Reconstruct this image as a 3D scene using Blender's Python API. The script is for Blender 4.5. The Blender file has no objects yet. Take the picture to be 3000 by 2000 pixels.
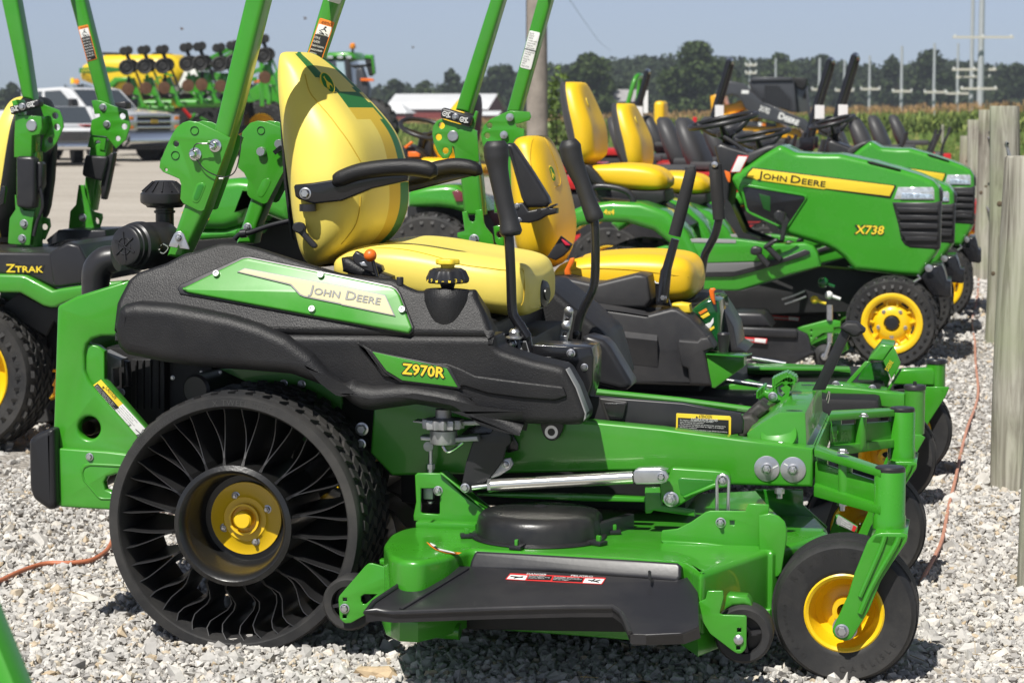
import bpy, bmesh, math, random
import numpy as np
from mathutils import Vector, Matrix
from mathutils.bvhtree import BVHTree

scene = bpy.context.scene
COL = scene.collection
rng = random.Random(7)
nrng = np.random.default_rng(11)

# ------------------------------------------------------------ camera, sky, sun
EYE = Vector((0.0, 0.0, 1.33))
YAW, PITCH, FPX = math.radians(11.0), math.atan(675 / 6760), 6760.0
cam_d = bpy.data.cameras.new('camera')
cam = bpy.data.objects.new('camera', cam_d)
COL.objects.link(cam)
cam.location = EYE
cam.rotation_euler = (math.pi / 2 - PITCH, 0, YAW)
cam_d.sensor_width = 36.0
cam_d.lens = 36.0 * FPX / 3000
cam_d.clip_start, cam_d.clip_end = 0.1, 4000
cam_d.dof.use_dof = True
cam_d.dof.focus_distance = 5.65
cam_d.dof.aperture_fstop = 10
scene.camera = cam

SUN_TRAVEL = Vector((0.2, 0.68, -1.0)).normalized()
world = bpy.data.worlds.new('World')
scene.world = world
world.use_nodes = True
wn = world.node_tree.nodes
wl = world.node_tree.links
sky = wn.new('ShaderNodeTexSky')
sky.sky_type = 'NISHITA'
sky.sun_disc = False
sky.sun_elevation = math.asin(-SUN_TRAVEL.z)
sky.sun_rotation = math.atan2(-SUN_TRAVEL.x, -SUN_TRAVEL.y)
sky.altitude = 200
sky.air_density = 0.5
sky.dust_density = 0.42
sky.ozone_density = 4.5
hs = wn.new('ShaderNodeHueSaturation')
hs.inputs['Saturation'].default_value = .46
wl.new(sky.outputs['Color'], hs.inputs['Color'])
tint = wn.new('ShaderNodeMix')
tint.data_type = 'RGBA'
tint.blend_type = 'MULTIPLY'
tint.inputs['Factor'].default_value = 1
tint.inputs['B'].default_value = (.92, .97, 1.06, 1)
wl.new(hs.outputs['Color'], tint.inputs['A'])
wl.new(tint.outputs['Result'], wn['Background'].inputs['Color'])
wn['Background'].inputs['Strength'].default_value = 0.065
sun_d = bpy.data.lights.new('sun', 'SUN')
sun_d.energy = 4.2
sun_d.angle = math.radians(0.5)
sun_d.color = (1.0, 0.965, 0.9)
sun = bpy.data.objects.new('sun', sun_d)
COL.objects.link(sun)
sun.location = (-4, -10, 20)
sun.rotation_euler = SUN_TRAVEL.to_track_quat('-Z', 'Y').to_euler()
vs = scene.view_settings
vs.view_transform = 'Standard'
vs.look = 'None'
vs.exposure = 0.45
vs.gamma = 1
vs.use_curve_mapping = False
scene.cycles.max_bounces = 6
scene.cycles.transparent_max_bounces = 8
scene.cycles.caustics_reflective = False
scene.cycles.caustics_refractive = False
scene.cycles.sample_clamp_indirect = 4

# ------------------------------------------------------------ measuring helpers
# picture points (3000 x 2000) are turned into points on real planes
M3 = cam.rotation_euler.to_matrix()
CR, CU, CF = M3 @ Vector((1, 0, 0)), M3 @ Vector((0, 1, 0)), M3 @ Vector((0, 0, -1))
Z22 = 1 / 2.24
ZOOM = {'S': (0, 0, 1), 'D': (0, 0, 3000 / 2352),
        'R1': (0, 0, Z22), 'R2': (1000, 0, Z22), 'R3': (2000, 0, Z22), 'R4': (0, 600, Z22), 'R5': (1000, 600, Z22),
        'R6': (2000, 600, Z22), 'R7': (0, 1300, Z22), 'R8': (1000, 1300, Z22), 'R9': (2000, 1300, Z22),
        'Q1': (200, 100, .2806), 'Q2': (860, 100, .2551), 'Q3': (1120, 350, .2551), 'Q4': (1640, 150, .2551),
        'Q5': (2200, 150, .2551), 'Q6': (2640, 250, .478), 'Q7': (0, 200, .3509), 'Q8': (2200, 950, .319),
        'S1': (2050, 900, .2232), 'S2': (1650, 700, .2869), 'S3': (1380, 1080, .2551), 'S4': (1500, 1250, .2551)}


def q(text):
    """'R4 10,20 30,40 R5 1,2' -> list of picture points"""
    z, out = ZOOM['S'], []
    for t in text.split():
        if ',' in t:
            a, b = t.split(',')
            out.append((z[0] + float(a) * z[2], z[1] + float(b) * z[2]))
        else:
            z = ZOOM[t]
    return out


def ray(p):
    return CF + CR * ((p[0] - 1500) / FPX) + CU * ((1000 - p[1]) / FPX)


def plane(p, n):
    return (Vector(p), Vector(n).normalized())


def PY(y):
    return (Vector((0, y, 0)), Vector((0, -1, 0)))


def PZ(z):
    return (Vector((0, 0, z)), Vector((0, 0, 1)))


def PX(x):
    return (Vector((x, 0, 0)), Vector((1, 0, 0)))


def hit(p, pl):
    r = ray(p)
    t = (pl[0] - EYE).dot(pl[1]) / r.dot(pl[1])
    return EYE + r * t


def hits(text, pl):
    return [hit(p, pl) for p in q(text)]


def at(sx, sy, depth):
    return EYE + ray((sx, sy)) * depth


def project(P):
    d = Vector(P) - EYE
    w = d.dot(CF)
    return (1500 + FPX * d.dot(CR) / w, 1000 - FPX * d.dot(CU) / w, w)


# ------------------------------------------------------------ materials
D_ = 3000 / 2352
MATS = {}


def mat(name, color, rough=.5, metal=0.0, coat=0.0, var=0.0, vscale=6.0, bump=0.0, bscale=60.0, spec=.5, trans=0, emit=None,
        dirt=0.0, island=None, alpha=1.0):
    if name in MATS:
        return MATS[name]
    m = bpy.data.materials.new(name)
    m.use_nodes = True
    nt = m.node_tree
    b = nt.nodes['Principled BSDF']
    b.inputs['Base Color'].default_value = (*color, 1)
    b.inputs['Roughness'].default_value = rough
    b.inputs['Metallic'].default_value = metal
    b.inputs['Specular IOR Level'].default_value = spec
    if coat:
        b.inputs['Coat Weight'].default_value = coat
        b.inputs['Coat Roughness'].default_value = .06
    if trans:
        b.inputs['Transmission Weight'].default_value = trans
    if alpha < 1:
        b.inputs['Alpha'].default_value = alpha
    if emit:
        b.inputs['Emission Color'].default_value = (*color, 1)
        b.inputs['Emission Strength'].default_value = emit
    tc = nt.nodes.new('ShaderNodeTexCoord')
    csock = None
    if island:
        g = nt.nodes.new('ShaderNodeNewGeometry')
        r = nt.nodes.new('ShaderNodeValToRGB')
        r.color_ramp.elements[0].color = (*island[0][1], 1)
        r.color_ramp.elements[0].position = island[0][0]
        r.color_ramp.elements[1].color = (*island[-1][1], 1)
        r.color_ramp.elements[1].position = island[-1][0]
        for pos, c in island[1:-1]:
            e = r.color_ramp.elements.new(pos)
            e.color = (*c, 1)
        nt.links.new(g.outputs['Random Per Island'], r.inputs['Fac'])
        csock = r.outputs['Color']
    if var or dirt:
        n = nt.nodes.new('ShaderNodeTexNoise')
        n.inputs['Scale'].default_value = vscale
        n.inputs['Detail'].default_value = 6
        n.inputs['Roughness'].default_value = .65
        nt.links.new(tc.outputs['Object'], n.inputs['Vector'])
        mx = nt.nodes.new('ShaderNodeMix')
        mx.data_type = 'RGBA'
        mx.blend_type = 'MULTIPLY'
        mx.inputs['Factor'].default_value = 1
        rp = nt.nodes.new('ShaderNodeMapRange')
        rp.inputs['From Min'].default_value = .3
        rp.inputs['From Max'].default_value = .7
        rp.inputs['To Min'].default_value = 1 - var
        rp.inputs['To Max'].default_value = 1 + var
        nt.links.new(n.outputs['Fac'], rp.inputs['Value'])
        if csock:
            nt.links.new(csock, mx.inputs['A'])
        else:
            mx.inputs['A'].default_value = (*color, 1)
        nt.links.new(rp.outputs['Result'], mx.inputs['B'])
        csock = mx.outputs['Result']
        if dirt:
            n2 = nt.nodes.new('ShaderNodeTexNoise')
            n2.inputs['Scale'].default_value = 3.0
            n2.inputs['Detail'].default_value = 9
            n2.inputs['Roughness'].default_value = .7
            nt.links.new(tc.outputs['Object'], n2.inputs['Vector'])
            r2 = nt.nodes.new('ShaderNodeMapRange')
            r2.inputs['From Min'].default_value = .45
            r2.inputs['From Max'].default_value = .75
            r2.inputs['To Max'].default_value = dirt
            nt.links.new(n2.outputs['Fac'], r2.inputs['Value'])
            m2 = nt.nodes.new('ShaderNodeMix')
            m2.data_type = 'RGBA'
            m2.inputs['B'].default_value = (.36, .33, .28, 1)
            nt.links.new(r2.outputs['Result'], m2.inputs['Factor'])
            nt.links.new(csock, m2.inputs['A'])
            csock = m2.outputs['Result']
            r3 = nt.nodes.new('ShaderNodeMapRange')
            r3.inputs['From Min'].default_value = .3
            r3.inputs['From Max'].default_value = .8
            r3.inputs['To Min'].default_value = rough - .06
            r3.inputs['To Max'].default_value = min(1, rough + .14)
            nt.links.new(n2.outputs['Fac'], r3.inputs['Value'])
            nt.links.new(r3.outputs['Result'], b.inputs['Roughness'])
    if csock:
        nt.links.new(csock, b.inputs['Base Color'])
    if bump:
        n = nt.nodes.new('ShaderNodeTexNoise')
        n.inputs['Scale'].default_value = bscale
        n.inputs['Detail'].default_value = 3
        nt.links.new(tc.outputs['Object'], n.inputs['Vector'])
        bp = nt.nodes.new('ShaderNodeBump')
        bp.inputs['Strength'].default_value = bump
        bp.inputs['Distance'].default_value = .0014
        nt.links.new(n.outputs['Fac'], bp.inputs['Height'])
        nt.links.new(bp.outputs['Normal'], b.inputs['Normal'])
    MATS[name] = m
    return m


GREEN = mat('green_paint', (.042, .275, .014), .30, coat=.45, var=.07, vscale=4, dirt=.085, bump=.03, bscale=25)
GREEN2 = mat('green_plastic_hood', (.042, .29, .018), .26, coat=.6, var=.03, vscale=2, dirt=.03)
YEL = mat('yellow_vinyl', (.87, .70, .13), .42, var=.04, vscale=5, bump=.12, bscale=220)
YEL2 = mat('golden_vinyl', (.83, .52, .015), .4, var=.04, vscale=5, bump=.1, bscale=220)
YELP = mat('yellow_paint', (.86, .55, .008), .33, coat=.3, var=.05, dirt=.06)
BLK = mat('black_textured_plastic', (.0115, .0115, .013), .44, var=.15, vscale=5, bump=.8, bscale=320, dirt=.03, spec=.36)
BLKS = mat('black_smooth_plastic', (.02, .02, .023), .34, var=.1, vscale=5, bump=.08, bscale=90, dirt=.05)
BLKP = mat('black_steel_paint', (.012, .012, .014), .25, coat=.3, var=.1)
DARK = mat('dark_machinery_and_shade', (.012, .012, .013), .55, var=.3, vscale=14, bump=.3, bscale=40)
RUB = mat('black_rubber', (.017, .017, .018), .62, var=.2, vscale=9, bump=.2, bscale=120, dirt=.12)
RUBG = mat('grey_worn_rubber', (.028, .026, .024), .6, var=.25, vscale=12, bump=.3, bscale=70, dirt=.25)
ZINC = mat('zinc_steel', (.62, .62, .64), .32, metal=.9, var=.12, vscale=30)
STEEL = mat('bright_steel', (.8, .8, .78), .2, metal=1.0)
CASTM = mat('cast_aluminium', (.42, .42, .43), .5, metal=.7, var=.2, vscale=25)
CREAM = mat('cream_decal', (.66, .60, .37), .6, spec=.2)
YELD = mat('yellow_decal', (.85, .62, .04), .4)
GREEND = mat('green_decal', (.02, .18, .025), .4)
BLKD = mat('black_decal', (.012, .012, .012), .45)
WHTD = mat('white_decal', (.75, .75, .73), .45)
REDD = mat('red_decal', (.6, .03, .03), .45)
ORGD = mat('orange_decal', (.8, .22, .02), .45)
GREYD = mat('grey_print', (.3, .3, .3), .5)
ORGP = mat('orange_plastic', (.8, .16, .015), .4, var=.05)
GLS = mat('clear_glass', (.5, .55, .56), .05, metal=.2, coat=.5)
LAMP = mat('headlamp_lens', (.62, .65, .66), .08, metal=.45, coat=.8, var=.35, vscale=40)
BRN = mat('rusty_pipe', (.09, .06, .035), .5, metal=.6, var=.3, vscale=30)
REDP = mat('red_paint', (.5, .012, .012), .35, coat=.3, var=.05)
CHAR = mat('charcoal_vinyl', (.05, .05, .052), .5, var=.1, bump=.1, bscale=150)
SHELL = mat('seat_shell_plastic', (.014, .014, .015), .5, var=.2, bump=.3, bscale=150)

# ------------------------------------------------------------ object helpers


def tag(o, label=None, cat=None, group=None, kind=None):
    if label:
        o['label'] = label
    if cat:
        o['category'] = cat
    if group:
        o['group'] = group
    if kind:
        o['kind'] = kind
    return o


def thing(name, loc, label, cat, group=None):
    o = bpy.data.objects.new(name, None)
    o.empty_display_size = .2
    COL.objects.link(o)
    o.location = loc
    return tag(o, label, cat, group)


def setpar(o, par):
    if par is None:
        return
    o.parent = par
    if par.type == 'EMPTY':
        o.matrix_parent_inverse = Matrix.Translation(-Vector(par.location))


CHILD = {}


def dup(o, offset=(0, 0, 0), label=None, par=None, group=None, pred=None):
    c = o.copy()
    COL.objects.link(c)
    c.location = Vector(o.location) + Vector(offset)
    if label:
        c['label'] = label
    if group:
        c['group'] = group
    if par is not None:
        inv = o.matrix_parent_inverse.copy()
        c.parent = par
        c.matrix_parent_inverse = inv
        CHILD.setdefault(par.name, []).append(c)
    for k in list(CHILD.get(o.name, [])):
        if pred is None or pred(k):
            dup(k, par=c)
    return c


def mesh_obj(name, verts, faces, m, par=None, smooth=38, fmats=None):
    me = bpy.data.meshes.new(name)
    me.from_pydata([tuple(v) for v in verts], [], faces)
    for mm in (m if isinstance(m, (list, tuple)) else [m]):
        me.materials.append(mm)
    if fmats:
        me.polygons.foreach_set('material_index', fmats)
    me.update()
    return link(name, me, par, smooth)


def link(name, me, par=None, smooth=38):
    if smooth:
        me.shade_smooth()
        if smooth < 180:
            me.set_sharp_from_angle(angle=math.radians(smooth))
    o = bpy.data.objects.new(name, me)
    COL.objects.link(o)
    setpar(o, par)
    if par is not None:
        CHILD.setdefault(par.name, []).append(o)
    return o


def smooth_path(pts, n=4, closed=False):
    P = [Vector(p) for p in pts]
    if len(P) < 3:
        return P
    out = []
    N = len(P)
    rngs = range(N if closed else N - 1)
    for i in rngs:
        p0 = P[(i - 1) % N] if closed or i > 0 else P[0] * 2 - P[1]
        p1, p2 = P[i], P[(i + 1) % N]
        p3 = P[(i + 2) % N] if closed or i + 2 < N else P[-1] * 2 - P[-2]
        for k in range(n):
            t = k / n
            out.append(.5 * ((2 * p1) + (p2 - p0) * t + (2 * p0 - 5 * p1 + 4 * p2 - p3) * t * t + (3 * p1 - p0 - 3 * p2 + p3) * t ** 3))
    if not closed:
        out.append(P[-1])
    return out


class MB:
    def __init__(s):
        s.v, s.f = [], []

    def add(s, vs, fs):
        o = len(s.v)
        s.v += [tuple(v) for v in vs]
        s.f += [tuple(i + o for i in f) for f in fs]
        return s

    def hexa(s, c):
        """8 corners: bottom loop 0-3, top loop 4-7"""
        return s.add(c, [(3, 2, 1, 0), (4, 5, 6, 7), (0, 1, 5, 4), (1, 2, 6, 5), (2, 3, 7, 6), (3, 0, 4, 7)])

    def box(s, c, size, rot=None):
        x, y, z = size[0] / 2, size[1] / 2, size[2] / 2
        vs = [Vector(p) for p in ((-x, -y, -z), (x, -y, -z), (x, y, -z), (-x, y, -z), (-x, -y, z), (x, -y, z), (x, y, z), (-x, y, z))]
        if rot is not None:
            vs = [rot @ v for v in vs]
        return s.hexa([v + Vector(c) for v in vs])

    def bar(s, a, b, w, h, up=(0, 0, 1)):
        a, b = Vector(a), Vector(b)
        d = (b - a).normalized()
        u = Vector(up)
        sd = d.cross(u).normalized() * (w / 2)
        u = sd.cross(d).normalized() * (h / 2)
        return s.hexa([a - sd - u, a + sd - u, b + sd - u, b - sd - u, a - sd + u, a + sd + u, b + sd + u, b - sd + u])

    def tube(s, path, r, n=10, closed=False, cap=True, sub=0, flat=1.0, up=None):
        P = smooth_path(path, sub, closed) if sub else [Vector(p) for p in path]
        N = len(P)
        rs = r if isinstance(r, (list, tuple)) else None
        vs = []
        prev = None
        for i, p in enumerate(P):
            a = P[i - 1] if (closed or i > 0) else P[i]
            b = P[(i + 1) % N] if (closed or i < N - 1) else P[i]
            d = (b - a).normalized()
            if prev is None:
                ref = Vector(up) if up else (Vector((0, 0, 1)) if abs(d.z) < .9 else Vector((0, 1, 0)))
                e1 = (ref - d * ref.dot(d)).normalized()
            else:
                e1 = (prev - d * prev.dot(d)).normalized()
            prev = e1
            e2 = d.cross(e1)
            if rs:
                t = i / (N - 1) * (len(rs) - 1)
                k = min(int(t), len(rs) - 2)
                rr = rs[k] + (rs[k + 1] - rs[k]) * (t - k)
            else:
                rr = r
            for j in range(n):
                an = 2 * math.pi * j / n
                vs.append(p + e1 * (math.cos(an) * rr) + e2 * (math.sin(an) * rr * flat))
        fs = []
        for i in range(N if closed else N - 1):
            for j in range(n):
                a, b = i * n + j, i * n + (j + 1) % n
                c, d2 = ((i + 1) % N) * n + (j + 1) % n, ((i + 1) % N) * n + j
                fs.append((a, b, c, d2))
        if cap and not closed:
            fs.append(tuple(range(n))[::-1])
            fs.append(tuple((N - 1) * n + j for j in range(n)))
        return s.add(vs, fs)

    def lathe(s, prof, c, axis=(0, -1, 0), n=32, ref=None, arc=None):
        """prof: (radius, distance along axis) pairs"""
        ax = Vector(axis).normalized()
        rf = Vector(ref) if ref else (Vector((0, 0, 1)) if abs(ax.z) < .9 else Vector((1, 0, 0)))
        e1 = (rf - ax * rf.dot(ax)).normalized()
        e2 = ax.cross(e1)
        c = Vector(c)
        vs, fs = [], []
        for r, h in prof:
            for j in range(n):
                an = 2 * math.pi * j / n
                vs.append(c + ax * h + (e1 * math.cos(an) + e2 * math.sin(an)) * max(r, 1e-5))
        for i in range(len(prof) - 1):
            for j in range(n):
                fs.append((i * n + j, i * n + (j + 1) % n, (i + 1) * n + (j + 1) % n, (i + 1) * n + j))
        return s.add(vs, fs)

    def cyl(s, a, b, r, n=16, r2=None):
        a, b = Vector(a), Vector(b)
        h = (b - a).length
        return s.lathe([(0, 0), (r, 0), (r2 if r2 is not None else r, h), (0, h)], a, b - a, n)

    def prism(s, pts, d):
        """closed polygon of 3D points swept by vector d"""
        pts = [Vector(p) for p in pts]
        n = len(pts)
        return s.add(pts + [p + Vector(d) for p in pts],
                     [tuple(range(n))[::-1], tuple(range(n, 2 * n))] + [(i, (i + 1) % n, n + (i + 1) % n, n + i) for i in range(n)])

    def grid(s, rows, closed_u=False, cap=False):
        n = len(rows[0])
        vs = [p for r in rows for p in r]
        fs = []
        for i in range(len(rows) - 1):
            for j in range(n if closed_u else n - 1):
                fs.append((i * n + j, i * n + (j + 1) % n, (i + 1) * n + (j + 1) % n, (i + 1) * n + j))
        if cap:
            fs.append(tuple(range(n))[::-1])
            fs.append(tuple((len(rows) - 1) * n + j for j in range(n)))
        return s.add(vs, fs)

    def build(s, name, m, par=None, smooth=38, bevel=0, seg=2):
        if bevel:
            bm = bmesh.new()
            vv = [bm.verts.new(v) for v in s.v]
            for f in s.f:
                try:
                    bm.faces.new([vv[i] for i in f])
                except ValueError:
                    pass
            bmesh.ops.remove_doubles(bm, verts=bm.verts, dist=1e-5)
            bmesh.ops.recalc_face_normals(bm, faces=bm.faces)
            ed = [e for e in bm.edges if len(e.link_faces) == 2 and e.calc_face_angle(0) > .5]
            bmesh.ops.bevel(bm, geom=ed, offset=bevel, segments=seg, profile=.6, affect='EDGES', clamp_overlap=True)
            me = bpy.data.meshes.new(name)
            bm.to_mesh(me)
            bm.free()
            me.materials.append(m)
            return link(name, me, par, smooth)
        o = mesh_obj(name, s.v, s.f, m, par, smooth)
        bm = bmesh.new()
        bm.from_mesh(o.data)
        bmesh.ops.recalc_face_normals(bm, faces=bm.faces)
        bm.to_mesh(o.data)
        bm.free()
        return o


def fillet(pts, r, n=4):
    """round the corners of a 2D polygon (list of Vectors)"""
    out = []
    N = len(pts)
    for i in range(N):
        p, a, b = pts[i], pts[i - 1], pts[(i + 1) % N]
        da, db = (a - p), (b - p)
        la, lb = da.length, db.length
        if la < 1e-6 or lb < 1e-6:
            continue
        k = min(r, la * .45, lb * .45)
        p1, p2 = p + da * (k / la), p + db * (k / lb)
        for j in range(n + 1):
            t = j / n
            out.append(p1 * (1 - t) ** 2 + p * 2 * t * (1 - t) + p2 * t * t)
    return out


def basis(pl):
    n = pl[1]
    v = Vector((0, 0, 1))
    if abs(n.dot(v)) > .95:
        v = Vector((0, 1, 0))
    v = (v - n * v.dot(n)).normalized()
    u = v.cross(n)
    return u, v, n


def slab_mesh(pts3, pl, t, bevel=.002, holes=(), r=0.0, res=2):
    """flat plate with its front on plane pl, thickness t behind it, optional holes and rounded edges"""
    u, v, n = basis(pl)
    o = pl[0]
    cd = bpy.data.curves.new('c', 'CURVE')
    cd.dimensions = '2D'
    cd.fill_mode = 'BOTH'
    bevel = min(bevel, t * .49)
    cd.extrude = t / 2 - bevel
    cd.bevel_depth = bevel
    cd.bevel_resolution = res
    cd.offset = -bevel
    polys = [[Vector(((p - o).dot(u), (p - o).dot(v))) for p in pts3]]
    if r:
        polys[0] = fillet(polys[0], r)
    for h in holes:
        polys.append([Vector(((p - o).dot(u), (p - o).dot(v))) for p in h])
    for po in polys:
        sp = cd.splines.new('POLY')
        sp.points.add(len(po) - 1)
        for i, p in enumerate(po):
            sp.points[i].co = (p.x, p.y, 0, 1)
        sp.use_cyclic_u = True
    ob = bpy.data.objects.new('c', cd)
    me = bpy.data.meshes.new_from_object(ob)
    bpy.data.objects.remove(ob)
    bpy.data.curves.remove(cd)
    mtx = Matrix(((u.x, v.x, n.x, 0), (u.y, v.y, n.y, 0), (u.z, v.z, n.z, 0), (0, 0, 0, 1)))
    mtx = Matrix.Translation(o - n * (t / 2)) @ mtx
    me.transform(mtx)
    bm = bmesh.new()
    bm.from_mesh(me)
    bmesh.ops.remove_doubles(bm, verts=bm.verts, dist=2e-5)
    bmesh.ops.recalc_face_normals(bm, faces=bm.faces)
    bm.to_mesh(me)
    bm.free()
    me.materials.clear()
    return me


def slab(name, pts, pl, t, m, par=None, bevel=.002, holes=(), r=0.0, res=2, smooth=38):
    if isinstance(pts, str):
        pts = hits(pts, pl)
    hs_ = []
    for h in holes:
        hs_.append(hits(h, pl) if isinstance(h, str) else h)
    me = slab_mesh(pts, pl, t, bevel, hs_, r, res)
    me.name = name
    me.materials.append(m)
    return link(name, me, par, smooth)


def slabs(name, items, m, par=None, **k):
    """several plates joined into one part; items: (pts, plane, t) tuples"""
    bm = bmesh.new()
    for it in items:
        pts, pl, t = it[:3]
        kk = dict(k)
        if len(it) > 3:
            kk.update(it[3])
        if isinstance(pts, str):
            pts = hits(pts, pl)
        kk['holes'] = [hits(h, pl) if isinstance(h, str) else h for h in kk.get('holes', ())]
        me = slab_mesh(pts, pl, t, **kk)
        bm.from_mesh(me)
        bpy.data.meshes.remove(me)
    me = bpy.data.meshes.new(name)
    bm.to_mesh(me)
    bm.free()
    me.materials.append(m)
    return link(name, me, par, 38)


def ring(cpx, rpx, pl, n=20, ry=None):
    """circle of picture radius rpx about a picture point on plane pl, as 3D points (true circle on the plane)"""
    c = hit(cpx, pl)
    r = rpx * project(c)[2] / FPX
    u, v, _ = basis(pl)
    ry = r if ry is None else ry * project(c)[2] / FPX
    return [c + u * (math.cos(2 * math.pi * i / n) * r) + v * (math.sin(2 * math.pi * i / n) * ry) for i in range(n)]


def rp(text, rz, pl, n=20, ry=None):
    """ring with centre and radius in zoom units: text like 'R4 10,20'"""
    k = ZOOM[text.split()[0]][2]
    return ring(q(text)[0], rz * k, pl, n, None if ry is None else ry * k)


FONTCACHE = {}


def text_mesh(s, small=False):
    key = (s, small)
    if key in FONTCACHE:
        return FONTCACHE[key]
    cd = bpy.data.curves.new('t', 'FONT')
    cd.body = s
    cd.resolution_u = 2
    cd.fill_mode = 'FRONT'
    if small:
        cd.small_caps_scale = .76
        for f in cd.body_format:
            f.use_small_caps = True
    ob = bpy.data.objects.new('t', cd)
    me = bpy.data.meshes.new_from_object(ob)
    vs = [v.co.copy() for v in me.vertices]
    fs = [tuple(p.vertices) for p in me.polygons]
    bpy.data.objects.remove(ob)
    bpy.data.meshes.remove(me)
    bpy.data.curves.remove(cd)
    FONTCACHE[key] = (vs, fs)
    return vs, fs


def text_into(mb, s, A, B, n, h=None, small=False, lift=.0012, bold=0.0, slant=0.0):
    """lay text on a surface: baseline from A to B, outward normal n, cap height h"""
    vs, fs = text_mesh(s, small)
    if not vs:
        return mb
    A, B, n = Vector(A), Vector(B), Vector(n).normalized()
    u = B - A
    L = u.length
    u = u / L
    n = (n - u * n.dot(u)).normalized()
    v = n.cross(u)
    x0, x1 = min(p.x for p in vs), max(p.x for p in vs)
    y1 = text_mesh('H')[0]
    cap = max(p.y for p in y1)
    k = L / max(x1 - x0, 1e-6)
    ky = (h / cap) if h else k
    offs = [(0, 0)] if not bold else [(0, 0), (bold, 0), (-bold, 0), (0, bold), (0, -bold)]
    for i, (bx, by) in enumerate(offs):
        mb.add([A + u * ((p.x - x0) * k + bx + slant * p.y * ky) + v * (p.y * ky + by) + n * (lift - i * 2e-5) for p in vs], fs)
    return mb


def lettering(name, s, A, B, pl, m, par, h=None, **k):
    if isinstance(A, str):
        A, B = hit(q(A)[0], pl), hit(q(B)[0], pl)
    mb = MB()
    text_into(mb, s, A, B, pl[1], h, **k)
    return mesh_obj(name, mb.v, mb.f, m, par, 0)


def text_block(lines, TL, TR, BL, n, mb, fill=.62, lift=.0012, full=False):
    """lines of print filling the parallelogram TL, TR, BL"""
    TL, TR, BL = Vector(TL), Vector(TR), Vector(BL)
    dv = (BL - TL) / len(lines)
    mx = max(len(l) for l in lines)
    for i, l in enumerate(lines):
        a = TL + dv * (i + .5 + fill / 2)
        b = a + (TR - TL) * (1 if full else max(.15, len(l) / mx))
        text_into(mb, l, a, b, n, dv.length * fill, lift=lift)
    return mb


HEX = {}


def bolt(par, P, n, d=.016, m=None, nut=False, name='bolt'):
    """flanged hex bolt head standing on point P"""
    m = m or ZINC
    key = (m.name, nut)
    if key not in HEX:
        mb = MB()
        mb.lathe([(0, 0), (.78, 0), (.78, .08), (.6, .14)], (0, 0, 0), (0, 0, 1), 18)
        mb.lathe([(.55, .1), (.55, .42), (.46, .52), (0, .52)], (0, 0, 0), (0, 0, 1), 6)
        if nut:
            mb.lathe([(.3, .5), (.3, .95), (.24, 1.02), (0, 1.02)], (0, 0, 0), (0, 0, 1), 12)
        o = mb.build('bolt', m, None, 30)
        HEX[key] = o.data
        COL.objects.unlink(o)
        bpy.data.objects.remove(o)
    o = bpy.data.objects.new(name, HEX[key])
    COL.objects.link(o)
    o.location = P
    o.rotation_euler = Vector(n).to_track_quat('Z', 'Y').to_euler()
    o.scale = (d, d, d)
    setpar(o, par)
    CHILD.setdefault(par.name, []).append(o)
    return o


def bolts(par, text, pl, d=.016, lift=0, **k):
    for P in hits(text, pl):
        bolt(par, P + pl[1] * lift, pl[1], d, **k)


def onmesh(o, p):
    """first surface point of mesh object o (mesh in world coordinates) seen at picture point p"""
    me = o.data
    bv = BVHTree.FromPolygons([v.co for v in me.vertices], [tuple(pp.vertices) for pp in me.polygons])
    h = bv.ray_cast(EYE, ray(p).normalized())
    n = h[1]
    if n is not None and n.dot(ray(p)) > 0:
        n = -n
    return h[0], n


DEER = [(-.1, -.62), (.0, -.35), (.12, -.2), (.3, -.3), (.36, -.5), (.42, -.28), (.32, -.08), (.1, .05), (-.02, .2), (-.1, .42), (-.02, .6), (-.16, .5), (-.3, .55),
        (-.22, .4), (-.16, .1), (-.26, -.1), (-.34, -.35), (-.3, -.6), (-.2, -.35)]


def badge(par, c, n, up, w, h):
    """oval emblem with a leaping animal: green oval, yellow rim, yellow figure"""
    c, n = Vector(c), Vector(n).normalized()
    v = (Vector(up) - n * Vector(up).dot(n)).normalized()
    u = v.cross(n)
    o = slab('badge', [c + u * (math.cos(a) * w / 2) + v * (math.sin(a) * h / 2) for a in [2 * math.pi * i / 28 for i in range(28)]],
             (c + n * .003, n), .004, YELD, par, bevel=.0008)
    mb = MB()
    c2 = c + n * .0036
    mb.add([c2 + u * (math.cos(a) * w * .43) + v * (math.sin(a) * h * .45) for a in [2 * math.pi * i / 28 for i in range(28)]], [tuple(range(28))])
    mesh_obj('badge_field', mb.v, mb.f, GREEND, o, 0)
    bm = MB().prism([c + n * .004 + u * (x * w * .62) + v * (y * h * .55) for x, y in DEER], n * .0006)
    mesh_obj('badge_figure', bm.v, bm.f, YELD, o, 0)
    return o
# ------------------------------------------------------------ ground


def gz(y):
    return 0.0 if y < 75 else -(y - 75) * .0135 if y < 520 else -6.0


GRASSM = mat('grass_ground', (.11, .16, .035), .9, var=.35, vscale=.6, bump=.5, bscale=8, spec=.1)
ys = [-30, -5, 0, 5, 10, 20, 30, 40, 50, 60, 70, 75, 80, 90, 100, 120, 140, 170, 200, 250, 300, 350, 400, 450, 520, 700, 1000, 1600, 2500]
xs = list(range(-1500, 1501, 100))
mb = MB().grid([[(x, y, gz(y) - .012) for x in xs] for y in ys])
tag(mesh_obj('ground', mb.v, mb.f, GRASSM, None, 0), kind='structure')


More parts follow.
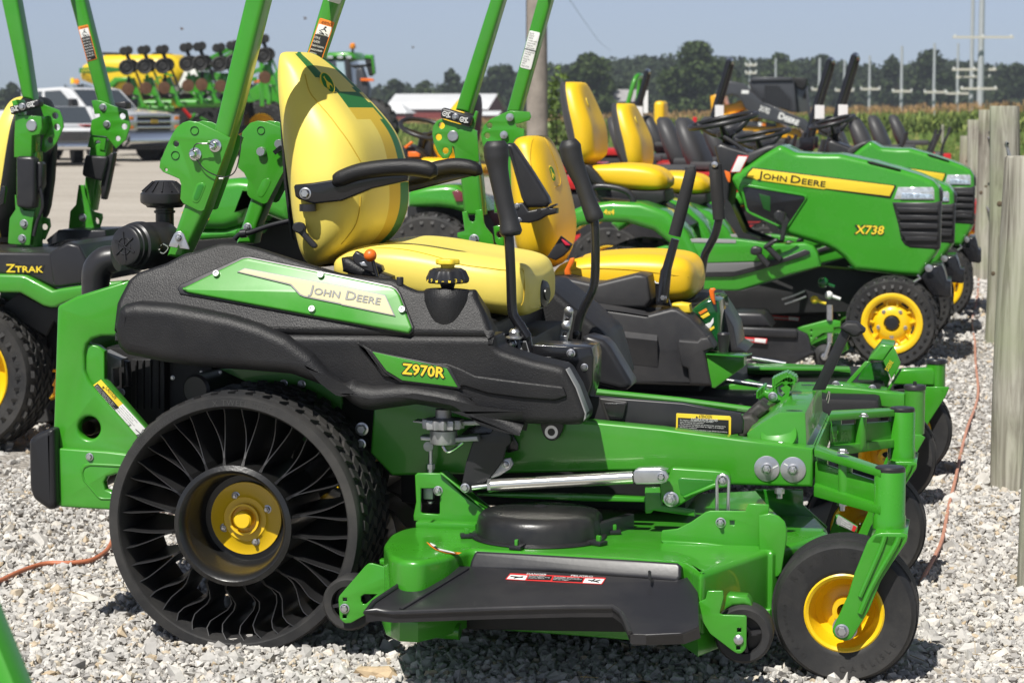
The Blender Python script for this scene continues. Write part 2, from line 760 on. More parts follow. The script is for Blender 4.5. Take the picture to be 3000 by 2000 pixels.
def gravel_mat(name, base, dark, scale, bump, detail=.5, stretch=None):
    m = bpy.data.materials.new(name)
    m.use_nodes = True
    nt = m.node_tree
    b = nt.nodes['Principled BSDF']
    b.inputs['Roughness'].default_value = .9
    b.inputs['Specular IOR Level'].default_value = .2
    tc = nt.nodes.new('ShaderNodeTexCoord')
    v = nt.nodes.new('ShaderNodeTexVoronoi')
    v.inputs['Scale'].default_value = scale
    n = nt.nodes.new('ShaderNodeTexNoise')
    n.inputs['Scale'].default_value = .35
    n.inputs['Detail'].default_value = 8
    n.inputs['Roughness'].default_value = .7
    nt.links.new(tc.outputs['Object'], v.inputs['Vector'])
    if stretch:
        mp = nt.nodes.new('ShaderNodeMapping')
        mp.inputs['Scale'].default_value = stretch
        mp.inputs['Rotation'].default_value = (0, 0, .25)
        nt.links.new(tc.outputs['Object'], mp.inputs['Vector'])
        nt.links.new(mp.outputs['Vector'], n.inputs['Vector'])
    else:
        nt.links.new(tc.outputs['Object'], n.inputs['Vector'])
    r = nt.nodes.new('ShaderNodeMix')
    r.data_type = 'RGBA'
    r.inputs['A'].default_value = (*base, 1)
    r.inputs['B'].default_value = (*dark, 1)
    sx = nt.nodes.new('ShaderNodeSeparateColor')
    nt.links.new(v.outputs['Color'], sx.inputs['Color'])
    ad = nt.nodes.new('ShaderNodeMath')
    ad.operation = 'MULTIPLY_ADD'
    nt.links.new(sx.outputs['Red'], ad.inputs[0])
    ad.inputs[1].default_value = detail
    nt.links.new(n.outputs['Fac'], ad.inputs[2])
    mr = nt.nodes.new('ShaderNodeMapRange')
    mr.inputs['From Min'].default_value = .35
    mr.inputs['From Max'].default_value = .8 + detail * .6
    nt.links.new(ad.outputs[0], mr.inputs['Value'])
    nt.links.new(mr.outputs['Result'], r.inputs['Factor'])
    nt.links.new(r.outputs['Result'], b.inputs['Base Color'])
    bp = nt.nodes.new('ShaderNodeBump')
    bp.inputs['Strength'].default_value = bump
    bp.inputs['Distance'].default_value = .02
    nt.links.new(v.outputs['Distance'], bp.inputs['Height'])
    bp.invert = True
    nt.links.new(bp.outputs['Normal'], b.inputs['Normal'])
    return m


GRAV = gravel_mat('gravel_ground', (.46, .43, .39), (.24, .22, .195), 42, .9)
LOT = gravel_mat('dusty_lot', (.50, .46, .405), (.29, .255, .21), 30, .35, .22, (.35, 2.6, 1))


def sheet(name, pts, z, m):
    mb = MB().add([(x, y, z) for x, y in pts], [tuple(range(len(pts)))])
    return tag(mesh_obj(name, mb.v, mb.f, m, None, 0), kind='structure')


sheet('gravel_yard', [(-14, -6), (6, -6), (6, 46), (-11, 46)], -.004, GRAV)
sheet('parking_lot', [(-8, 27), (-20.5, 76), (-120, 76), (-120, -4), (-14, -4), (-14, 9.5), (-4.5, 12)], 0.002, LOT)

# loose stones: crushed limestone, four bands from near to far
ICO_V = None
bm = bmesh.new()
bmesh.ops.create_icosphere(bm, subdivisions=1, radius=1)
bm.verts.ensure_lookup_table()
ICO_V = np.array([v.co[:] for v in bm.verts])
ICO_F = np.array([[v.index for v in f.verts] for f in bm.faces])
bm.free()
STONE = mat('limestone_chips', (.5, .47, .43), .85, var=.13, vscale=45, bump=.4, bscale=90, spec=.25,
            island=[(0, (.31, .295, .28)), (.10, (.39, .375, .355)), (.35, (.46, .445, .42)), (.6, (.54, .52, .485)), (.84, (.63, .605, .565)), (.93, (.54, .475, .375)), (.97, (.46, .36, .24)), (1.0, (.66, .64, .61))])


def stones(name, pts, size, m=STONE):
    n = len(pts)
    s = size * np.exp(nrng.normal(0, .36, n))
    ax = np.stack([s * nrng.uniform(.75, 1.25, n), s * nrng.uniform(.55, 1.0, n), s * nrng.uniform(.38, .75, n)], 1)
    V = ICO_V[None] * (1 + nrng.uniform(-.38, .34, (n, 12, 1))) + nrng.uniform(-.2, .2, (n, 12, 3))
    V = V * ax[:, None, :]
    q_ = nrng.normal(size=(n, 4))
    q_[:, 1:3] *= .45
    q_ /= np.linalg.norm(q_, axis=1, keepdims=True)
    w, x, y, z = q_.T
    R = np.stack([np.stack([1 - 2 * (y * y + z * z), 2 * (x * y - z * w), 2 * (x * z + y * w)], 1), np.stack([2 * (x * y + z * w), 1 - 2 * (x * x + z * z), 2 * (y * z - x * w)], 1),
                  np.stack([2 * (x * z - y * w), 2 * (y * z + x * w), 1 - 2 * (x * x + y * y)], 1)], 1)
    V = np.einsum('nij,nkj->nki', R, V)
    V[:, :, 0] += pts[:, None, 0]
    V[:, :, 1] += pts[:, None, 1]
    V[:, :, 2] += (pts[:, 2] + ax[:, 2] * .25)[:, None]
    F = (ICO_F[None] + (np.arange(n) * 12)[:, None, None]).reshape(-1, 3)
    me = bpy.data.meshes.new(name)
    V = V.reshape(-1, 3)
    me.vertices.add(len(V))
    me.vertices.foreach_set('co', V.ravel())
    me.loops.add(F.size)
    me.loops.foreach_set('vertex_index', F.ravel())
    me.polygons.add(len(F))
    me.polygons.foreach_set('loop_start', np.arange(0, F.size, 3))
    me.update(calc_edges=True)
    me.shade_flat()
    me.materials.append(m)
    o = bpy.data.objects.new(name, me)
    COL.objects.link(o)
    return tag(o, kind='stuff')


def scatter(x0, x1, y0, y1, dens, z=0.0):
    n = int((x1 - x0) * (y1 - y0) * dens)
    p = np.stack([nrng.uniform(x0, x1, n), nrng.uniform(y0, y1, n), np.full(n, z)], 1)
    p[:, 2] += nrng.uniform(-.004, .006, n) + .006 * np.sin(p[:, 0] * 5.1 + 1.3) * np.sin(p[:, 1] * 4.3)
    return p


P_ = np.concatenate([scatter(-3.0, -1.55, 4.85, 6.4, 6800), scatter(-1.55, -.3, 4.85, 5.6, 6600), scatter(-1.55, -.3, 5.6, 6.4, 1800), scatter(-.3, .75, 4.85, 6.4, 6800), scatter(-3.4, -1.7, 6.4, 8.8, 3400), scatter(-1.7, -.5, 6.4, 8.6, 900), scatter(-.5, 1.1, 6.4, 9.0, 5000), scatter(-.6, 1.3, 9.0, 13.5, 1800)])
tag(stones('gravel_stones', P_, .0084), 'pale angular limestone gravel covering the ground around the machines', 'gravel')
P_ = np.concatenate([scatter(-.7, 1.6, 13.5, 22, 600), scatter(-5.0, -3.4, 7, 12, 350), scatter(-1.8, -.6, 8.6, 14, 300), scatter(-3.6, -2.5, 9.6, 12, 700)])
tag(stones('gravel_stones', P_, .017), 'pale gravel farther back along the fence and between the rows', 'gravel')
P_ = scatter(-3.1, .75, 4.75, 6.6, 55)
tag(stones('gravel_stones', P_, .0165), 'larger scattered limestone lumps lying among the near gravel', 'gravel')


def rock(sx, sy, size, m, label, seed, flat=.6):
    p = hit((sx, sy), PZ(.0))
    r_ = np.random.default_rng(seed)
    b = bmesh.new()
    bmesh.ops.create_icosphere(b, subdivisions=2, radius=1)
    for v in b.verts:
        d = v.co.normalized()
        k = 1 + .22 * math.sin(d.x * 4 + seed) + .18 * math.sin(d.y * 5 + seed * 2) + .12 * math.sin(d.z * 7 + d.x * 3)
        v.co = Vector((d.x * 1.25, d.y * .8, d.z * flat)) * k * size
    me = bpy.data.meshes.new('rock')
    b.to_mesh(me)
    b.free()
    me.materials.append(m)
    o = bpy.data.objects.new('rock', me)
    COL.objects.link(o)
    o.location = p + Vector((0, 0, size * flat * .45))
    tag(o, label, 'rock')


rock(250, 1765, .034, mat('white_limestone', (.62, .60, .55), .9, var=.15, vscale=30, bump=.8, bscale=40), 'large white rock lying on the gravel left of the airless rear wheel', 3)
rock(1105, 1985, .036, mat('tan_sandstone', (.50, .38, .24), .9, var=.2, vscale=30, bump=.6, bscale=40), 'tan rock at the bottom edge in front of the discharge chute', 5)
rock(184, 1798, .020, mat('grey_limestone', (.33, .32, .30), .9, var=.15, vscale=30, bump=.6, bscale=40), 'small grey rock just below the large white rock', 8)

# orange extension cord in two lengths
CORD = mat('orange_cord', (.50, .17, .085), .55, var=.12, vscale=20)
CORD2 = mat('faded_orange_cord', (.52, .25, .17), .65, var=.15, vscale=20)
MBc = MB().tube([hit(p, PZ(.022)) for p in q('S -60,1720 0,1700 60,1672 130,1650 200,1648 265,1640 305,1618 326,1590 345,1540 420,1500 560,1490')], .0068, 10, sub=5)
tag(MBc.build('extension_cord', CORD), 'orange extension cord lying on gravel left of the spoked rear wheel', 'extension cord', 'orange extension cords on the gravel')
MBc = MB().tube([hit(p, PZ(.014)) for p in q('S 2700,1700 2748,1610 2765,1560 2780,1480 2800,1400 2812,1340 2835,1250 2858,1190 2866,1140 2858,1060 2856,1000 2848,940 2862,880 2868,800 2864,720 2862,640')], .0062, 8, sub=5)
tag(MBc.build('extension_cord', CORD2), 'faded orange extension cord running along the gravel beside the fence posts', 'extension cord', 'orange extension cords on the gravel')
MBc = MB().tube([hit(p, PZ(.012)) for p in q('S 2690,1163 2760,1166 2850,1166')], .003, 6, sub=3)
tag(MBc.build('wire_scrap', BLKP), 'thin dark wire lying across the gravel beside the mower casters', 'wire')
# bits of dry straw
STRAW = mat('dry_straw', (.34, .25, .12), .8, var=.3)
mb = MB()
for c, n_, sp in (((250, 1740), 14, .09), ((2905, 1930), 10, .07), ((2800, 1340), 7, .05), ((1750, 1985), 4, .04), ((60, 1440), 5, .05), ((2880, 1480), 6, .06)):
    b = hit(c, PZ(.02))
    for i in range(n_):
        a = rng.uniform(0, 6.28)
        o = b + Vector((rng.gauss(0, sp), rng.gauss(0, sp), rng.uniform(0, .008)))
        mb.bar(o, o + Vector((math.cos(a), math.sin(a), rng.uniform(-.1, .25))) * rng.uniform(.02, .07), .0014, .0014)
tag(mb.build('dry_straw', STRAW), 'loose dry straw scattered on the gravel', 'straw', kind='stuff')

# ------------------------------------------------------------ fence posts with cable
WOODP = bpy.data.materials.new('weathered_post_wood')
WOODP.use_nodes = True
nt = WOODP.node_tree
b = nt.nodes['Principled BSDF']
b.inputs['Roughness'].default_value = .85
tc = nt.nodes.new('ShaderNodeTexCoord')
mp = nt.nodes.new('ShaderNodeMapping')
mp.inputs['Scale'].default_value = (26, 26, 1.6)
n1 = nt.nodes.new('ShaderNodeTexNoise')
n1.inputs['Scale'].default_value = 1.0
n1.inputs['Detail'].default_value = 8
n1.inputs['Roughness'].default_value = .62
n1.inputs['Distortion'].default_value = 1.2
n2 = nt.nodes.new('ShaderNodeTexNoise')
n2.inputs['Scale'].default_value = 3.2
n2.inputs['Detail'].default_value = 4
rp_ = nt.nodes.new('ShaderNodeValToRGB')
rp_.color_ramp.elements[0].color = (.13, .115, .09, 1)
rp_.color_ramp.elements[0].position = .34
rp_.color_ramp.elements[1].color = (.44, .425, .355, 1)
rp_.color_ramp.elements[1].position = .62
mxx = nt.nodes.new('ShaderNodeMix')
mxx.data_type = 'RGBA'
mxx.inputs['B'].default_value = (.30, .34, .20, 1)
mr = nt.nodes.new('ShaderNodeMapRange')
mr.inputs['From Min'].default_value = .45
mr.inputs['From Max'].default_value = .7
mr.inputs['To Max'].default_value = .55
bp = nt.nodes.new('ShaderNodeBump')
bp.inputs['Strength'].default_value = .5
bp.inputs['Distance'].default_value = .006
L = nt.links.new
L(tc.outputs['Object'], mp.inputs['Vector'])
L(mp.outputs['Vector'], n1.inputs['Vector'])
L(tc.outputs['Object'], n2.inputs['Vector'])
L(n1.outputs['Fac'], rp_.inputs['Fac'])
L(n2.outputs['Fac'], mr.inputs['Value'])
L(rp_.outputs['Color'], mxx.inputs['A'])
L(mr.outputs['Result'], mxx.inputs['Factor'])
L(mxx.outputs['Result'], b.inputs['Base Color'])
L(n1.outputs['Fac'], bp.inputs['Height'])
L(bp.outputs['Normal'], b.inputs['Normal'])
CABLE = mat('steel_cable', (.45, .46, .48), .4, metal=.8, var=.2, vscale=80)
KNOT = mat('dark_wood_knot', (.10, .075, .045), .9)


def post(X, Y, r, h, seed, label, zs=()):
    rows = []
    rr = random.Random(seed)
    ph = [rr.uniform(0, 6.28) for _ in range(4)]
    nz = 14
    for i in range(nz + 1):
        z = h * i / nz
        k = 1.06 - .10 * i / nz
        rows.append([Vector((r * k * (1 + .03 * math.sin(2 * a + ph[0]) + .02 * math.sin(3 * a + ph[1] + z * 2)) * math.cos(a) + .012 * math.sin(z * 2.2 + ph[2]),
                             r * k * (1 + .03 * math.sin(2 * a + ph[0]) + .02 * math.sin(3 * a + ph[1] + z * 2)) * math.sin(a), z - .05)) for a in [2 * math.pi * j / 36 for j in range(36)]])
    rows.append([v * .0 + Vector((v.x * .96, v.y * .96, v.z + .008)) for v in rows[-1]])
    mb = MB().grid(rows, closed_u=True, cap=True)
    root = thing('fence_post', (X, Y, 0), label, 'fence post', 'wooden posts of the cable fence')
    o = mesh_obj('post_trunk', [Vector(v) + Vector((X, Y, 0)) for v in mb.v], mb.f, WOODP, root, 50)
    for z in zs:
        MB().lathe([(.0, .0), (.011, 0), (.012, -.01)], (X + .012, Y - r * 1.02 - .001, z), (0, -1, 0), 14).build('cable_hole', DARK, root)
    for k in range(2):
        zz = rr.uniform(.25, h - .3)
        a = -math.pi / 2 + rr.uniform(-.7, .7)
        kk = MB().lathe([(.0, .004), (.010, .003), (.016, 0), (.02, -.006)], (X + math.cos(a) * r * .99, Y + math.sin(a) * r * .99, zz), (math.cos(a), math.sin(a), 0), 12).build('wood_knot', KNOT, root)
    return root


FXL = .18
fps = []
gpx = [('nearest of the fence posts, cut off by the right edge', 6.55, .10, 1.18, .292), ('pale fence post second from the right edge, with a short flat top', 8.3, .095, 1.215, .235),
       ('tall grey fence post with two cables running out of it', 13.5, .088, 1.40, .235), ('weathered fence post right behind the tall post with cables', 18.6, .092, 1.38, .20),
       ('fence post third behind the tall post with cables', 24.5, .09, 1.28, .14), ('farthest fence post in the row, beside the corn', 30.5, .09, 1.05, .05)]
for i, (lb, Y, r, h, X) in enumerate(gpx):
    fps.append((X, Y, r, h))
    post(X, Y, r, h, 20 + i, lb, zs=[h - .26, h - .80] if i in (2,) else [h - .22, h - .62] if i == 3 else [])
post(.62, 11.5, .085, 1.37, 40, 'yellowish fence post standing outside the row, behind the short post')
for k, (z2, z1) in enumerate(((1.14, .86), (.60, .30))):
    a = Vector((fps[2][0] + .012, fps[2][1] - .09, z2))
    b_ = Vector((fps[1][0] + .1, fps[1][1] + .1, z1))
    c = Vector((fps[3][0], fps[3][1], z2 - .02))
    MBc = MB().tube([c, a + Vector((0, .05, 0)), a, a + (b_ - a) * .45 + Vector((-.01, 0, -.05)), b_], .0075, 8, sub=6)
    tag(MBc.build('fence_cable', CABLE), 'grey steel cable through the %s holes of the fence posts' % ('upper', 'lower')[k], 'cable', 'steel cables of the post fence')
# thin grey post out in the weeds
p = at(2762, 380, 70)
mb = MB().lathe([(.05, gz(p.y)), (.045, .9 + gz(p.y)), (0, .92 + gz(p.y))], (p.x, p.y, 0), (0, 0, 1), 12)
tag(mb.build('field_post', WOODP), 'thin grey post standing in the weeds before the corn', 'post')

# ------------------------------------------------------------ far trees, woods
LEAF_IS = [(0, (.016, .028, .009)), (.3, (.030, .050, .014)), (.7, (.048, .075, .02)), (1.0, (.075, .105, .03))]
LEAFM = mat('tree_leaves', (.05, .08, .02), .7, island=LEAF_IS, spec=.2)
LEAFD = mat('dark_tree_leaves', (.035, .055, .02), .75, island=[(0, (.010, .018, .009)), (.5, (.022, .037, .015)), (1.0, (.042, .062, .022))], spec=.2)
BARK = mat('tree_bark', (.10, .085, .065), .9, var=.3, vscale=4, bump=.5, bscale=20)


def leaf_cloud(lobes, per, size, seed):
    """leaf-clump quads spread over the outer part of a union of ellipsoid lobes; returns vertex and face arrays"""
    r_ = np.random.default_rng(seed)
    VV = []
    for (cx, cy, cz, rx, ry, rz) in lobes:
        n = max(8, int(per * (rx * rz)))
        d = r_.normal(size=(n, 3))
        d /= np.linalg.norm(d, axis=1, keepdims=True)
        k = r_.uniform(.55, 1.08, (n, 1)) ** .6
        c = np.array([[cx, cy, cz]]) + d * k * np.array([[rx, ry, rz]])
        nn = d * .7 + r_.normal(size=(n, 3)) * .5
        nn /= np.linalg.norm(nn, axis=1, keepdims=True)
        t1 = np.cross(nn, r_.normal(size=(n, 3)))
        t1 /= np.linalg.norm(t1, axis=1, keepdims=True) + 1e-9
        t2 = np.cross(nn, t1)
        s = size * r_.uniform(.6, 1.5, (n, 1))
        for_ = [c + t1 * s, c + t2 * s * .7, c - t1 * s * .9, c - t2 * s * .8]
        VV.append(np.stack(for_, 1))
    V = np.concatenate(VV)
    return V


def quads_obj(name, V, m, par=None):
    n = len(V)
    me = bpy.data.meshes.new(name)
    me.vertices.add(n * 4)
    me.vertices.foreach_set('co', V.reshape(-1))
    me.loops.add(n * 4)
    me.loops.foreach_set('vertex_index', np.arange(n * 4))
    me.polygons.add(n)
    me.polygons.foreach_set('loop_start', np.arange(0, n * 4, 4))
    me.update(calc_edges=True)
    me.shade_flat()
    me.materials.append(m)
    o = bpy.data.objects.new(name, me)
    COL.objects.link(o)
    setpar(o, par)
    return o


def tree(dx, dtop, dw, depth, seed, label, dark=False, per=34, leaf=.40):
    """dx, dtop, dw in overview pixels: centre, top and crown width"""
    top = at(dx * D_, dtop * D_, depth)
    g = gz(top.y)
    w = dw / 5300 * depth
    H = top.z - g
    rr = random.Random(seed)
    root = thing('tree', (top.x, top.y, g), label, 'tree', 'trees along the far edge of the fields')
    mb = MB().tube([(top.x, top.y, g - .3), (top.x + .1, top.y, g + H * .3), (top.x, top.y, g + H * .75)], [w * .045, w * .035, w * .012], 10)
    lobes = []
    for i in range(64):
        t = rr.random() ** .8
        z = g + H * (.16 + .80 * t)
        prof = math.sin(math.pi * min(1, .18 + .80 * t)) ** .7
        a = rr.uniform(0, 6.28)
        rad = w * .5 * prof * rr.uniform(.25, .86)
        s = w * rr.uniform(.13, .21) * (1.15 - .4 * t)
        lobes.append((top.x + math.cos(a) * rad, top.y + math.sin(a) * rad, min(z, g + H - s * .8), s, s, s * .8))
        if i % 7 == 0:
            mb.tube([(top.x, top.y, g + H * (.25 + .4 * t)), (top.x + math.cos(a) * rad * .8, top.y + math.sin(a) * rad * .8, z)], [w * .014, w * .005], 6)
    lobes.append((top.x, top.y, g + H * .94, w * .12, w * .12, H * .06))
    mb.build('trunk', BARK, root)
    quads_obj('crown', leaf_cloud(lobes, per, leaf, seed), LEAFD if dark else LEAFM, root)


tree(1357, 124, 150, 330, 1, 'broad round tree with a lighter crown, left of the tallest tree', per=48, leaf=.36)
tree(1603, 94, 175, 340, 2, 'tallest broad dark tree in the middle of the far tree line', per=48, leaf=.36)
tree(1036, 158, 66, 420, 3, 'round dark tree standing above the left half of the white barn roof', True, leaf=.42)
tree(1150, 148, 110, 430, 4, 'wide dark tree between the leaning roll bars above the barn', True, leaf=.42)
tree(905, 182, 80, 430, 5, 'low rounded tree just right of the cab tractor', True, leaf=.42)
tree(978, 186, 75, 440, 6, 'low bushy tree behind the left end of the barn', leaf=.42)
tree(2140, 114, 120, 440, 7, 'tall tree behind the steel poles at right', True, leaf=.42)
tree(2050, 128, 80, 450, 8, 'dark tree left of the tall tree behind the steel poles', True, leaf=.42)
tree(2330, 142, 110, 450, 9, 'dark tree at the right edge above the fence posts', True, leaf=.42)
tree(1790, 122, 110, 460, 10, 'broad tree above the roof of the yellow loader', leaf=.42)
tree(1890, 126, 100, 465, 11, 'tree right of the loader roof behind the black roll bars', True, leaf=.42)
tree(28, 192, 80, 420, 12, 'dark tree at the left edge behind the white pickup', True, leaf=.42)
tree(1430, 190, 60, 360, 13, 'small tree beside the dark red barn', True, leaf=.5)

prof = [(-100, 200), (20, 196), (60, 205), (130, 196), (190, 190), (300, 195), (450, 190), (600, 188), (860, 192), (930, 186), (1000, 190), (1080, 176), (1130, 165), (1200, 150), (1262, 138), (1310, 135), (1420, 124), (1470, 120), (1530, 122),
        (1690, 124), (1760, 126), (1840, 127), (1940, 134), (2000, 140), (2030, 150), (2090, 132), (2160, 128), (2215, 130), (2270, 135), (2352, 150), (2460, 140)]
lobes = []
rr = random.Random(77)
for layer, (dep, dz) in enumerate(((520, 0), (500, 14), (480, 36), (465, 60))):
    x = -80
    while x < 2440:
        for (xa_, ya_), (xb_, yb_) in zip(prof, prof[1:]):
            if xa_ <= x < xb_:
                yy = ya_ + (yb_ - ya_) * (x - xa_) / (xb_ - xa_)
        y = yy + dz + rr.uniform(-2, 9)
        if y < 240:
            s = rr.uniform(2.6, 4.6)
            p = at(x * D_, y * D_, dep + rr.uniform(-8, 8))
            lobes.append((p.x, p.y, p.z - s, s, s, s * .9))
            lobes.append((p.x + rr.uniform(-2, 2), p.y - 3, p.z - s * 2.2, s * 1.2, s * .8, s * 1.2))
        x += rr.uniform(22, 40)
o = quads_obj('far_woods', leaf_cloud(lobes, 24, .52, 5), LEAFD)
tag(o, 'dark continuous woods on the low hills behind the corn', 'woods', kind='stuff')
hp = []
for i, (x, y) in enumerate(prof):
    p = at(x * D_, (y + 14) * D_, 540)
    hp.append(p)
mb = MB().grid([[Vector((p.x, p.y - 20, -8)) for p in hp], [Vector((p.x, p.y, p.z)) for p in hp], [Vector((p.x * 1.6, p.y + 300, p.z - 5)) for p in hp], [Vector((p.x * 3, p.y + 1200, -5)) for p in hp]])
tag(mesh_obj('hills', mb.v, mb.f, mat('wooded_hill', (.03, .045, .018), .95, var=.4, vscale=.15), None, 60), kind='structure')

# sapling beside the wooden pole
p = hit((1640, 520), PZ(0))
p = at(1628, 400, 44)
root = thing('sapling', (p.x, p.y, 0), 'light green sapling growing just right of the wooden utility pole', 'sapling')
MB().tube([(p.x, p.y, 0), (p.x + .02, p.y, 1.3), (p.x, p.y, 2.2)], [.03, .02, .006], 8).build('stem', BARK, root)
quads_obj('foliage', leaf_cloud([(p.x + rr.uniform(-.16, .16), p.y + rr.uniform(-.2, .2), .4 + .13 * i, .2, .22, .22) for i in range(13)], 900, .05, 9),
          mat('sapling_leaves', (.10, .17, .03), .6, island=[(0, (.05, .09, .015)), (1, (.16, .24, .05))]), root)

# ------------------------------------------------------------ corn and weeds
CORNM = mat('corn_leaves', (.12, .2, .04), .6, island=[(0, (.06, .10, .02)), (.5, (.13, .19, .035)), (1, (.25, .30, .07))], spec=.3)
TASM = mat('corn_tassels', (.42, .25, .11), .8, island=[(0, (.30, .17, .07)), (1, (.50, .33, .16))])


def corn(x0, y0, x1, y1, rows, step, seed):
    r_ = np.random.default_rng(seed)
    d = np.array([x1 - x0, y1 - y0], float)
    Ln = np.linalg.norm(d)
    d /= Ln
    nrm = np.array([d[1], -d[0]])
    if nrm[1] < 0:
        nrm = -nrm
    L_, T_ = [], []
    for rI in range(rows):
        n = int(Ln / step)
        t = np.arange(n) * step + r_.uniform(-.06, .06, n)
        P0 = np.array([[x0, y0]]) + t[:, None] * d + nrm * (rI * .76) + r_.normal(0, .05, (n, 2))
        for (px_, py_) in P0:
            g = gz(py_)
            h = r_.uniform(2.1, 2.55) - .35 * min(1, max(0, (py_ - 128) / 60))
            nl = 9
            for k in range(nl):
                a = r_.uniform(0, 6.28)
                z = g + h * (.12 + .74 * k / nl)
                ln = r_.uniform(.45, .8)
                dx, dy = math.cos(a), math.sin(a)
                wx, wy = -dy * .045, dx * .045
                pts = [(px_, py_, z), (px_ + dx * ln * .45, py_ + dy * ln * .45, z + .28), (px_ + dx * ln, py_ + dy * ln, z - r_.uniform(-.1, .3))]
                for (A, B, wa, wb) in ((pts[0], pts[1], 1, 1.1), (pts[1], pts[2], 1.1, .15)):
                    L_.append([(A[0] - wx * wa, A[1] - wy * wa, A[2]), (A[0] + wx * wa, A[1] + wy * wa, A[2]), (B[0] + wx * wb, B[1] + wy * wb, B[2]), (B[0] - wx * wb, B[1] - wy * wb, B[2])])
            for w in ((.018, 0), (0, .018)):
                L_.append([(px_ - w[0], py_ - w[1], g), (px_ + w[0], py_ + w[1], g), (px_ + w[0] * .6, py_ + w[1] * .6, g + h), (px_ - w[0] * .6, py_ - w[1] * .6, g + h)])
            for k in range(4):
                a = r_.uniform(0, 6.28)
                s = r_.uniform(.05, .14)
                dx, dy = math.cos(a) * s, math.sin(a) * s
                T_.append([(px_ - dy * .22, py_ + dx * .22, g + h - .08), (px_ + dy * .22, py_ - dx * .22, g + h - .08), (px_ + dx + dy * .12, py_ + dy - dx * .12, g + h + r_.uniform(.12, .3)), (px_ + dx - dy * .12, py_ + dy + dx * .12, g + h + .2)])
    return np.array(L_), np.array(T_)


L1, T1 = corn(9, 124, -54, 208, 7, .27, 3)
o = quads_obj('corn_field', L1, CORNM)
tag(o, 'tall green corn field edge beyond the machines', 'corn', kind='stuff')
o = quads_obj('corn_tassels', T1, TASM)
tag(o, 'tan tassels along the top of the corn field', 'corn', kind='stuff')
cb_ = [(9, 127), (-54, 211), (-110, 420), (60, 420)]
mb = MB().prism([(x, y, gz(y)) for x, y in cb_], (0, 0, 1.75))
o = mb.build('corn_inner_rows', mat('corn_mass', (.07, .11, .025), .9, var=.5, vscale=1.2, bump=1, bscale=3))
tag(o, 'far rows of the corn field running back to the trees', 'corn', kind='stuff')
# weeds and grass between the yard and the corn
r_ = np.random.default_rng(5)
n = 26000
t = r_.uniform(0, 1, n)
W = []
yy = 47 + (122 - 47) * r_.uniform(0, 1, n) ** 1.3
xx = r_.uniform(-.26, .06, n) * yy + r_.uniform(-1, 1, n)
hh = r_.uniform(.12, .4, n) * (1 + (yy > 80) * .9)
aa = r_.uniform(0, 6.28, n)
for x, y, h, a in zip(xx, yy, hh, aa):
    g = gz(y)
    dx, dy = math.cos(a) * .05 * (1 + y / 80), math.sin(a) * .05 * (1 + y / 80)
    W.append([(x - dx, y - dy, g), (x + dx, y + dy, g), (x + dx * .4 + dy * 2, y + dy * .4, g + h), (x - dx * .6 + dy * 2, y - dy * .6, g + h * .9)])
o = quads_obj('weeds', np.array(W), mat('weed_blades', (.12, .2, .03), .7, island=[(0, (.075, .12, .02)), (.6, (.14, .22, .04)), (1, (.26, .27, .08))]))
tag(o, 'rough green grass and weeds in front of the corn', 'grass', kind='stuff')

# ------------------------------------------------------------ poles
p = at(1575, 400, 34)
pole = thing('utility_pole', (p.x, p.y, 0), 'grey wooden utility pole rising behind the folded roll bars', 'utility pole')
MB().tube([(p.x, p.y, -.1), (p.x - .02, p.y, 4), (p.x - .04, p.y, 9)], [.158, .148, .135], 28).build('pole_shaft', mat('grey_pole_wood', (.27, .235, .20), .9, var=.3, vscale=3, bump=.7, bscale=18), pole)
MB().box((p.x - .155, p.y - .03, 3.1), (.02, .05, 1.6)).build('pole_conduit', DARK, pole)
GALV = mat('galvanised_steel', (.50, .52, .54), .5, metal=.3, var=.08)


def steel_pole(dx, dtop, w, depth, arms, label, grp='steel transmission poles beyond the corn'):
    top = at(dx * D_, dtop * D_, depth)
    g = gz(top.y)
    root = thing('transmission_pole', (top.x, top.y, g), label, 'transmission pole', grp)
    r = w / 2 / 5300 * depth
    MB().tube([(top.x, top.y, g), (top.x, top.y, top.z)], [r * 1.25, r * .8], 12).build('pole_shaft', GALV, root)
    for (xa_, xb_, y) in arms:
        a, b_ = at(xa_ * D_, y * D_, depth - .4), at(xb_ * D_, y * D_, depth - .4)
        arm = MB().bar(a, b_, .12, .2 * depth / 200).build('crossarm', mat('pale_crossarm', (.55, .52, .45), .7), root)
        for k in (0.04, .5, .96):
            c = a + (b_ - a) * k
            MB().cyl(c, c + Vector((0, 0, .0011 * depth)), .0003 * depth + .03, 8).build('insulator', WHTD, arm)


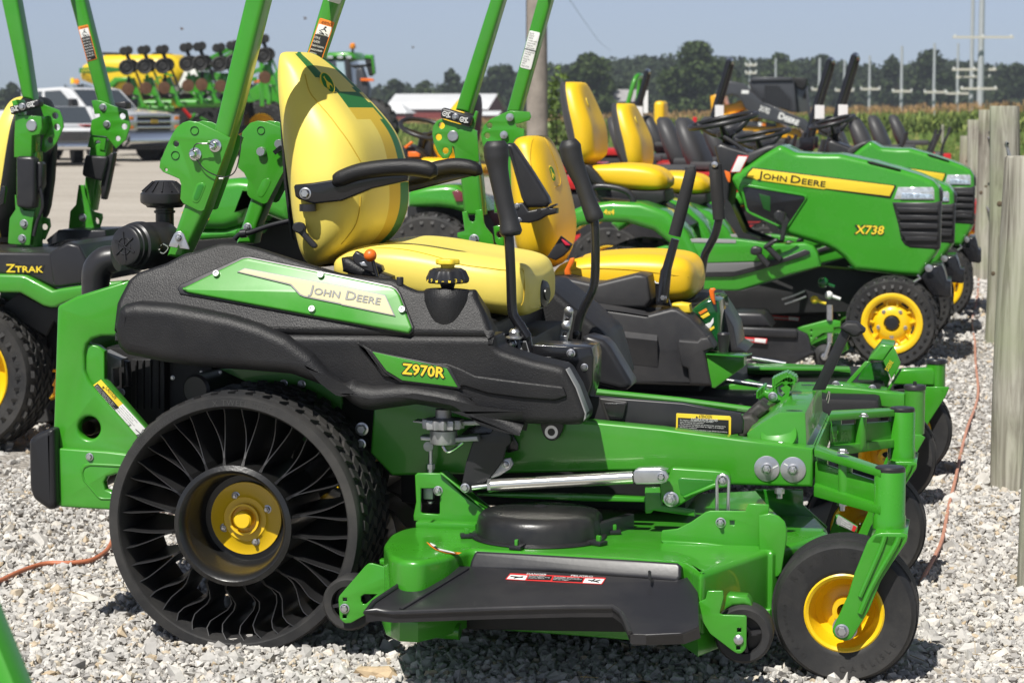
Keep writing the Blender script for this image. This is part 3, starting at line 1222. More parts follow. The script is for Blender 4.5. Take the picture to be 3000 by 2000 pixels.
for i, (dx, dt, w, dep, arms, lb) in enumerate([
        (2236, -60, 9, 150, [(2187, 2288, 160), (2196, 2276, 178)], 'thinner of the two tall steel poles above the fence posts'),
        (2257, -60, 14, 148, [(2188, 2328, 86), (2206, 2290, 204)], 'thicker of the two tall steel poles above the fence posts, with the high crossarm'),
        (2201, 100, 6, 300, [(2172, 2232, 215)], 'steel pole just left of the two tall poles'), (2147, 100, 7, 310, [(2122, 2174, 212)], 'second steel pole left of the two tall poles'),
        (2072, 106, 7, 320, [(2049, 2095, 210)], 'steel pole behind the right end of the corn, with one long crossarm'), (1998, 128, 6, 380, [(1976, 2022, 205)], 'steel pole right of the second black roll bar'),
        (1940, 138, 6, 400, [(1918, 1962, 208)], 'steel pole between the two black roll bars'), (1883, 134, 7, 330, [(1864, 1902, 206)], 'steel pole right of the loader cab'),
        (1907, 160, 4, 500, [], 'faint thin steel pole beside the black roll bar'), (1782, 134, 5, 420, [], 'thin pole standing above the loader roof'),
        (1822, 160, 4, 500, [], 'short thin pole above the right end of the loader roof'), (1722, 138, 4, 420, [(1712, 1738, 150), (1712, 1738, 168)], 'thin pole with two crossarms behind the left black roll bar')]):
    steel_pole(dx, dt, w, dep, arms, lb)
a, b_ = at(1655, -20, 120), at(1790, 150, 330)
MBc = MB().tube([a, a + (b_ - a) * .5 + Vector((0, 0, -.5)), b_], .014, 5, sub=8)
tag(MBc.build('power_line', mat('dark_wire', (.1, .1, .11), .6)), 'thin power line sloping down across the sky', 'power line')

# ------------------------------------------------------------ barns
ROOFW = mat('white_metal_roof', (.72, .73, .74), .5, var=.05, vscale=.5)
REDB = mat('barn_red_boards', (.22, .03, .025), .8, var=.2, vscale=2)


def barn(dx0, dx1, d_ridge, d_eave, depth, label, depth_m=10, hip=0.0, roof=ROOFW):
    a, b_ = at(dx0 * D_, d_eave * D_, depth), at(dx1 * D_, d_eave * D_, depth)
    zr = at(dx0 * D_, d_ridge * D_, depth + depth_m / 2).z
    g = gz(a.y)
    ze = a.z
    root = thing('barn', ((a.x + b_.x) / 2, a.y, g), label, 'barn')
    x0, x1, y0, y1 = a.x, b_.x, a.y, a.y + depth_m
    ym = (y0 + y1) / 2
    w = MB()
    w.hexa([(x0, y0, g), (x1, y0, g), (x1, y1, g), (x0, y1, g), (x0, y0, ze), (x1, y0, ze), (x1, y1, ze), (x0, y1, ze)])
    w.prism([(x0, y0, ze), (x0, y1, ze), (x0, ym, zr)], (x1 - x0, 0, 0)) if not hip else None
    w.build('wall', REDB, root)
    r = MB()
    e = .4
    hx = (x1 - x0) * hip
    r.add([(x0 - e, y0 - e, ze - .1), (x1 + e, y0 - e, ze - .1), (x1 + e - hx, ym, zr), (x0 - e + hx, ym, zr), (x0 - e, y1 + e, ze - .1), (x1 + e, y1 + e, ze - .1)],
          [(0, 1, 2, 3), (5, 4, 3, 2), (4, 0, 3), (1, 5, 2)] if hip else [(0, 1, 2, 3), (5, 4, 3, 2)])
    r.build('roof', roof, root)
    return root


barn(888, 1126, 216, 250, 400, 'long red barn with a white metal roof beyond the corn', 16)
barn(868, 934, 238, 259, 385, 'small red outbuilding with a white hipped roof at the left end of the long barn', 6, hip=.4)
barn(1092, 1142, 255, 264, 380, 'low white-roofed shed at the right end of the long barn', 5)
barn(1409, 1452, 206, 232, 330, 'dark red gabled barn beside the broad round tree', 8, roof=mat('grey_barn_roof', (.35, .34, .34), .6))
# ------------------------------------------------------------ wheel builders


def lugs(mb, C, R, y0, y1, n, rows, h, skew=.35, fill=.62, rng_=rng):
    """tread blocks round a tyre whose axle runs along Y; rows across the width, staggered"""
    w = (y1 - y0) / rows
    for k in range(n):
        for j in range(rows):
            a = 2 * math.pi * (k + (.5 if j % 2 else 0)) / n
            da = math.pi / n * fill
            sk = skew * da * (1 if j % 2 else -1)
            ya, yb = y0 + w * (j + .08), y0 + w * (j + .92)
            vs = []
            for rr, sh in ((R - .002, 1.0), (R + h, .82)):
                for yy, s in ((ya, -1), (yb, 1)):
                    for d in ((-1, 1) if s < 0 else (1, -1)):
                        an = a + d * da * sh + s * sk
                        vs.append((C.x + math.cos(an) * rr, C.y + yy, C.z + math.sin(an) * rr))
            mb.hexa(vs)


def tyre_profile(R, w, rin, crown=.35):
    """cross-section of a round-shouldered tyre: (radius, y) from the near bead to the far bead"""
    out = []
    h = R - rin
    for i in range(17):
        t = -1.28 + 2.56 * i / 16
        y = math.copysign(abs(math.sin(t)) ** .8, math.sin(t)) * w / 2
        r = rin + h * (.42 + .58 * max(0, math.cos(t)) ** .45) if abs(t) < 1.5 else rin
        out.append((r, y + w / 2))
    out[0] = (rin + h * .18, w * .06)
    out[-1] = (rin + h * .18, w * .94)
    return [(rin, w * .1), (rin + h * .06, w * .07)] + out + [(rin + h * .06, w * .93), (rin, w * .9)]


def tyre_text(par, s, C, yf, r, a0, a1, h, m, name='lettering'):
    """letters standing on the near side wall of a tyre along an arc (degrees, anticlockwise from +X);
    yf(radius) gives the depth of the side wall"""
    mb = MB()
    cap = max(p.y for p in text_mesh('H')[0])
    adv = [max([p.x for p in text_mesh(c)[0]] or [.3]) + .12 for c in s]
    tot, pos = sum(adv), 0
    for c, ad in zip(s, adv):
        a = math.radians(a0 + (a1 - a0) * (pos + ad / 2) / tot)
        pos += ad
        if c == ' ':
            continue
        d = Vector((math.cos(a), 0, math.sin(a)))
        t = Vector((-d.z, 0, d.x)) * (1 if a1 > a0 else -1)
        k = h / cap
        vs, fs = text_mesh(c)
        wid = max(p.x for p in vs)
        out = []
        for p in vs:
            P = C + d * r + t * ((p.x - wid / 2) * k) + (d if a1 < a0 else -d) * (p.y * k)
            rr = math.hypot(P.x - C.x, P.z - C.z)
            out.append(Vector((P.x, yf(rr) - .0009, P.z)))
        mb.add(out, fs)
    return mesh_obj(name, mb.v, mb.f, m, par, 0)


def wall_depth(C, R, w, rin):
    pr = sorted((r, y) for r, y in tyre_profile(R, w, rin) if y <= w / 2 and r > rin * 1.02)

    def f(rr):
        for (r0, y0), (r1, y1) in zip(pr, pr[1:]):
            if r0 <= rr <= r1:
                return C.y + y0 + (y1 - y0) * (rr - r0) / max(r1 - r0, 1e-6)
        return C.y + .004
    return f


def airless_wheel(par, C, w, R):
    """airless drive wheel: tread band, curved spokes, hub cup and yellow disc; C at the near face"""
    tb = MB()
    ri = R - .03
    prof = [(ri, .0), (ri + .003, -.004), (R - .006, -.003), (R - .001, .006), (R, .03), (R - .004, .04), (R - .004, w / 2), (R - .006, w - .012), (R - .014, w), (ri, w),
            (ri - .006, w * .9), (ri - .007, w * .5), (ri - .006, w * .06), (ri, .0)]
    tb.lathe([(r, -y) for r, y in prof], C, (0, -1, 0), 96)
    lugs(tb, C, R - .006, .026, w - .004, 46, 6, .011, skew=.5, fill=.66)
    wheel = tb.build('drive_wheel', RUB, par, 40)
    rh, depth = .139, .120
    hub = MB().lathe([(rh + .012, -.03), (rh + .012, .0), (rh, .006), (rh - .008, .0), (rh - .016, -.03), (rh - .024, -depth + .01), (rh - .03, -depth), (.05, -depth - .002)],
                     C, (0, -1, 0), 64)
    hub.lathe([(rh + .012, -w + .02), (rh + .012, -.03)], C, (0, -1, 0), 64)
    hub.lathe([(rh + .012, -w + .02), (.05, -w + .06)], C, (0, -1, 0), 48)
    hub.build('hub_cup', mat('hub_black_paint', (.015, .015, .015), .3, coat=.25, bump=.35, bscale=120), wheel, 50)
    disc = MB().lathe([(.093, -depth + .004), (.092, -depth + .010), (.062, -depth + .012), (.055, -depth + .018), (.04, -depth + .018), (.0395, -depth + .030),
                       (.034, -depth + .030), (.033, -depth + .016), (.024, -depth + .016), (.023, -depth + .040), (.019, -depth + .044), (0, -depth + .044)],
                      C, (0, -1, 0), 48).build('wheel_disc', YELP, wheel, 40)
    for i in range(4):
        a = math.radians(24 + 90 * i)
        bolt(wheel, C + Vector((math.cos(a) * .062, depth - .012, math.sin(a) * .062)), (0, -1, 0), .014, nut=True, name='lug_nut')
    n = 20
    SPK = mat('spoke_rubber', (.02, .02, .021), .38, var=.1, bump=.05)
    for k in range(n * 2):
        base = 2 * math.pi * (k // 2 + .5) / n
        sgn = 1 if k % 2 else -1
        end = base + sgn * math.pi / n * .5
        down = max(0.0, -math.sin(base) - .55) / .45
        path = []
        for i in range(9):
            t = i / 8
            r = rh + .010 + (ri - .003 - rh - .010) * t
            split = max(0, (t - .14) / .86)
            a = base + (end - base) * min(1, split * 1.12)
            a += .022 * math.sin(math.pi * split) * (1 if math.cos(base) < 0 else -1) * abs(math.cos(base))
            a += down * (.085 * math.sin(2 * math.pi * split) + .03 * math.sin(math.pi * split))
            path.append((r, a, .0026 + .006 * max(0, 1 - t * 5)))
        mb = MB()
        rows = []
        for i, (r, a, th) in enumerate(path):
            t = i / 8
            y0 = .012 + .022 * math.sin(math.pi * t)
            d, tv = Vector((math.cos(a), 0, math.sin(a))), Vector((-math.sin(a), 0, math.cos(a)))
            p = C + d * r
            rows.append([p - tv * th / 2 + Vector((0, y0, 0)), p + tv * th / 2 + Vector((0, y0, 0)),
                         p + tv * th / 2 + Vector((0, w - .02, 0)), p - tv * th / 2 + Vector((0, w - .02, 0))])
        mb.grid(rows, closed_u=True)
        mesh_obj('spoke', mb.v, mb.f, SPK, wheel, 50)
    TXT = mat('raised_rubber_letters', (.05, .05, .05), .5)
    tyre_text(wheel, 'NOT FOR HIGHWAY USE', C, lambda r_: C.y - .0035, ri + .006, 146, 116, .010, TXT)
    tyre_text(wheel, 'X TWEEL TURF', C, lambda r_: C.y - .0035, ri + .0045, 99, 70, .014, TXT)
    return wheel


def pneumatic(par, C, R, w, rin, rim_fn, m=RUB, name='wheel', lug=None, ribs=0):
    """C at the near side wall plane; axle along Y"""
    prof = tyre_profile(R, w, rin)
    tb = MB()
    tb.lathe([(r, -y) for r, y in prof], C, (0, -1, 0), 72)
    if ribs:
        for i in range(ribs):
            yy = w * (.28 + .44 * i / (ribs - 1))
            tb.lathe([(R - .006, -yy + .006), (R + .002, -yy + .005), (R + .002, -yy - .005), (R - .006, -yy - .006)], C, (0, -1, 0), 72)
    if lug:
        n, rows, h = lug
        lugs(tb, C, R - h * .4, w * .1, w * .9, n, rows, h, skew=.8, fill=.55)
        for side in (0, 1):
            for k in range(n):
                a = 2 * math.pi * (k + .5 * side) / n
                da = math.pi / n * .5
                vs = []
                for rr, yy in ((R - .048 * R / .23, w * .015), (R + h * .2, w * .17)):
                    for d in (-1, 1):
                        sc = .55 if rr < R - .02 else 1
                        for dy in (0, 1):
                            y = (yy - .004 + dy * .02) if not side else w - (yy - .004 + dy * .02)
                            vs.append((C.x + math.cos(a + d * da * sc) * rr, C.y + y, C.z + math.sin(a + d * da * sc) * rr))
                tb.hexa([vs[0], vs[2], vs[3], vs[1], vs[4], vs[6], vs[7], vs[5]])
    wheel = tb.build(name, m, par, 45)
    rim_fn(wheel, C, rin, w)
    return wheel


def dish_rim(wheel, C, rin, w):
    MB().lathe([(rin, -w * .12), (rin + .004, -w * .07), (rin, -w * .055), (rin - .007, -w * .08), (rin - .012, -w * .2), (rin - .02, -w * .4), (rin * .62, -w * .47), (rin * .5, -w * .44),
                (rin * .34, -w * .43), (rin * .32, -w * .2), (rin * .2, -w * .2), (rin * .2, -w * .8), (rin * .6, -w * .6), (rin - .01, -w * .8), (rin, -w * .94)], C, (0, -1, 0), 48).build('rim', YELP, wheel, 35)


# ------------------------------------------------------------ the near mower
M1 = thing('riding_mower', (-1.0, 6.0, 0), 'nearest zero-turn mower, with black side cover, spoked airless rear wheel and lemon yellow seat',
           'riding mower', 'riding mowers for sale in the row')
YT = 5.39
Ctw = hit(q('D 534,1207')[0], PY(YT))
Rtw = .325
Ctw.z = Rtw - .014
wh1 = airless_wheel(M1, Ctw, .29, Rtw)
dup(wh1, (0, 1.0, 0), par=M1, pred=lambda k: 'lettering' not in k.name)

# rear guard, bumper, exhaust
PA = PY(5.50)
exh = rp('R4 582,1465', 76, PA, 28)
guard = slab('rear_guard', 'R4 374,676 384,660 500,600 845,494 845,862 660,862 600,880 566,915 553,965 552,1080 580,1150 640,1225 900,1520 980,1640 980,1720 R7 345,42 R4 345,1560', PA, .035, GREEN, M1,
             bevel=.009, holes=[exh])
slab('guard_flange', 'R4 553,905 640,925 682,960 682,1142 985,1492 1000,1560 900,1568 590,1190 545,1080', PY(5.512), .03, GREEN, M1, bevel=.005)
slab('guard_side', [Vector((guard.data.vertices[0].co.x, 0, 0))] and
     [hit(q('R4 378,672')[0], PA) + Vector((.012, .03, 0)), hit(q('R4 378,672')[0], PA) + Vector((.012, .9, 0)), hit(q('R4 352,1560')[0], PA) + Vector((.012, .9, 0)), hit(q('R4 352,1560')[0], PA) + Vector((.012, .03, 0))],
     (hit(q('R4 362,1000')[0], PA) + Vector((.004, 0, 0)), Vector((-1, 0, 0))), .012, GREEN, M1, bevel=.002)
slab('lower_guard', 'R7 348,24 700,50 880,72 890,436 720,434 395,414 372,392', PY(5.488), .03, GREEN, M1, bevel=.006, r=.004,
     holes=['R7 680,250 700,215 740,205 760,196 775,205 800,205 800,310 735,316 690,300'])
slab('stamped_rib', 'R7 525,165 548,132 585,124 900,140 900,160 590,146 556,160 545,190 555,235 650,345 675,352 900,352 900,370 655,368 635,352 540,240', PY(5.4855), .008, GREEN, M1, bevel=.0035, r=.004)
slab('rear_bumper', 'D 64,1012 76,1000 112,984 123,986 128,1158 120,1171 110,1172 74,1146 66,1120', PY(5.46), 1.0, mat('bumper_rubber', (.014, .014, .016), .4, bump=.15, bscale=60), M1, bevel=.016, r=.01, res=4)
ex = MB()
ce = hit(q('R4 582,1465')[0], PY(5.53))
ex.lathe([(.016, -.25), (.0175, -.005), (.0185, 0), (.0195, -.005), (.020, -.25)], ce, (0, -1, 0), 28)
ex.build('exhaust_pipe', BRN, M1)
bolts(M1, 'R7 588,84', PY(5.486), .013)

# engine seen through the guard and under the cover
eng = MB()
for b in ((.45, 1.0),):
    a0, a1 = hit(q('R4 690,930')[0], PY(5.72)), hit(q('R4 1400,1560')[0], PY(5.72))
    eng.hexa([(a0.x, 5.72, a1.z - .05), (a1.x, 5.72, a1.z - .05), (a1.x, 6.5, a1.z - .05), (a0.x, 6.5, a1.z - .05), (a0.x, 5.72, a0.z), (a1.x, 5.72, a0.z), (a1.x, 6.5, a0.z), (a0.x, 6.5, a0.z)])
eng.build('engine', DARK, M1, bevel=.01)
slabs('engine_cover', [('R4 860,1010 1080,1010 1080,1480 860,1440', PY(5.68), .05)] +
      [('R4 %d,1020 %d,1020 %d,1340 %d,1340' % (x, x + 14, x + 14, x), PY(5.672), .02) for x in (885, 930, 980, 1030)], DARK, M1, bevel=.004)
slab('engine_block_side', 'R4 682,958 780,1008 800,1012 800,1066 740,1078 745,1195 720,1210 682,1150', PY(5.63), .05, CASTM, M1, bevel=.006)
slab('engine_hose_bracket', 'R4 805,1020 838,1030 845,1190 800,1200 808,1100', PY(5.61), .03, BLKS, M1, bevel=.008)
of = MB().lathe([(0, .05), (.034, .05), (.041, .044), (.042, 0), (.042, -.1), (0, -.1)], hit(q('R4 1350,1200')[0], PY(5.66)), (-.25, -1, 0), 28)
of.build('oil_filter', BLKS, M1)
bolts(M1, 'R4 1132,1134', PY(5.67), .008)
bolts(M1, 'R4 1320,1097 1445,1098', PY(5.68), .006)
bolts(M1, 'R4 795,1230', PY(5.6), .014, m=CASTM)

# frame side plate and front rail
PF = PY(5.60)
slab('frame_rail', 'D 860,905 1000,915 1345,967 1520,984 1700,1008 1868,1030 1866,1118 1640,1112 1490,1080 1110,1088 900,1092 850,1040', PF, .06, GREEN, M1, bevel=.008, res=4)
slab('frame_plate', 'R4 1440,1078 1700,1060 2240,1100 2240,1568 2000,1560 1700,1200', PY(5.71), .02, GREEN, M1)
bolts(M1, 'R4 1862,1172 1980,1176', PY(5.705), .014)
bolts(M1, 'R5 135,1470', PF, .022)
bolts(M1, 'R5 130,1568', PF, .016)
MB().box((-1.0, 6.25, .45), (1.1, .06, .11)).build('far_frame_rail', GREEN, M1, bevel=.006)
# underside machinery so that no daylight shows beneath the seat
MB().box((-1.05, 6.05, .42), (.75, .5, .22)).box((-1.35, 6.05, .6), (.55, .5, .3)).build('transmission', DARK, M1, bevel=.01)
tw = MB()
tw.cyl(Ctw + Vector((0, .2, 0)), Ctw + Vector((0, 1.1, 0)), .05, 20)
tw.build('axle', DARK, M1)

# black side cover: sloping upper panel, upright flank, rolled flare
ZC, SL = .785, .40
n_up = Vector((0, -1, SL)).normalized()
PU = (Vector((0, 5.445, ZC)), n_up)
PFK = PY(5.445)


xl = hit(q('R4 736,838')[0], PFK).x
xr = hit(q('R5 1012,900')[0], PFK).x
up_pts = [Vector((xl, 5.445, ZC))] + hits('R4 757,640 790,572 838,482 900,432 1080,372 1200,310 1240,302 1300,284 1440,238 1560,238 1700,272 1960,355 2240,438 R5 350,476 430,524 500,552 '
                                         '880,542 893,600 940,690 985,820', PU) + [Vector((xr, 5.445, ZC))]
cov = bmesh.new()
for pts, pl, t, bv in ((up_pts, PU, .20, .018),
                       (hits('R4 736,838 748,880 772,940 822,984 1040,1030 1300,1068 1600,1084 1900,1110 2100,1185 R5 -20,1240 60,1310 120,1342 200,1350 480,1312 700,1352 860,1392 1200,1440 1500,1448 1570,1444 '
                             '1600,1412 1605,1370 1540,1200 1470,1080 1440,1062 1350,1040 1260,1022 1160,990 1060,958 1020,932', PFK) + [Vector((xr, 5.445, ZC + .004))], PFK, .13, .02),
                       (hits('R4 738,800 760,690 800,655 880,640 1100,655 1300,690 1500,730 1700,790 1880,870 2040,985 2150,1110 2240,1180 R5 60,1150 110,1180 200,1195 400,1180 640,1215 760,1240 870,1310 940,1370 1040,1405 '
                             '1200,1440 860,1395 700,1355 480,1316 200,1356 120,1348 60,1314 -20,1246 R4 2100,1190 1900,1116 1600,1090 1300,1072 1040,1034 822,988 772,944 746,880', PY(5.415)), PY(5.415), .09, .030),
                       (hits('R5 100,890 200,950 330,1000 500,1030 700,1040 790,1075 880,1120 1180,1160 1440,1190 1455,1195 1480,1260 1400,1285 1180,1270 960,1240 800,1190 770,1200 700,1085 205,962 300,1090 400,1155 '
                             '740,1210 860,1285 760,1236 420,1170 270,1130', PY(5.437)), PY(5.437), .02, .006)):
    me = slab_mesh(pts, pl, t, bv, res=5, r=.006)
    cov.from_mesh(me)
    bpy.data.meshes.remove(me)
me = bpy.data.meshes.new('side_cover')
cov.to_mesh(me)
cov.free()
me.materials.append(BLK)
cover = link('side_cover', me, M1, 50)
# tower under the filler cap, and the matching far side cover
pt = hit(q('R5 712,560')[0], PY(5.525))
MB().lathe([(0, 0), (.060, 0), (.0665, -.006), (.068, -.03), (.058, -.08), (.040, -.125), (.018, -.15), (0, -.155)], pt, (0, .18, 1), 32).build('filler_tower', BLK, M1, 60)
slab('top_deck', [Vector((xl + .25, 5.55, 0)), Vector((xr - .06, 5.55, 0)), Vector((xr - .06, 6.5, 0)), Vector((xl + .25, 6.5, 0))], (Vector((0, 0, .80)), Vector((0, 0, 1))), .1, BLK, M1, bevel=.02)
fc = MB()
fx0, fx1 = xl, hit(q('R5 1600,1400')[0], PFK).x
fc.prism([(fx0, 6.42, .6), (fx1 - .06, 6.42, .56), (fx1 - .1, 6.42, .70), (xr + .05, 6.42, .76), (xr - .05, 6.42, .84), (fx0 + .5, 6.42, .86), (fx0 + .1, 6.42, .84)], (0, .35, 0))
fc.build('far_side_cover', BLK, M1, bevel=.02, seg=3)

# green badge panel on the cover
def above(pl, d):
    return (pl[0] + pl[1] * d, pl[1])


PG = above(PU, .014)
gp = slab('badge_panel', 'R4 1190,548 1590,352 1625,346 2240,470 R5 325,538 352,550 378,585 456,790 462,806 440,838 0,758 R4 1230,572', PG, .03, GREEN, M1, bevel=.005, r=.003, res=3)
slab('panel_recess', 'R4 1160,548 1180,520 1590,336 1640,334 2240,455 R5 330,522 368,545 392,580 478,800 470,830 445,852 0,772 R4 1180,585', above(PU, .0045), .012, BLKS, M1, bevel=.004)
PG2 = above(PG, .0035)
slab('cream_stripe', 'R4 1555,440 1605,414 2240,530 R5 288,590 354,730 0,657 R4 2240,654 1995,604 1965,592 1905,527 1880,520', PG2, .004, GREYD, M1, bevel=.0008)
slab('stripe_face', 'R4 1568,438 1607,420 2240,536 R5 284,596 342,722 0,650 R4 2240,646 1998,597 1970,584 1912,521 1884,513', above(PG2, .0008), .003, CREAM, M1, bevel=.0006)
lettering('lettering', 'John Deere', 'R4 2024,580', 'R5 252,656', above(PG2, .0012), mat('silver_print', (.24, .245, .23), .5), M1, small=True, h=.022, bold=.0006)
for t_ in ('R4 1420,452', 'R4 2106,460', 'R4 2048,684', 'R5 400,688'):
    P = hit(q(t_)[0], above(PG, .002))
    MB().lathe([(0, .0035), (.004, .0035), (.0043, .006), (.0075, .006), (.0085, .004), (.0085, -.002), (0, -.002)], P, n_up, 18).build('panel_screw', ZINC, M1)
PZ9 = PY(5.430)
slab('model_plate', 'R5 203,964 690,1073 762,1196 400,1152 295,1088', PZ9, .008, GREEN, M1, bevel=.0015)
slab('model_recess', 'R5 180,955 700,1060 715,1070 785,1200 765,1212 385,1165 280,1100', PY(5.4335), .01, BLKS, M1, bevel=.003)
lettering('lettering', 'Z970R', 'R5 398,1108', 'R5 676,1136', above(PZ9, .0006), BLKD, M1, h=.026, bold=.0032, small=False)
lettering('lettering', 'Z970R', 'R5 401,1106', 'R5 673,1133', above(PZ9, .0014), YELD, M1, h=.0245, bold=.0012)
# cap
cc = hit(q('R5 698,512')[0], PY(5.50))
cb = MB()
rows = []
for r, z in ((.046, .0), (.051, .004), (.052, .012), (.044, .030), (.034, .036), (.0, .037)):
    rows.append([cc + Vector((math.cos(a) * r * (1 + (.045 * math.cos(10 * a) if r > .03 else 0)), math.sin(a) * r * (1 + (.045 * math.cos(10 * a) if r > .03 else 0)), z)) for a in [2 * math.pi * i / 80 for i in range(80)]])
cb.grid(rows, closed_u=True)
fcap = cb.build('filler_cap', BLKS, M1, 30)
MB().lathe([(.012, -.03), (.016, -.012), (.02, 0)], cc, (0, 0, 1), 20).build('cap_neck', BLKS, fcap)
kb = MB()
rows = []
for r, z in ((.017, .036), (.0175, .044), (.026, .045), (.0285, .048), (.0285, .055), (.027, .058), (0, .058)):
    rows.append([cc + Vector((math.cos(a) * r * (1 + (.06 * math.cos(6 * a) if r > .02 else 0)), math.sin(a) * r * (1 + (.06 * math.cos(6 * a) if r > .02 else 0)), z)) for a in [2 * math.pi * i / 48 for i in range(48)]])
kb.grid(rows, closed_u=True)
kb.build('cap_knob', YELD, fcap, 30)
mb = MB()
for i, ch in enumerate('1 9 1 - 1 3 5'.split()):
    a = -math.pi / 2 + (i - 3) * .3
    p = cc + Vector((math.cos(a) * .0535, math.sin(a) * .0535, .004))
    t = Vector((-math.sin(a), math.cos(a), 0))
    text_into(mb, ch, p - t * .003, p + t * .003, (math.cos(a), math.sin(a), .2), .009)
mesh_obj('cap_numbers', mb.v, mb.f, YELD, fcap, 0)
pk = hit(q('R5 385,500')[0], PY(5.5))
MB().lathe([(.009, -.01), (.009, .008), (.008, .010), (0, .010)], pk, (0, 0, 1), 14).build('cover_knob', BLKS, M1)

# ------------------------------------------------------------ air filter and pre-cleaner
pf = hit(q('R4 818,272')[0], PY(5.62))
ax = Vector((-.42, -1, .03)).normalized()
af = MB().lathe([(0, 0), (.020, 0), (.0215, .002), (.023, 0), (.046, -.001), (.050, -.004), (.052, -.014), (.0545, -.016), (.0545, -.03), (.060, -.034), (.063, -.05), (.063, -.064), (.058, -.07), (.058, -.085),
                 (.061, -.09), (.061, -.15), (.05, -.17), (0, -.172)], pf, ax, 44).build('air_filter', BLKS, M1, 35)
st = MB()
u_, v_, n_ = basis((pf, ax))
for i in range(3):
    a = math.radians(98 + 60 * i)
    d = u_ * math.cos(a) + v_ * math.sin(a)
    st.bar(pf + ax * .001 - d * .037, pf + ax * .001 + d * .037, .003, .004, up=ax)
st.build('filter_ribs', BLKS, af)
lk = MB().tube(hits('R4 1060,262 1040,300 1075,318 1105,280 1070,255', PY(5.66)), .0022, 6, sub=3)
lk.build('filter_clip', STEEL, af)
MB().tube(hits('R4 760,350 690,370 640,430 625,540 630,640', PY(5.78)), [.035, .04, .04, .036, .036], 20, sub=4).build('intake_hose', BLKS, M1, 60)
sb = hit(q('R1 1080,1345')[0], PY(5.78))
pc = MB().lathe([(.0, .0), (.052, .0), (.0615, .006), (.0635, .012), (.0625, .030), (.058, .034), (.030, .060), (.024, .064), (0, .064)], sb, (0, 0, 1), 20).build('precleaner_cap', BLKS, M1, 30)
rb = MB()
for i in range(14):
    a = 2 * math.pi * i / 14
    d = Vector((math.cos(a), math.sin(a), 0))
    rb.bar(sb + d * .0585 + Vector((0, 0, .036)), sb + d * .030 + Vector((0, 0, .0615)), .003, .004)
rb.build('cap_ribs', BLKS, pc)
MB().lathe([(.05, 0), (.046, -.006), (.024, -.008), (.024, -.014), (.028, -.015), (.028, -.02), (.024, -.022), (.024, -.1)], sb, (0, 0, 1), 24).build('precleaner_neck', BLKS, pc)

# ------------------------------------------------------------ folding roll bar of the near mower
def rollbar_hinge(par, k, outline, Y, holes=(), t=.007, m=GREEN, slot=None, ring_px=None, deep=.105):
    pl, pl2 = PY(Y), PY(Y + deep)
    o = slabs('hinge_plate', [(outline, pl, t, dict(holes=holes)), (hits(outline, pl), pl, t, dict(holes=[], r=.004))][:1], m, par, bevel=.0018)
    pts2 = [p + Vector((0, deep, 0)) for p in hits(outline, pl)]
    slab('hinge_plate', pts2, pl2, t, m, par, bevel=.0018)
    return o


def tube_poly(name, text, Y, t, m, par, bev=.012):
    return slab(name, text, PY(Y), t, m, par, bevel=bev, res=4)


YR = 5.60
hA = [rp('R1 1155,945', 20, PY(YR - .008), 16), rp('R1 1090,1115', 10, PY(YR - .008), 12)]
rollbar_hinge(M1, 0, 'R1 1045,1100 1050,1060 1090,965 1130,880 1160,835 1200,805 1240,793 1300,802 1405,852 1512,905 1505,930 1340,1380 1322,1388 1300,1384 1200,1335 1182,1305 1188,1210 1175,1175 1160,1168 1070,1130', YR - .008, hA)
tube_poly('roll_bar_tube', 'R1 1665,-260 1790,-260 1735,0 1560,700 1478,1000 1350,1368 1200,1700 1090,1680 1212,1330 1400,860 1605,0', YR, .075, GREEN, M1)
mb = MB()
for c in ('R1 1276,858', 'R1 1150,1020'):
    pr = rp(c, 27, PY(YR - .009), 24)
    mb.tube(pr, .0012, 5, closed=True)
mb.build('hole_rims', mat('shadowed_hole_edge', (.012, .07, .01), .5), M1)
sl_ = MB().tube(hits('R1 1325,1218 1295,1300', PY(YR - .009)), .0135, 14, cap=True)
slab('stamped_slot', 'R1 1290,1205 1330,1195 1350,1215 1345,1235 1310,1320 1290,1336 1262,1325 1256,1300', PY(YR - .0095), .004, GREEN, M1, bevel=.0018, r=.006)
slab('slot_floor', 'R1 1300,1213 1326,1208 1338,1222 1306,1305 1290,1318 1270,1310 1270,1296', PY(YR - .0105), .002, mat('green_recess', (.02, .19, .012), .3, coat=.5), M1, bevel=.0006, r=.006)
for c in ('R1 1283,1012', 'R1 1414,956'):
    P = hit(q(c)[0], PY(YR - .008))
    MB().lathe([(.0165, 0), (.0165, .003), (.012, .004), (.012, .008), (.0095, .010), (.0085, .026), (.0065, .028), (.006, .026), (.0, .026)], P, (-.05, -1, .05), 22).build('hinge_pin', STEEL, M1)
MB().tube(hits('R1 1290,1045 1340,1110 1420,1152 1490,1160 1545,1120 1575,1000 1583,880', PY(YR - .02)), .0016, 6, sub=4).tube(hits('R1 1270,990 1275,960 1295,943 1330,943', PY(YR - .035)), .0016, 6, sub=4).tube(
    hits('R1 1358,942 1375,945 1395,955 M' .replace(' M', ''), PY(YR - .035)), .0016, 6).build('pin_lanyard', BLKS, M1)
MB().cyl(*hits('R1 1326,943 1362,943', PY(YR - .035)), .0028, 8).cyl(*hits('R1 1438,1172 1466,1172', PY(YR - .03)), .0028, 8).build('lanyard_sleeve', STEEL, M1)
br = slab('base_bracket', 'R4 1105,272 1118,240 1142,190 1160,174 1185,174 1205,192 1240,285 1240,294 1180,286 1172,262 1164,284', PY(5.575), .006, ZINC, M1, bevel=.0015)
bolts(M1, 'R4 1174,216', PY(5.575), .014, nut=True)
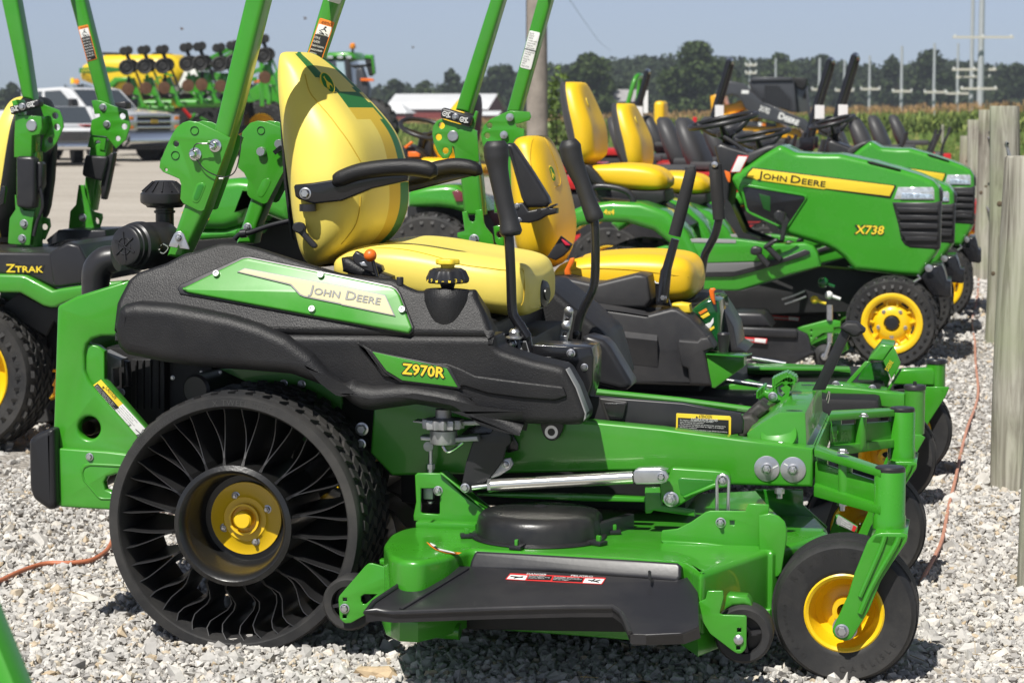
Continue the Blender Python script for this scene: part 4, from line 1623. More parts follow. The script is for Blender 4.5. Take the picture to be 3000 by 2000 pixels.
# far upright
YF = 6.07
hB = [rp('R1 1712,857', 25, PY(YF), 20)]
rollbar_hinge(M1, 0, 'R1 1585,890 1590,865 1640,808 1690,793 1750,800 1850,840 1900,880 1885,1000 1860,1130 1755,1330 1735,1340 1715,1336 1640,1300 1622,1275 1620,1220 1628,1190 1600,1135 1560,1100', YF)
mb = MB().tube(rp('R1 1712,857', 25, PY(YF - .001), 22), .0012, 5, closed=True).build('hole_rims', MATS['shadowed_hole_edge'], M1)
slab('stamped_slot', 'R1 1722,1180 1760,1168 1778,1185 1770,1215 1735,1280 1715,1300 1692,1290 1686,1262', PY(YF - .001), .004, GREEN, M1, bevel=.0018, r=.006)
tube_poly('roll_bar_tube', 'R1 2190,-260 2300,-260 2225,0 2110,340 1925,960 1740,1345 1690,1470 1660,1600 1545,1600 1640,1310 1800,900 2010,340 2112,0', YF + .008, .075, GREEN, M1)
MB().bar(hit(q('R1 1745,-235')[0], PY(YR + .04)), hit(q('R1 2250,-235')[0], PY(YF + .04)), .065, .065).build('roll_bar_top', GREEN, M1, bevel=.012)
for c in ('R1 1720,995', 'R1 1838,945'):
    P = hit(q(c)[0], PY(YF))
    MB().lathe([(.013, 0), (.0125, .014), (.0115, .016), (0, .016)], P, (0, -1, 0), 20).build('hinge_pin', ZINC, M1)
bolts(M1, 'R1 1625,1492', PY(YF), .016, nut=True)
lb = MB().bar(*hits('R1 1800,1005 1850,965', PY(YF - .02)), .008, .012)
lb.build('pin_handle', BLKP, M1)
mb = MB().tube(hits('R4 1540,225 1580,190 1640,182 1760,140 1900,105', PY(6.0)), .007, 10, sub=3)
mb.build('brake_rod', BLKS, M1)
MB().cyl(*hits('R4 1580,190 1618,186', PY(6.0)), .012, 12).build('rod_clamp', BLKS, M1)

# warning decal on the far upright (Spanish)
PD = PY(YF + .0075)


def decal(name, text, pl, m, par, t=.0012):
    return slab(name, text, pl, t, m, par, bevel=.0003)


def warning_tall(par, quad, pl, frame, head_m, lines, head='ADVERTENCIA', hsplit=(.13, .42)):
    """tall warning label: coloured frame and heading, white pictogram panel, black text panel"""
    TL, TR, BR, BL = [hit(p, pl) for p in quad]
    n = pl[1]

    def P(a, b):
        return TL + (TR - TL) * a + (BL - TL) * b + ((BR - BL) - (TR - TL)) * a * b
    o = slab('warning_label', [P(0, 0), P(1, 0), P(1, 1), P(0, 1)], above(pl, .0012), .0012, frame, par, bevel=.0003, r=.004)
    slab('label_picture', [P(.06, hsplit[0]), P(.94, hsplit[0]), P(.94, hsplit[1]), P(.06, hsplit[1])], above(pl, .0017), .0008, WHTD, o, bevel=.0002)
    slab('label_text_panel', [P(.06, hsplit[1]), P(.94, hsplit[1]), P(.94, .985), P(.06, .985)], above(pl, .0017), .0008, BLKD, o, bevel=.0002)
    mb = MB()
    text_into(mb, head, P(.2, hsplit[0] * .85), P(.92, hsplit[0] * .85), n, (BL - TL).length * hsplit[0] * .5, lift=.002)
    w = (TR - TL).length
    pic = [((.12, .95), (.9, .95), .03), ((.2, .55), (.62, .85), .05), ((.25, .8), (.62, .85), .05), ((.45, .25), (.7, .55), .07), ((.5, .2), (.62, .12), .1), ((.3, .5), (.55, .35), .04), ((.7, .75), (.9, .85), .04)]
    for a, b, th in pic:
        f = lambda s: P(.06 + .88 * s[0], hsplit[0] + (hsplit[1] - hsplit[0]) * s[1]) + n * .0022
        mb.bar(f(a), f(b), th * w, .0002, up=n)
    mesh_obj('label_print', mb.v, mb.f, BLKD, o, 0)
    mb = text_block(lines, P(.1, hsplit[1] + .02), P(.93, hsplit[1] + .02), P(.1, .97), n, MB(), lift=.0022)
    mesh_obj('label_print', mb.v, mb.f, WHTD, o, 0)
    return o


warning_tall(M1, q('R1 2100,118 2197,148 2078,500 1972,490'), PY(YF + .008), ORGD, BLKD,
             ['EVITAR LAS', 'APLASTADURAS', 'Mantener la estructura', 'protectora antivuelco', 'completamente', 'extendida', 'No saltar si la maquina', 'se vuelca', 'Abrocharse el cinturon', 'de seguridad'], hsplit=(.10, .28))
slab('white_label', 'R1 2150,-60 2260,-40 2232,22 2222,28 2155,8 2146,0', PY(YF + .0068), .001, WHTD, M1, bevel=.0003)

# caution decal on the guard flange
PCQ = PY(5.5065)
d_ = decal('caution_label', 'R4 583,1203 662,1146 805,1305 728,1362', PCQ, YELD, M1)
decal('caution_panel', 'R4 596,1206 640,1172 782,1330 738,1352 722,1345', above(PCQ, .0008), BLKD, d_)
decal('caution_picture', 'R4 728,1362 805,1305 980,1498 905,1566', PCQ, WHTD, d_)
A, B = hits('R4 668,1180 768,1282', PCQ)
mb = MB()
text_into(mb, 'CAUTION', *hits('R4 690,1205 752,1276', PCQ), (0, -1, 0), .012, lift=.0012)
tl, tr, bl = hits('R4 670,1155 682,1170 645,1185', PCQ)
mb.add([p + Vector((0, -.0014, 0)) for p in hits('R4 676,1186 690,1200 672,1203', PCQ)], [(0, 1, 2)])
text_block(['Inspect and clean the entire', 'machine and pay special', 'attention to these locations:', 'Muffler and exhaust system', 'Engine and engine screens', 'Top of mower'],
           *hits('R4 806,1312 912,1428 742,1362', PCQ), (0, -1, 0), mb, fill=.5)
# small mower figure printed at the foot of the label
for a, b, w in (((840, 1452), (885, 1512), 5), ((885, 1512), (935, 1500), 5), ((840, 1452), (858, 1440), 4), ((890, 1470), (925, 1500), 4), ((925, 1500), (940, 1470), 3), ((905, 1530), (930, 1545), 4)):
    p1, p2 = hits('R4 %d,%d %d,%d' % (*a, *b), PCQ)
    mb.bar(p1 + Vector((0, -.0015, 0)), p2 + Vector((0, -.0015, 0)), w * .00037, .0003, up=(0, -1, 0))
for c, r in (('R4 890,1525', 14), ('R4 838,1462', 9), ('R4 925,1538', 8)):
    rg = rp(c, r, above(PCQ, .0014), 16)
    mb.tube(rg, .0011, 4, closed=True)
mesh_obj('label_print', mb.v, mb.f, BLKD, d_, 0)
mb = MB()
text_block(['Avoid injury from fire.', 'Remove debris from the', 'machine. Grass, leaves and', 'dust can catch fire. Check', 'muffler and engine often.', 'Clean before storing.'], *hits('R4 642,1180 776,1328 602,1210', PCQ), (0, -1, 0), mb, fill=.5, lift=.0022)
mesh_obj('label_print', mb.v, mb.f, WHTD, d_, 0)
# ------------------------------------------------------------ seats


def seat_back(par, rows, Yc, mats_, paint=None, name='seat_back', nu=48, recess=1, sub=5, swivel=0.0, e=.8, fit=False):
    """rows: (y_px, x_back_px, x_front_px, half_width, recess) in picture units on the plane Yc;
    the front faces +X, wings stand forward at the sides"""
    R = []
    for (y, xb, xf, hw, rc) in rows:
        pb, pf_ = hit((xb, y), PY(Yc)), hit((xf, y), PY(Yc))
        R.append((pb.x, pf_.x, pb.z, hw, rc))
    A0 = [list(a) for a in R]

    def shape(AA):
        P = smooth_path([Vector((a[0], a[1], a[2])) for a in AA], sub)
        W = smooth_path([Vector((a[3], a[4], 0)) for a in AA], sub)
        g = []
        x0 = A0[len(A0) // 2][0]
        for p, w in zip(P, W):
            xb, xf, z, hw, rc = p.x, p.y, p.z, max(w.x, .004), w.y
            row = []
            for j in range(nu):
                a = 2 * math.pi * j / nu
                c, s = math.cos(a), math.sin(a)
                y = hw * math.copysign(abs(s) ** e, s)
                x = (xf + xb) / 2 + (xf - xb) / 2 * math.copysign(abs(c) ** e, c)
                if c > 0:
                    x -= recess * rc * max(0, 1 - (abs(y) / hw / .72) ** 2) * min(1, c * 2)
                row.append(Vector((x + math.sin(swivel) * y, Yc + y - math.sin(swivel) * (x - x0), z)))
            g.append(row)
        return g
    AA = [list(a) for a in A0]
    if fit:      # rows give the outline seen in the photograph: widen or narrow each row until it projects there
        for it in range(5):
            g = shape(AA)
            for i, a in enumerate(AA):
                row = g[min(i * sub, len(g) - 1)]
                px_ = [project(v)[0] for v in row]
                k = project(row[0])[2] / FPX
                if rows[i][2] >= rows[i][1]:
                    a[0] += (rows[i][1] - min(px_)) * k * .8
                    a[1] += (rows[i][2] - max(px_)) * k * .8
                else:
                    a[0] += (rows[i][1] - max(px_)) * k * .8
                    a[1] += (rows[i][2] - min(px_)) * k * .8
    grid_ = shape(AA)
    mb = MB()
    mb.grid(grid_, closed_u=True, cap=True)
    fm = []
    n = len(grid_)
    for i in range(n - 1):
        for j in range(nu):
            a = 2 * math.pi * (j + .5) / nu
            u = math.sin(a)
            u = math.copysign(abs(u) ** e, u)
            fm.append(paint(i / (n - 1), u, math.cos(a)) if paint else 0)
    fm += [0, 0]
    return mesh_obj(name, mb.v, mb.f, mats_, par, 60, fm)


def cushion(par, rows, Yc, m, name='seat_cushion', nu=36, sub=5, dip=.02):
    """rows: (x_px, y_top, y_bottom, half_width) on plane Yc, from back to front"""
    R = [(hit((x, t), PY(Yc)), hit((x, b), PY(Yc)).z, hw) for x, t, b, hw in rows]
    P = smooth_path([r[0] for r in R], sub)
    Q = smooth_path([Vector((r[1], r[2], 0)) for r in R], sub)
    g = []
    for p, w in zip(P, Q):
        row = []
        for j in range(nu):
            a = 2 * math.pi * j / nu
            c, s = math.cos(a), math.sin(a)
            y = w.y * math.copysign(abs(c) ** .5, c)
            zc, h = (p.z + w.x) / 2, (p.z - w.x) / 2
            z = zc + h * math.copysign(abs(s) ** .55, s)
            if s > 0:
                z -= dip * max(0, 1 - (abs(y) / w.y / .7) ** 2)
            row.append(Vector((p.x, Yc + y, z)))
        g.append(row)
    mb = MB().grid(g, closed_u=True, cap=True)
    return mb.build(name, m, par, 60)


GSEAT = mat('green_vinyl', (.02, .17, .03), .45, bump=.1, bscale=200)
YELR = mat('yellow_ribbed_vinyl', (.70, .48, .04), .55, bump=.3, bscale=300)


def paint1(v, u, c):
    if c < 0:
        return 3 if c < -.8 else 0
    au = abs(u)
    if v < .30:                      # head pad with green piping
        w = .62 if v < .22 else .62 - (v - .22) * 2.2
        if au < w - .10:
            return 0
        return 1 if au < w + (.16 if v > .05 else .02) else 0
    if v < .37 and au < .50:
        return 1 if v < .345 else 2
    if u > 0 and v < .93:
        k = .30 + .10 * math.sin((v - .37) * 5)
        if k < u < k + .24:
            return 1
        if k - .30 < u <= k:
            return 2
    return 0


YS1 = 6.02
rows1 = [(121, 655, 715, .07, 0), (127, 645, 735, .115, .0), (145, 640, 762, .14, .01), (180, 638, 800, .16, .02), (235, 641, 855, .195, .04), (300, 648, 907, .225, .05), (360, 655, 930, .24, .055), (420, 663, 938, .25, .055),
         (480, 671, 936, .25, .05), (530, 680, 917, .24, .04), (570, 692, 878, .22, .03), (595, 710, 835, .18, .015), (606, 738, 790, .11, 0)]
rows1 = [(a * D_, b * D_, c * D_, d, e) for a, b, c, d, e in rows1]
sb1 = seat_back(M1, rows1, YS1, [YEL, GSEAT, YELR, SHELL], paint1, recess=.35, swivel=.10, fit=True)
P_, N_ = onmesh(sb1, q('R1 2145,548')[0])
if P_:
    badge(sb1, P_ + Vector((.004, -.012, 0)), N_ + Vector((.5, -1.1, .2)), (-.25, 0, 1), .036, .064)
SEAM = mat('seam_thread', (.62, .42, .03), .7)


def seam(par, text, o, r=.0016, m=None, name='seam'):
    pts = []
    for p in q(text):
        h, n = onmesh(o, p)
        if h:
            pts.append(h + n * .0006)
    if len(pts) > 1:
        MB().tube(smooth_path(pts, 3), r, 5).build(name, m or SEAM, par)


bv1 = None
seam(M1, 'R2 -20,790 30,840 75,930 110,1010 135,1080', sb1) if False else None
seam(sb1, 'R1 2000,490 2030,600 2090,680 2160,760 2220,840 R2 40,920 90,1000 125,1060', sb1)
seam(sb1, 'R2 125,1290 118,1380 95,1470 50,1540 0,1600', sb1)
cu1 = cushion(M1, [(x * D_, t * D_, b * D_, w) for x, t, b, w in
                   ((805, 590, 618, .17), (822, 572, 632, .225), (870, 553, 650, .25), (935, 545, 668, .262), (1000, 549, 682, .268), (1080, 562, 696, .27), (1150, 573, 708, .268), (1200, 582, 716, .258), (1232, 596, 714, .235), (1247, 624, 700, .19))],
              YS1, YEL, dip=.012)
seam(cu1, 'R5 150,290 300,285 450,300 600,335 700,365 800,395 950,415 1080,430 1190,425', cu1)
seam(cu1, 'R5 1192,432 1200,520 1195,620 1180,660', cu1)
# front dial of the seat
dl = hit(q('R5 1262,585')[0], PY(6.0))
MB().lathe([(.0, .0), (.045, 0), (.045, .012), (.0, .013)], dl + Vector((-.012, .02, 0)), (1, -.25, 0), 24).build('dial_base', GSEAT, M1)
MB().lathe([(.040, .0), (.041, .010), (.038, .020), (.034, .032), (.018, .036), (.017, .04), (0, .04)], dl + Vector((-.002, .02, 0)), (1, -.25, 0), 30).build('suspension_dial', BLKS, M1, 30)
mb = MB()
for i in range(26):
    a = 2 * math.pi * i / 26
    d = Vector((0, math.cos(a), math.sin(a)))
    mb.bar(dl + Vector((.016, .014, 0)) + d * .0395, dl + Vector((.022, .013, 0)) + d * .0385, .0016, .0012, up=d)
mesh_obj('dial_marks', mb.v, mb.f, WHTD, M1, 0)
MB().box((dl.x - .3, 6.02, dl.z - .13), (.5, .4, .1)).build('seat_base', SHELL, M1, bevel=.02)
# arm rests
YA = 5.72
slab('armrest_bracket', 'R1 1925,1225 1935,1212 2050,1200 2240,1170 R2 100,1150 300,1130 440,1140 430,1190 200,1240 R1 2240,1322 2150,1330 2060,1340 1960,1310 1935,1290', PY(YA), .03, BLKP, M1, bevel=.006)
bolts(M1, 'R1 2004,1270', PY(YA), .020)
MB().cyl(hit(q('R1 2020,1340')[0], PY(YA + .015)), hit(q('R1 2020,1340')[0], PY(YA + .015)) - Vector((0, 0, .018)), .022, 16).build('armrest_stop', BLKS, M1)


def armrest(par, pts, Y, rs, m=BLK, flat=1.0):
    return MB().tube([hit(p, PY(Y)) for p in q(pts)], rs, 18, sub=5, flat=flat).build('armrest', m, par, 60)


armrest(M1, 'R1 2180,1196 2200,1192 2240,1170 R2 120,1128 300,1102 450,1098 560,1112 605,1135 628,1150', YA, [.004, .016, .021, .022, .022, .022, .022, .018, .004])
armrest(M1, 'R2 430,1180 520,1150 620,1115 740,1094 840,1102 895,1122 925,1140', 6.34, [.018, .022, .024, .024, .023, .018, .004])
slab('armrest_bracket', 'R2 435,1140 560,1110 760,1110 880,1150 640,1210 440,1262', PY(6.33), .03, BLKP, M1, bevel=.006)
slab('recline_lever', 'R4 1960,112 1990,122 2005,150 2000,180 2078,262 2078,280 2060,288 2040,278 1960,190 1925,175 1915,150 1925,120', PY(5.735), .014, BLKS, M1, bevel=.004, r=.006)
MB().cyl(hit(q('R4 1962,148')[0], PY(5.734)), hit(q('R4 1962,148')[0], PY(5.728)), .012, 16).build('lever_cap', BLKS, M1)
slab('back_trim', 'R1 1830,700 1845,720 1880,1200 1920,1560 1932,1580 1905,1560 1862,1200', PY(5.90), .04, SHELL, M1)
# latch and ball lever beside the cushion
MB().cyl(*hits('R5 205,360 235,470', PY(5.62)), .005, 10).build('ball_lever_rod', BLKP, M1)
ob = hit(q('R5 190,332')[0], PY(5.62))
MB().lathe([(.0165 * math.sin(math.pi * i / 10), -.0165 * math.cos(math.pi * i / 10)) for i in range(11)], ob, (0, 0, 1), 20).build('lever_ball', ORGP, M1, 180)
slab('seat_latch', 'R5 70,335 90,305 130,325 200,375 260,400 270,430 240,460 150,430 80,380', PY(5.66), .03, BLKS, M1, bevel=.004)
slab('latch_plate', 'R5 115,380 150,372 172,405 130,402', PY(5.656), .006, ZINC, M1)
slab('seat_mount', 'R4 2240,420 R5 -10,350 40,345 130,400 330,470 345,560 0,440', PY(5.72), .4, BLK, M1, bevel=.015)

# ------------------------------------------------------------ control levers and console
YL = 5.66
grip = MB().tube(hits('R2 1012,925 1014,960 1018,1030 1028,1110 1050,1230 1080,1370 1098,1440 1112,1520 1116,1548', PY(YL)), [.022, .031, .031, .026, .024, .023, .024, .029, .022], 22, sub=4)
gr = grip.build('lever_grip', mat('grip_rubber', (.024, .024, .026), .5, bump=.5, bscale=420), M1, 60)
MB().tube(hits('R5 1085,160 1100,220 1112,450 1122,690 1150,760 1222,870', PY(YL)), .0128, 16, sub=4).build('control_lever', BLKP, M1, 60)
slab('lever_plate', 'R5 1135,775 1165,745 1195,770 1240,850 1265,1010 1215,1010 1180,900 1150,850', PY(YL - .005), .012, BLKP, M1, bevel=.003)
slab('lever_pivot', 'R5 1070,870 1100,862 1185,870 1190,990 1090,990', PY(YL - .004), .03, BLKP, M1, bevel=.004)
MB().lathe([(.022, 0), (.022, .003), (.014, .004), (.0145, .016), (.010, .022), (0, .023)], hit(q('R5 1138,872')[0], PY(YL - .006)), (0, -.1, 1), 20).build('pivot_bolt', ZINC, M1)
bolts(M1, 'R5 1122,910', PY(YL - .004), .015, nut=True)
bolts(M1, 'R5 1142,985', PY(YL - .004), .012)
ls = slab('barcode_sticker', 'R5 1150,898 1212,892 1248,1008 1178,1000', PY(YL - .0085), .001, mat('grey_label', (.25, .25, .26), .4), M1, bevel=.0003)
mb = MB()
a, b, c = hits('R5 1175,903 1210,900 1190,958', PY(YL - .0100))
for i in range(12):
    t = i / 12
    mb.bar(a + (c - a) * t, b + (c - a) * t, .0012 + .0006 * (i % 3), .0002, up=(0, -1, 0))
mesh_obj('label_print', mb.v, mb.f, BLKD, ls, 0)
YL2 = 6.36
MB().tube(hits('R2 1492,918 1500,960 1515,1040 1545,1120 1580,1200 1620,1320 1660,1420 1672,1450', PY(YL2)), [.020, .031, .030, .026, .023, .023, .026, .022], 22, sub=4).build('lever_grip', MATS['grip_rubber'], M1, 60)
MB().tube(hits('R5 1655,90 1664,140 1668,350 1662,500 1640,580 1590,680 1562,760 1545,880', PY(YL2)), .0128, 16, sub=4).build('control_lever', BLKP, M1, 60)
slab('lever_strip', 'R5 1462,700 1490,676 1520,700 1515,760 1475,930 1420,930', PY(6.15), .006, ZINC, M1, r=.004,
     holes=['R5 1470,740 1500,740 1494,762 1464,762', 'R5 1452,838 1482,838 1476,858 1446,858'])
for c in ('R5 1492,698', 'R5 1472,795'):
    MB().lathe([(.013, 0), (.012, .004), (.008, .007), (0, .008)], hit(q(c)[0], PY(6.15)), (0, -1, 0), 18).build('round_bolt', ZINC, M1)
MB().lathe([(.010 * math.sin(math.pi * i / 8) + .0001, -.010 * math.cos(math.pi * i / 8)) for i in range(9)], hit(q('R5 1540,848')[0], PY(6.2)), (0, 0, 1), 16).build('joint_ball', BLKS, M1)
# console box with the cross plate
slabs('console', [('R5 1255,922 1500,932 1640,935 1655,1000 1648,1180 1610,1300 1560,1330 1400,1330 1250,1200', PY(5.66), .14)], BLKP, M1, bevel=.006)
slab('console_arm', 'R5 1255,925 1265,918 1480,930 1530,945 1545,975 1530,1000 1380,1002 1340,1000 1255,985', PY(5.645), .012, BLKP, M1, r=.004)
bolts(M1, 'R5 1506,974', PY(5.645), .014, nut=True)
bolts(M1, 'R5 1595,1065 1592,1238', PY(5.66), .012)
P = hit(q('R5 1635,1015')[0], PY(5.7))
MB().lathe([(.016, 0), (.016, .003), (.011, .004), (.011, .014), (0, .016)], P, (1, -.2, 0), 12).build('side_bolt', CASTM, M1)
slab('lever_foot', 'R5 1262,1008 1370,1006 1400,1030 1380,1038 1265,1022', PY(5.64), .012, ZINC, M1)
pl_ = PY(5.6585)
lettering('lettering', 'DEERE', 'S3 1080,305', 'S3 1292,238', pl_, mat('olive_yellow_print', (.45, .38, .03), .5), M1, h=.027, lift=.001)
slab('cover_end_trim', 'R5 1588,1420 1606,1400 1606,1362 1545,1200 1478,1080 1470,1080 1536,1202 1597,1370', PY(5.452), .05, GREYD, M1, bevel=.002)
slab('far_cover_end', 'R5 1580,870 1620,860 1720,890 1760,930 1900,1160 1902,1190 1870,1215 1830,1215 1650,1170 1600,1150', PY(6.30), .12, BLKS, M1, bevel=.015, res=4)
slab('floor_tray', 'R5 1635,1255 1900,1275 2240,1300 R6 380,1372 400,1420 395,1500 R5 2240,1545 1590,1440', PY(5.70), .02, BLKS, M1, bevel=.004)
slab('tray_wall', 'R5 1690,1265 1880,1290 1850,1425 1740,1420', PY(5.693), .012, mat('tray_recess', (.035, .033, .033), .45, bump=.1), M1, bevel=.004, r=.006)
slab('tray_pocket', 'R5 1720,1300 1870,1300 1845,1410 1760,1410', PY(5.689), .004, BLKP, M1, bevel=.001, r=.005)
MB().tube(hits('R5 1628,1222 2240,1284 R6 455,1345', PY(6.22)), .009, 8).build('far_rail', GREEN, M1)
# safety label on the tray
PT = PY(5.6985)
o = slab('safety_label', 'R5 2198,1366 R6 310,1385 318,1395 316,1528 305,1538 R5 2195,1515', PT, .0012, YELD, M1, bevel=.0003, r=.003)
slab('label_text_panel', 'R5 2209,1395 R6 302,1412 302,1522 R5 2206,1502', above(PT, .0007), .0008, BLKD, o, bevel=.0002)
mb = MB()
text_into(mb, 'ATENCION', *hits('R6 105,1398 192,1400', PT), (0, -1, 0), .0085, lift=.0012)
mb.add([p + Vector((0, -.0012, 0)) for p in hits('R6 93,1382 102,1398 84,1397', PT)], [(0, 1, 2)])
mesh_obj('label_print', mb.v, mb.f, BLKD, o, 0)
mb = MB()
text_into(mb, 'AYUDAR A EVITAR LESIONES', *hits('R6 55,1412 230,1420', PT), (0, -1, 0), .0062, lift=.0022)
text_block(['- Se requiere entrenamiento del operador', '- Leer el manual del operador', '- No funcione la maquina sin protectores, protectores,', '  y dispositivos de seguridad en lugar y el trabajo;', '- No llevar pasajeros',
            '- Mantener a las demas personas a una distancia prudente', '- Antes de abandonar de la maquina:', '  Apagar el motor -Aplicar el freno -Sacar la llave'],
           *hits('R5 2216,1402 R6 296,1424 R5 2213,1496', PT), (0, -1, 0), mb, lift=.0022, fill=.66)
mesh_obj('label_print', mb.v, mb.f, WHTD, o, 0)
# hanger bushing under the cover
slab('hanger_ear', 'R5 1305,1425 1460,1430 1450,1480 1425,1530 1395,1548 1360,1545 1330,1520 1312,1470', PY(5.575), .02, BLKS, M1, r=.01)
hb = hit(q('R5 1378,1490')[0], PY(5.574))
MB().lathe([(.0095, 0), (.0165, 0), (.0165, -.01), (.0095, -.01), (.0095, 0)], hb, (0, -1, 0), 24).build('bushing', ZINC, M1)

# ------------------------------------------------------------ front foot bar, pedals, lift lever
bar = MB().prism(hits('Q8 -40,1000 100,905 262,808 500,812 512,1110 575,1142 0,1145', PY(5.66)), (0, .66, 0))
bar.build('foot_bar', GREEN, M1, bevel=.008)
nb, fbv = hits('Q8 380,816', PY(5.68))[0], None
topz = nb.z
xs0 = hits('Q8 262,810 500,812', PY(5.66))
for i in range(6):
    y = 5.70 + .11 * i
    c = Vector(((xs0[0].x + xs0[1].x) / 2 + .002, y, xs0[0].z + .0012))
    wd = .022 if i in (0, 5) else .017
    slab('foot_slot', [c + Vector((math.cos(a) * wd, math.sin(a) * .014, 0)) for a in [2 * math.pi * k / 20 for k in range(20)]], (c, Vector((0, 0, 1))), .003, BLKP if i in (0, 5) else GREEN, M1, bevel=.0012)
MB().lathe([(.046, -.004), (.044, .002), (.030, -.004), (0, -.006)], hit(q('Q8 255,1010')[0], PY(5.655)), (-.1, -1, .6), 28).build('pressed_dish', GREEN, M1, 60)
for c in ('Q8 272,1085',):
    P = hit(q(c)[0], PY(5.64))
    bolt(M1, P + Vector((0, 0, -.006)), (0, 0, 1), .017)
P = hit(q('Q8 842,1180')[0], PY(5.52))
bolt(M1, P, (0, 0, 1), .019)
P = hit(q('Q8 1036,845')[0], PY(6.2))
bolt(M1, P, (0, 0, 1), .017)
for c in ('R9 1046,372', 'R9 636,292'):
    P = hit(q(c)[0], PY(5.56))
    MB().lathe([(.012, 0), (.012, .012), (.007, .013), (.007, .024), (0, .025)], P, (0, 0, -1), 6).build('nut', ZINC, M1)
for i, (a, b) in enumerate((('S1 500,1480 620,1390 790,1270', 'S1 590,1568 750,1490 890,1360'),)):
    pass
slab('pedal_pad', 'S1 440,1560 600,1390 740,1270 790,1265 890,1350 870,1400 740,1520 640,1568 500,1620', PY(5.85), .09, RUBG, M1, bevel=.012)
slab('pedal_pad', 'R6 330,1450 395,1385 450,1380 505,1440 500,1460 395,1540 370,1530', PY(5.80), .09, RUBG, M1, bevel=.01)
ped = slab('lift_pedal', 'S1 750,1160 840,1070 890,1100 930,1080 1000,960 1100,890 1190,875 1270,930 1275,985 1200,1030 1120,1070 1180,1140 1080,1230 1060,1290 920,1240 840,1180 780,1225', PY(6.0), .07, GREEN, M1, bevel=.008,
           holes=['S1 1010,1060 1080,1020 1150,1070 1130,1150 1075,1190 1015,1140'])
tt = MB()
for i in range(9):
    a, b = hit(q('S1 %d,%d' % (965 + 34 * i, 985 - (90 * math.sin(i / 5.2)) + (i > 5) * (i - 5) * 22))[0], PY(6.0)), None
    tt.bar(a, a + Vector((0, .07, .0)), .006, .022)
for i in range(5):
    a = hit(q('S1 %d,%d' % (758 + 20 * i, 1150 - 18 * i))[0], PY(6.0))
    tt.bar(a, a + Vector((0, .07, .0)), .006, .018)
tt.build('pedal_teeth', GREEN, M1)
bolts(M1, 'S1 960,1172', PY(5.99), .016, nut=True)
slab('lift_lever', 'R6 850,1215 1040,820 1085,800 1110,835 1085,880 935,1215', PY(6.12), .012, BLKS, M1, bevel=.003)
slab('lever_pad', 'R6 1030,812 1045,790 1075,772 1140,775 1195,822 1195,836 1150,866 1115,868 1090,850', PY(6.10), .07, RUB, M1, bevel=.008)
mb = MB().tube(hits('Q8 690,690 712,612 722,616 716,680 705,720', PY(6.3)), .0022, 6)
mb.build('hairpin', STEEL, M1)

# ------------------------------------------------------------ front caster arms and casters
CY = [5.405, 6.505]
post_px = q('R9 1358,350')[0]
PX0 = hit(post_px, PY(CY[0])).x


def caster(par, Y, near=True, ground=0.0):
    """arm end post, fork and wheel"""
    x = PX0
    z0, z1 = hit(q('R9 1358,555')[0], PY(CY[0])).z, hit(q('R9 1358,160')[0], PY(CY[0])).z
    po = MB().lathe([(.034, z1 - .004), (.0365, z1 - .008), (.0365, z0 + .034), (.0385, z0 + .030), (.0385, z0 + .002), (.036, z0)], (x, Y, 0), (0, 0, 1), 36)
    post = po.build('caster_post', GREEN, par, 40)
    MB().lathe([(.0355, z1 - .008), (.0358, z1 + .001), (.032, z1 + .005), (0, z1 + .0065)], (x, Y, 0), (0, 0, 1), 36).build('post_cap', BLKS, post)
    return post


def fork_and_wheel(par, Y):
    t = 'R9 1262,592 1300,582 1440,582 1478,600 1472,638 1372,785 1300,900 1222,1092 1132,1240 1110,1275 1075,1292 1030,1285 995,1262 980,1225 1000,1178 1085,992 1128,850 1212,640 1240,605'
    wy0 = Y - .0825
    pl = PY(wy0 - .024)
    f = slab('caster_fork', t, pl, .013, GREEN, par, bevel=.003, r=.004)
    rib = MB().tube(hits('R9 1420,610 1400,660 1300,830 1230,960 1165,1110', PY(wy0 - .026)), .007, 8, sub=3)
    rib.tube(hits('R9 1330,600 1300,690 1230,850 1165,1000', PY(wy0 - .026)), .006, 8, sub=3).build('fork_rib', GREEN, f)
    slab('fork_plate', [p + Vector((0, .165 + .048 - .013, 0)) for p in hits(t, pl)], (Vector((0, wy0 + .176, 0)), Vector((0, -1, 0))), .013, GREEN, f, bevel=.003)
    tp = hits('R9 1262,592 1478,600 1430,690 1225,650', pl)
    MB().hexa([tp[3], tp[2], tp[2] + Vector((0, .2, 0)), tp[3] + Vector((0, .2, 0)), tp[0], tp[1], tp[1] + Vector((0, .2, 0)), tp[0] + Vector((0, .2, 0))]).build('fork_bridge', GREEN, f, bevel=.004)
    MB().cyl((PX0, Y, tp[0].z - .01), (PX0, Y, tp[0].z + .03), .033, 28).build('fork_stem', GREEN, f)
    C = hit(q('R9 1056,1208')[0], PY(wy0))
    C.z = .167
    w = pneumatic(par, C, .169, .165, .0895, dish_rim, RUB, 'caster_wheel', ribs=5)
    TX = mat('caster_letters', (.026, .025, .024), .5)
    WD = wall_depth(C, .169, .165, .0895)
    tyre_text(w, 'RELIANCE', C, WD, .134, 152, 66, .015, TX)
    tyre_text(w, 'CARLISLE', C, WD, .139, -97, -27, .014, TX)
    tyre_text(w, '13 X 6.50-6/4.50', C, WD, .133, 232, 172, .008, TX)
    ax_ = hit(q('R9 1045,1225')[0], PY(wy0 - .025))
    bolt(f, ax_, (0, -1, 0), .021)
    MB().cyl(ax_ + Vector((.004, .012, .003)), ax_ + Vector((.004, .2, .003)), .012, 12).lathe([(.029, 0), (.029, .006), (0, .006)], ax_ + Vector((.006, .022, .003)), (0, -1, 0), 24).build('axle_bolt', ZINC, f)
    return f, w


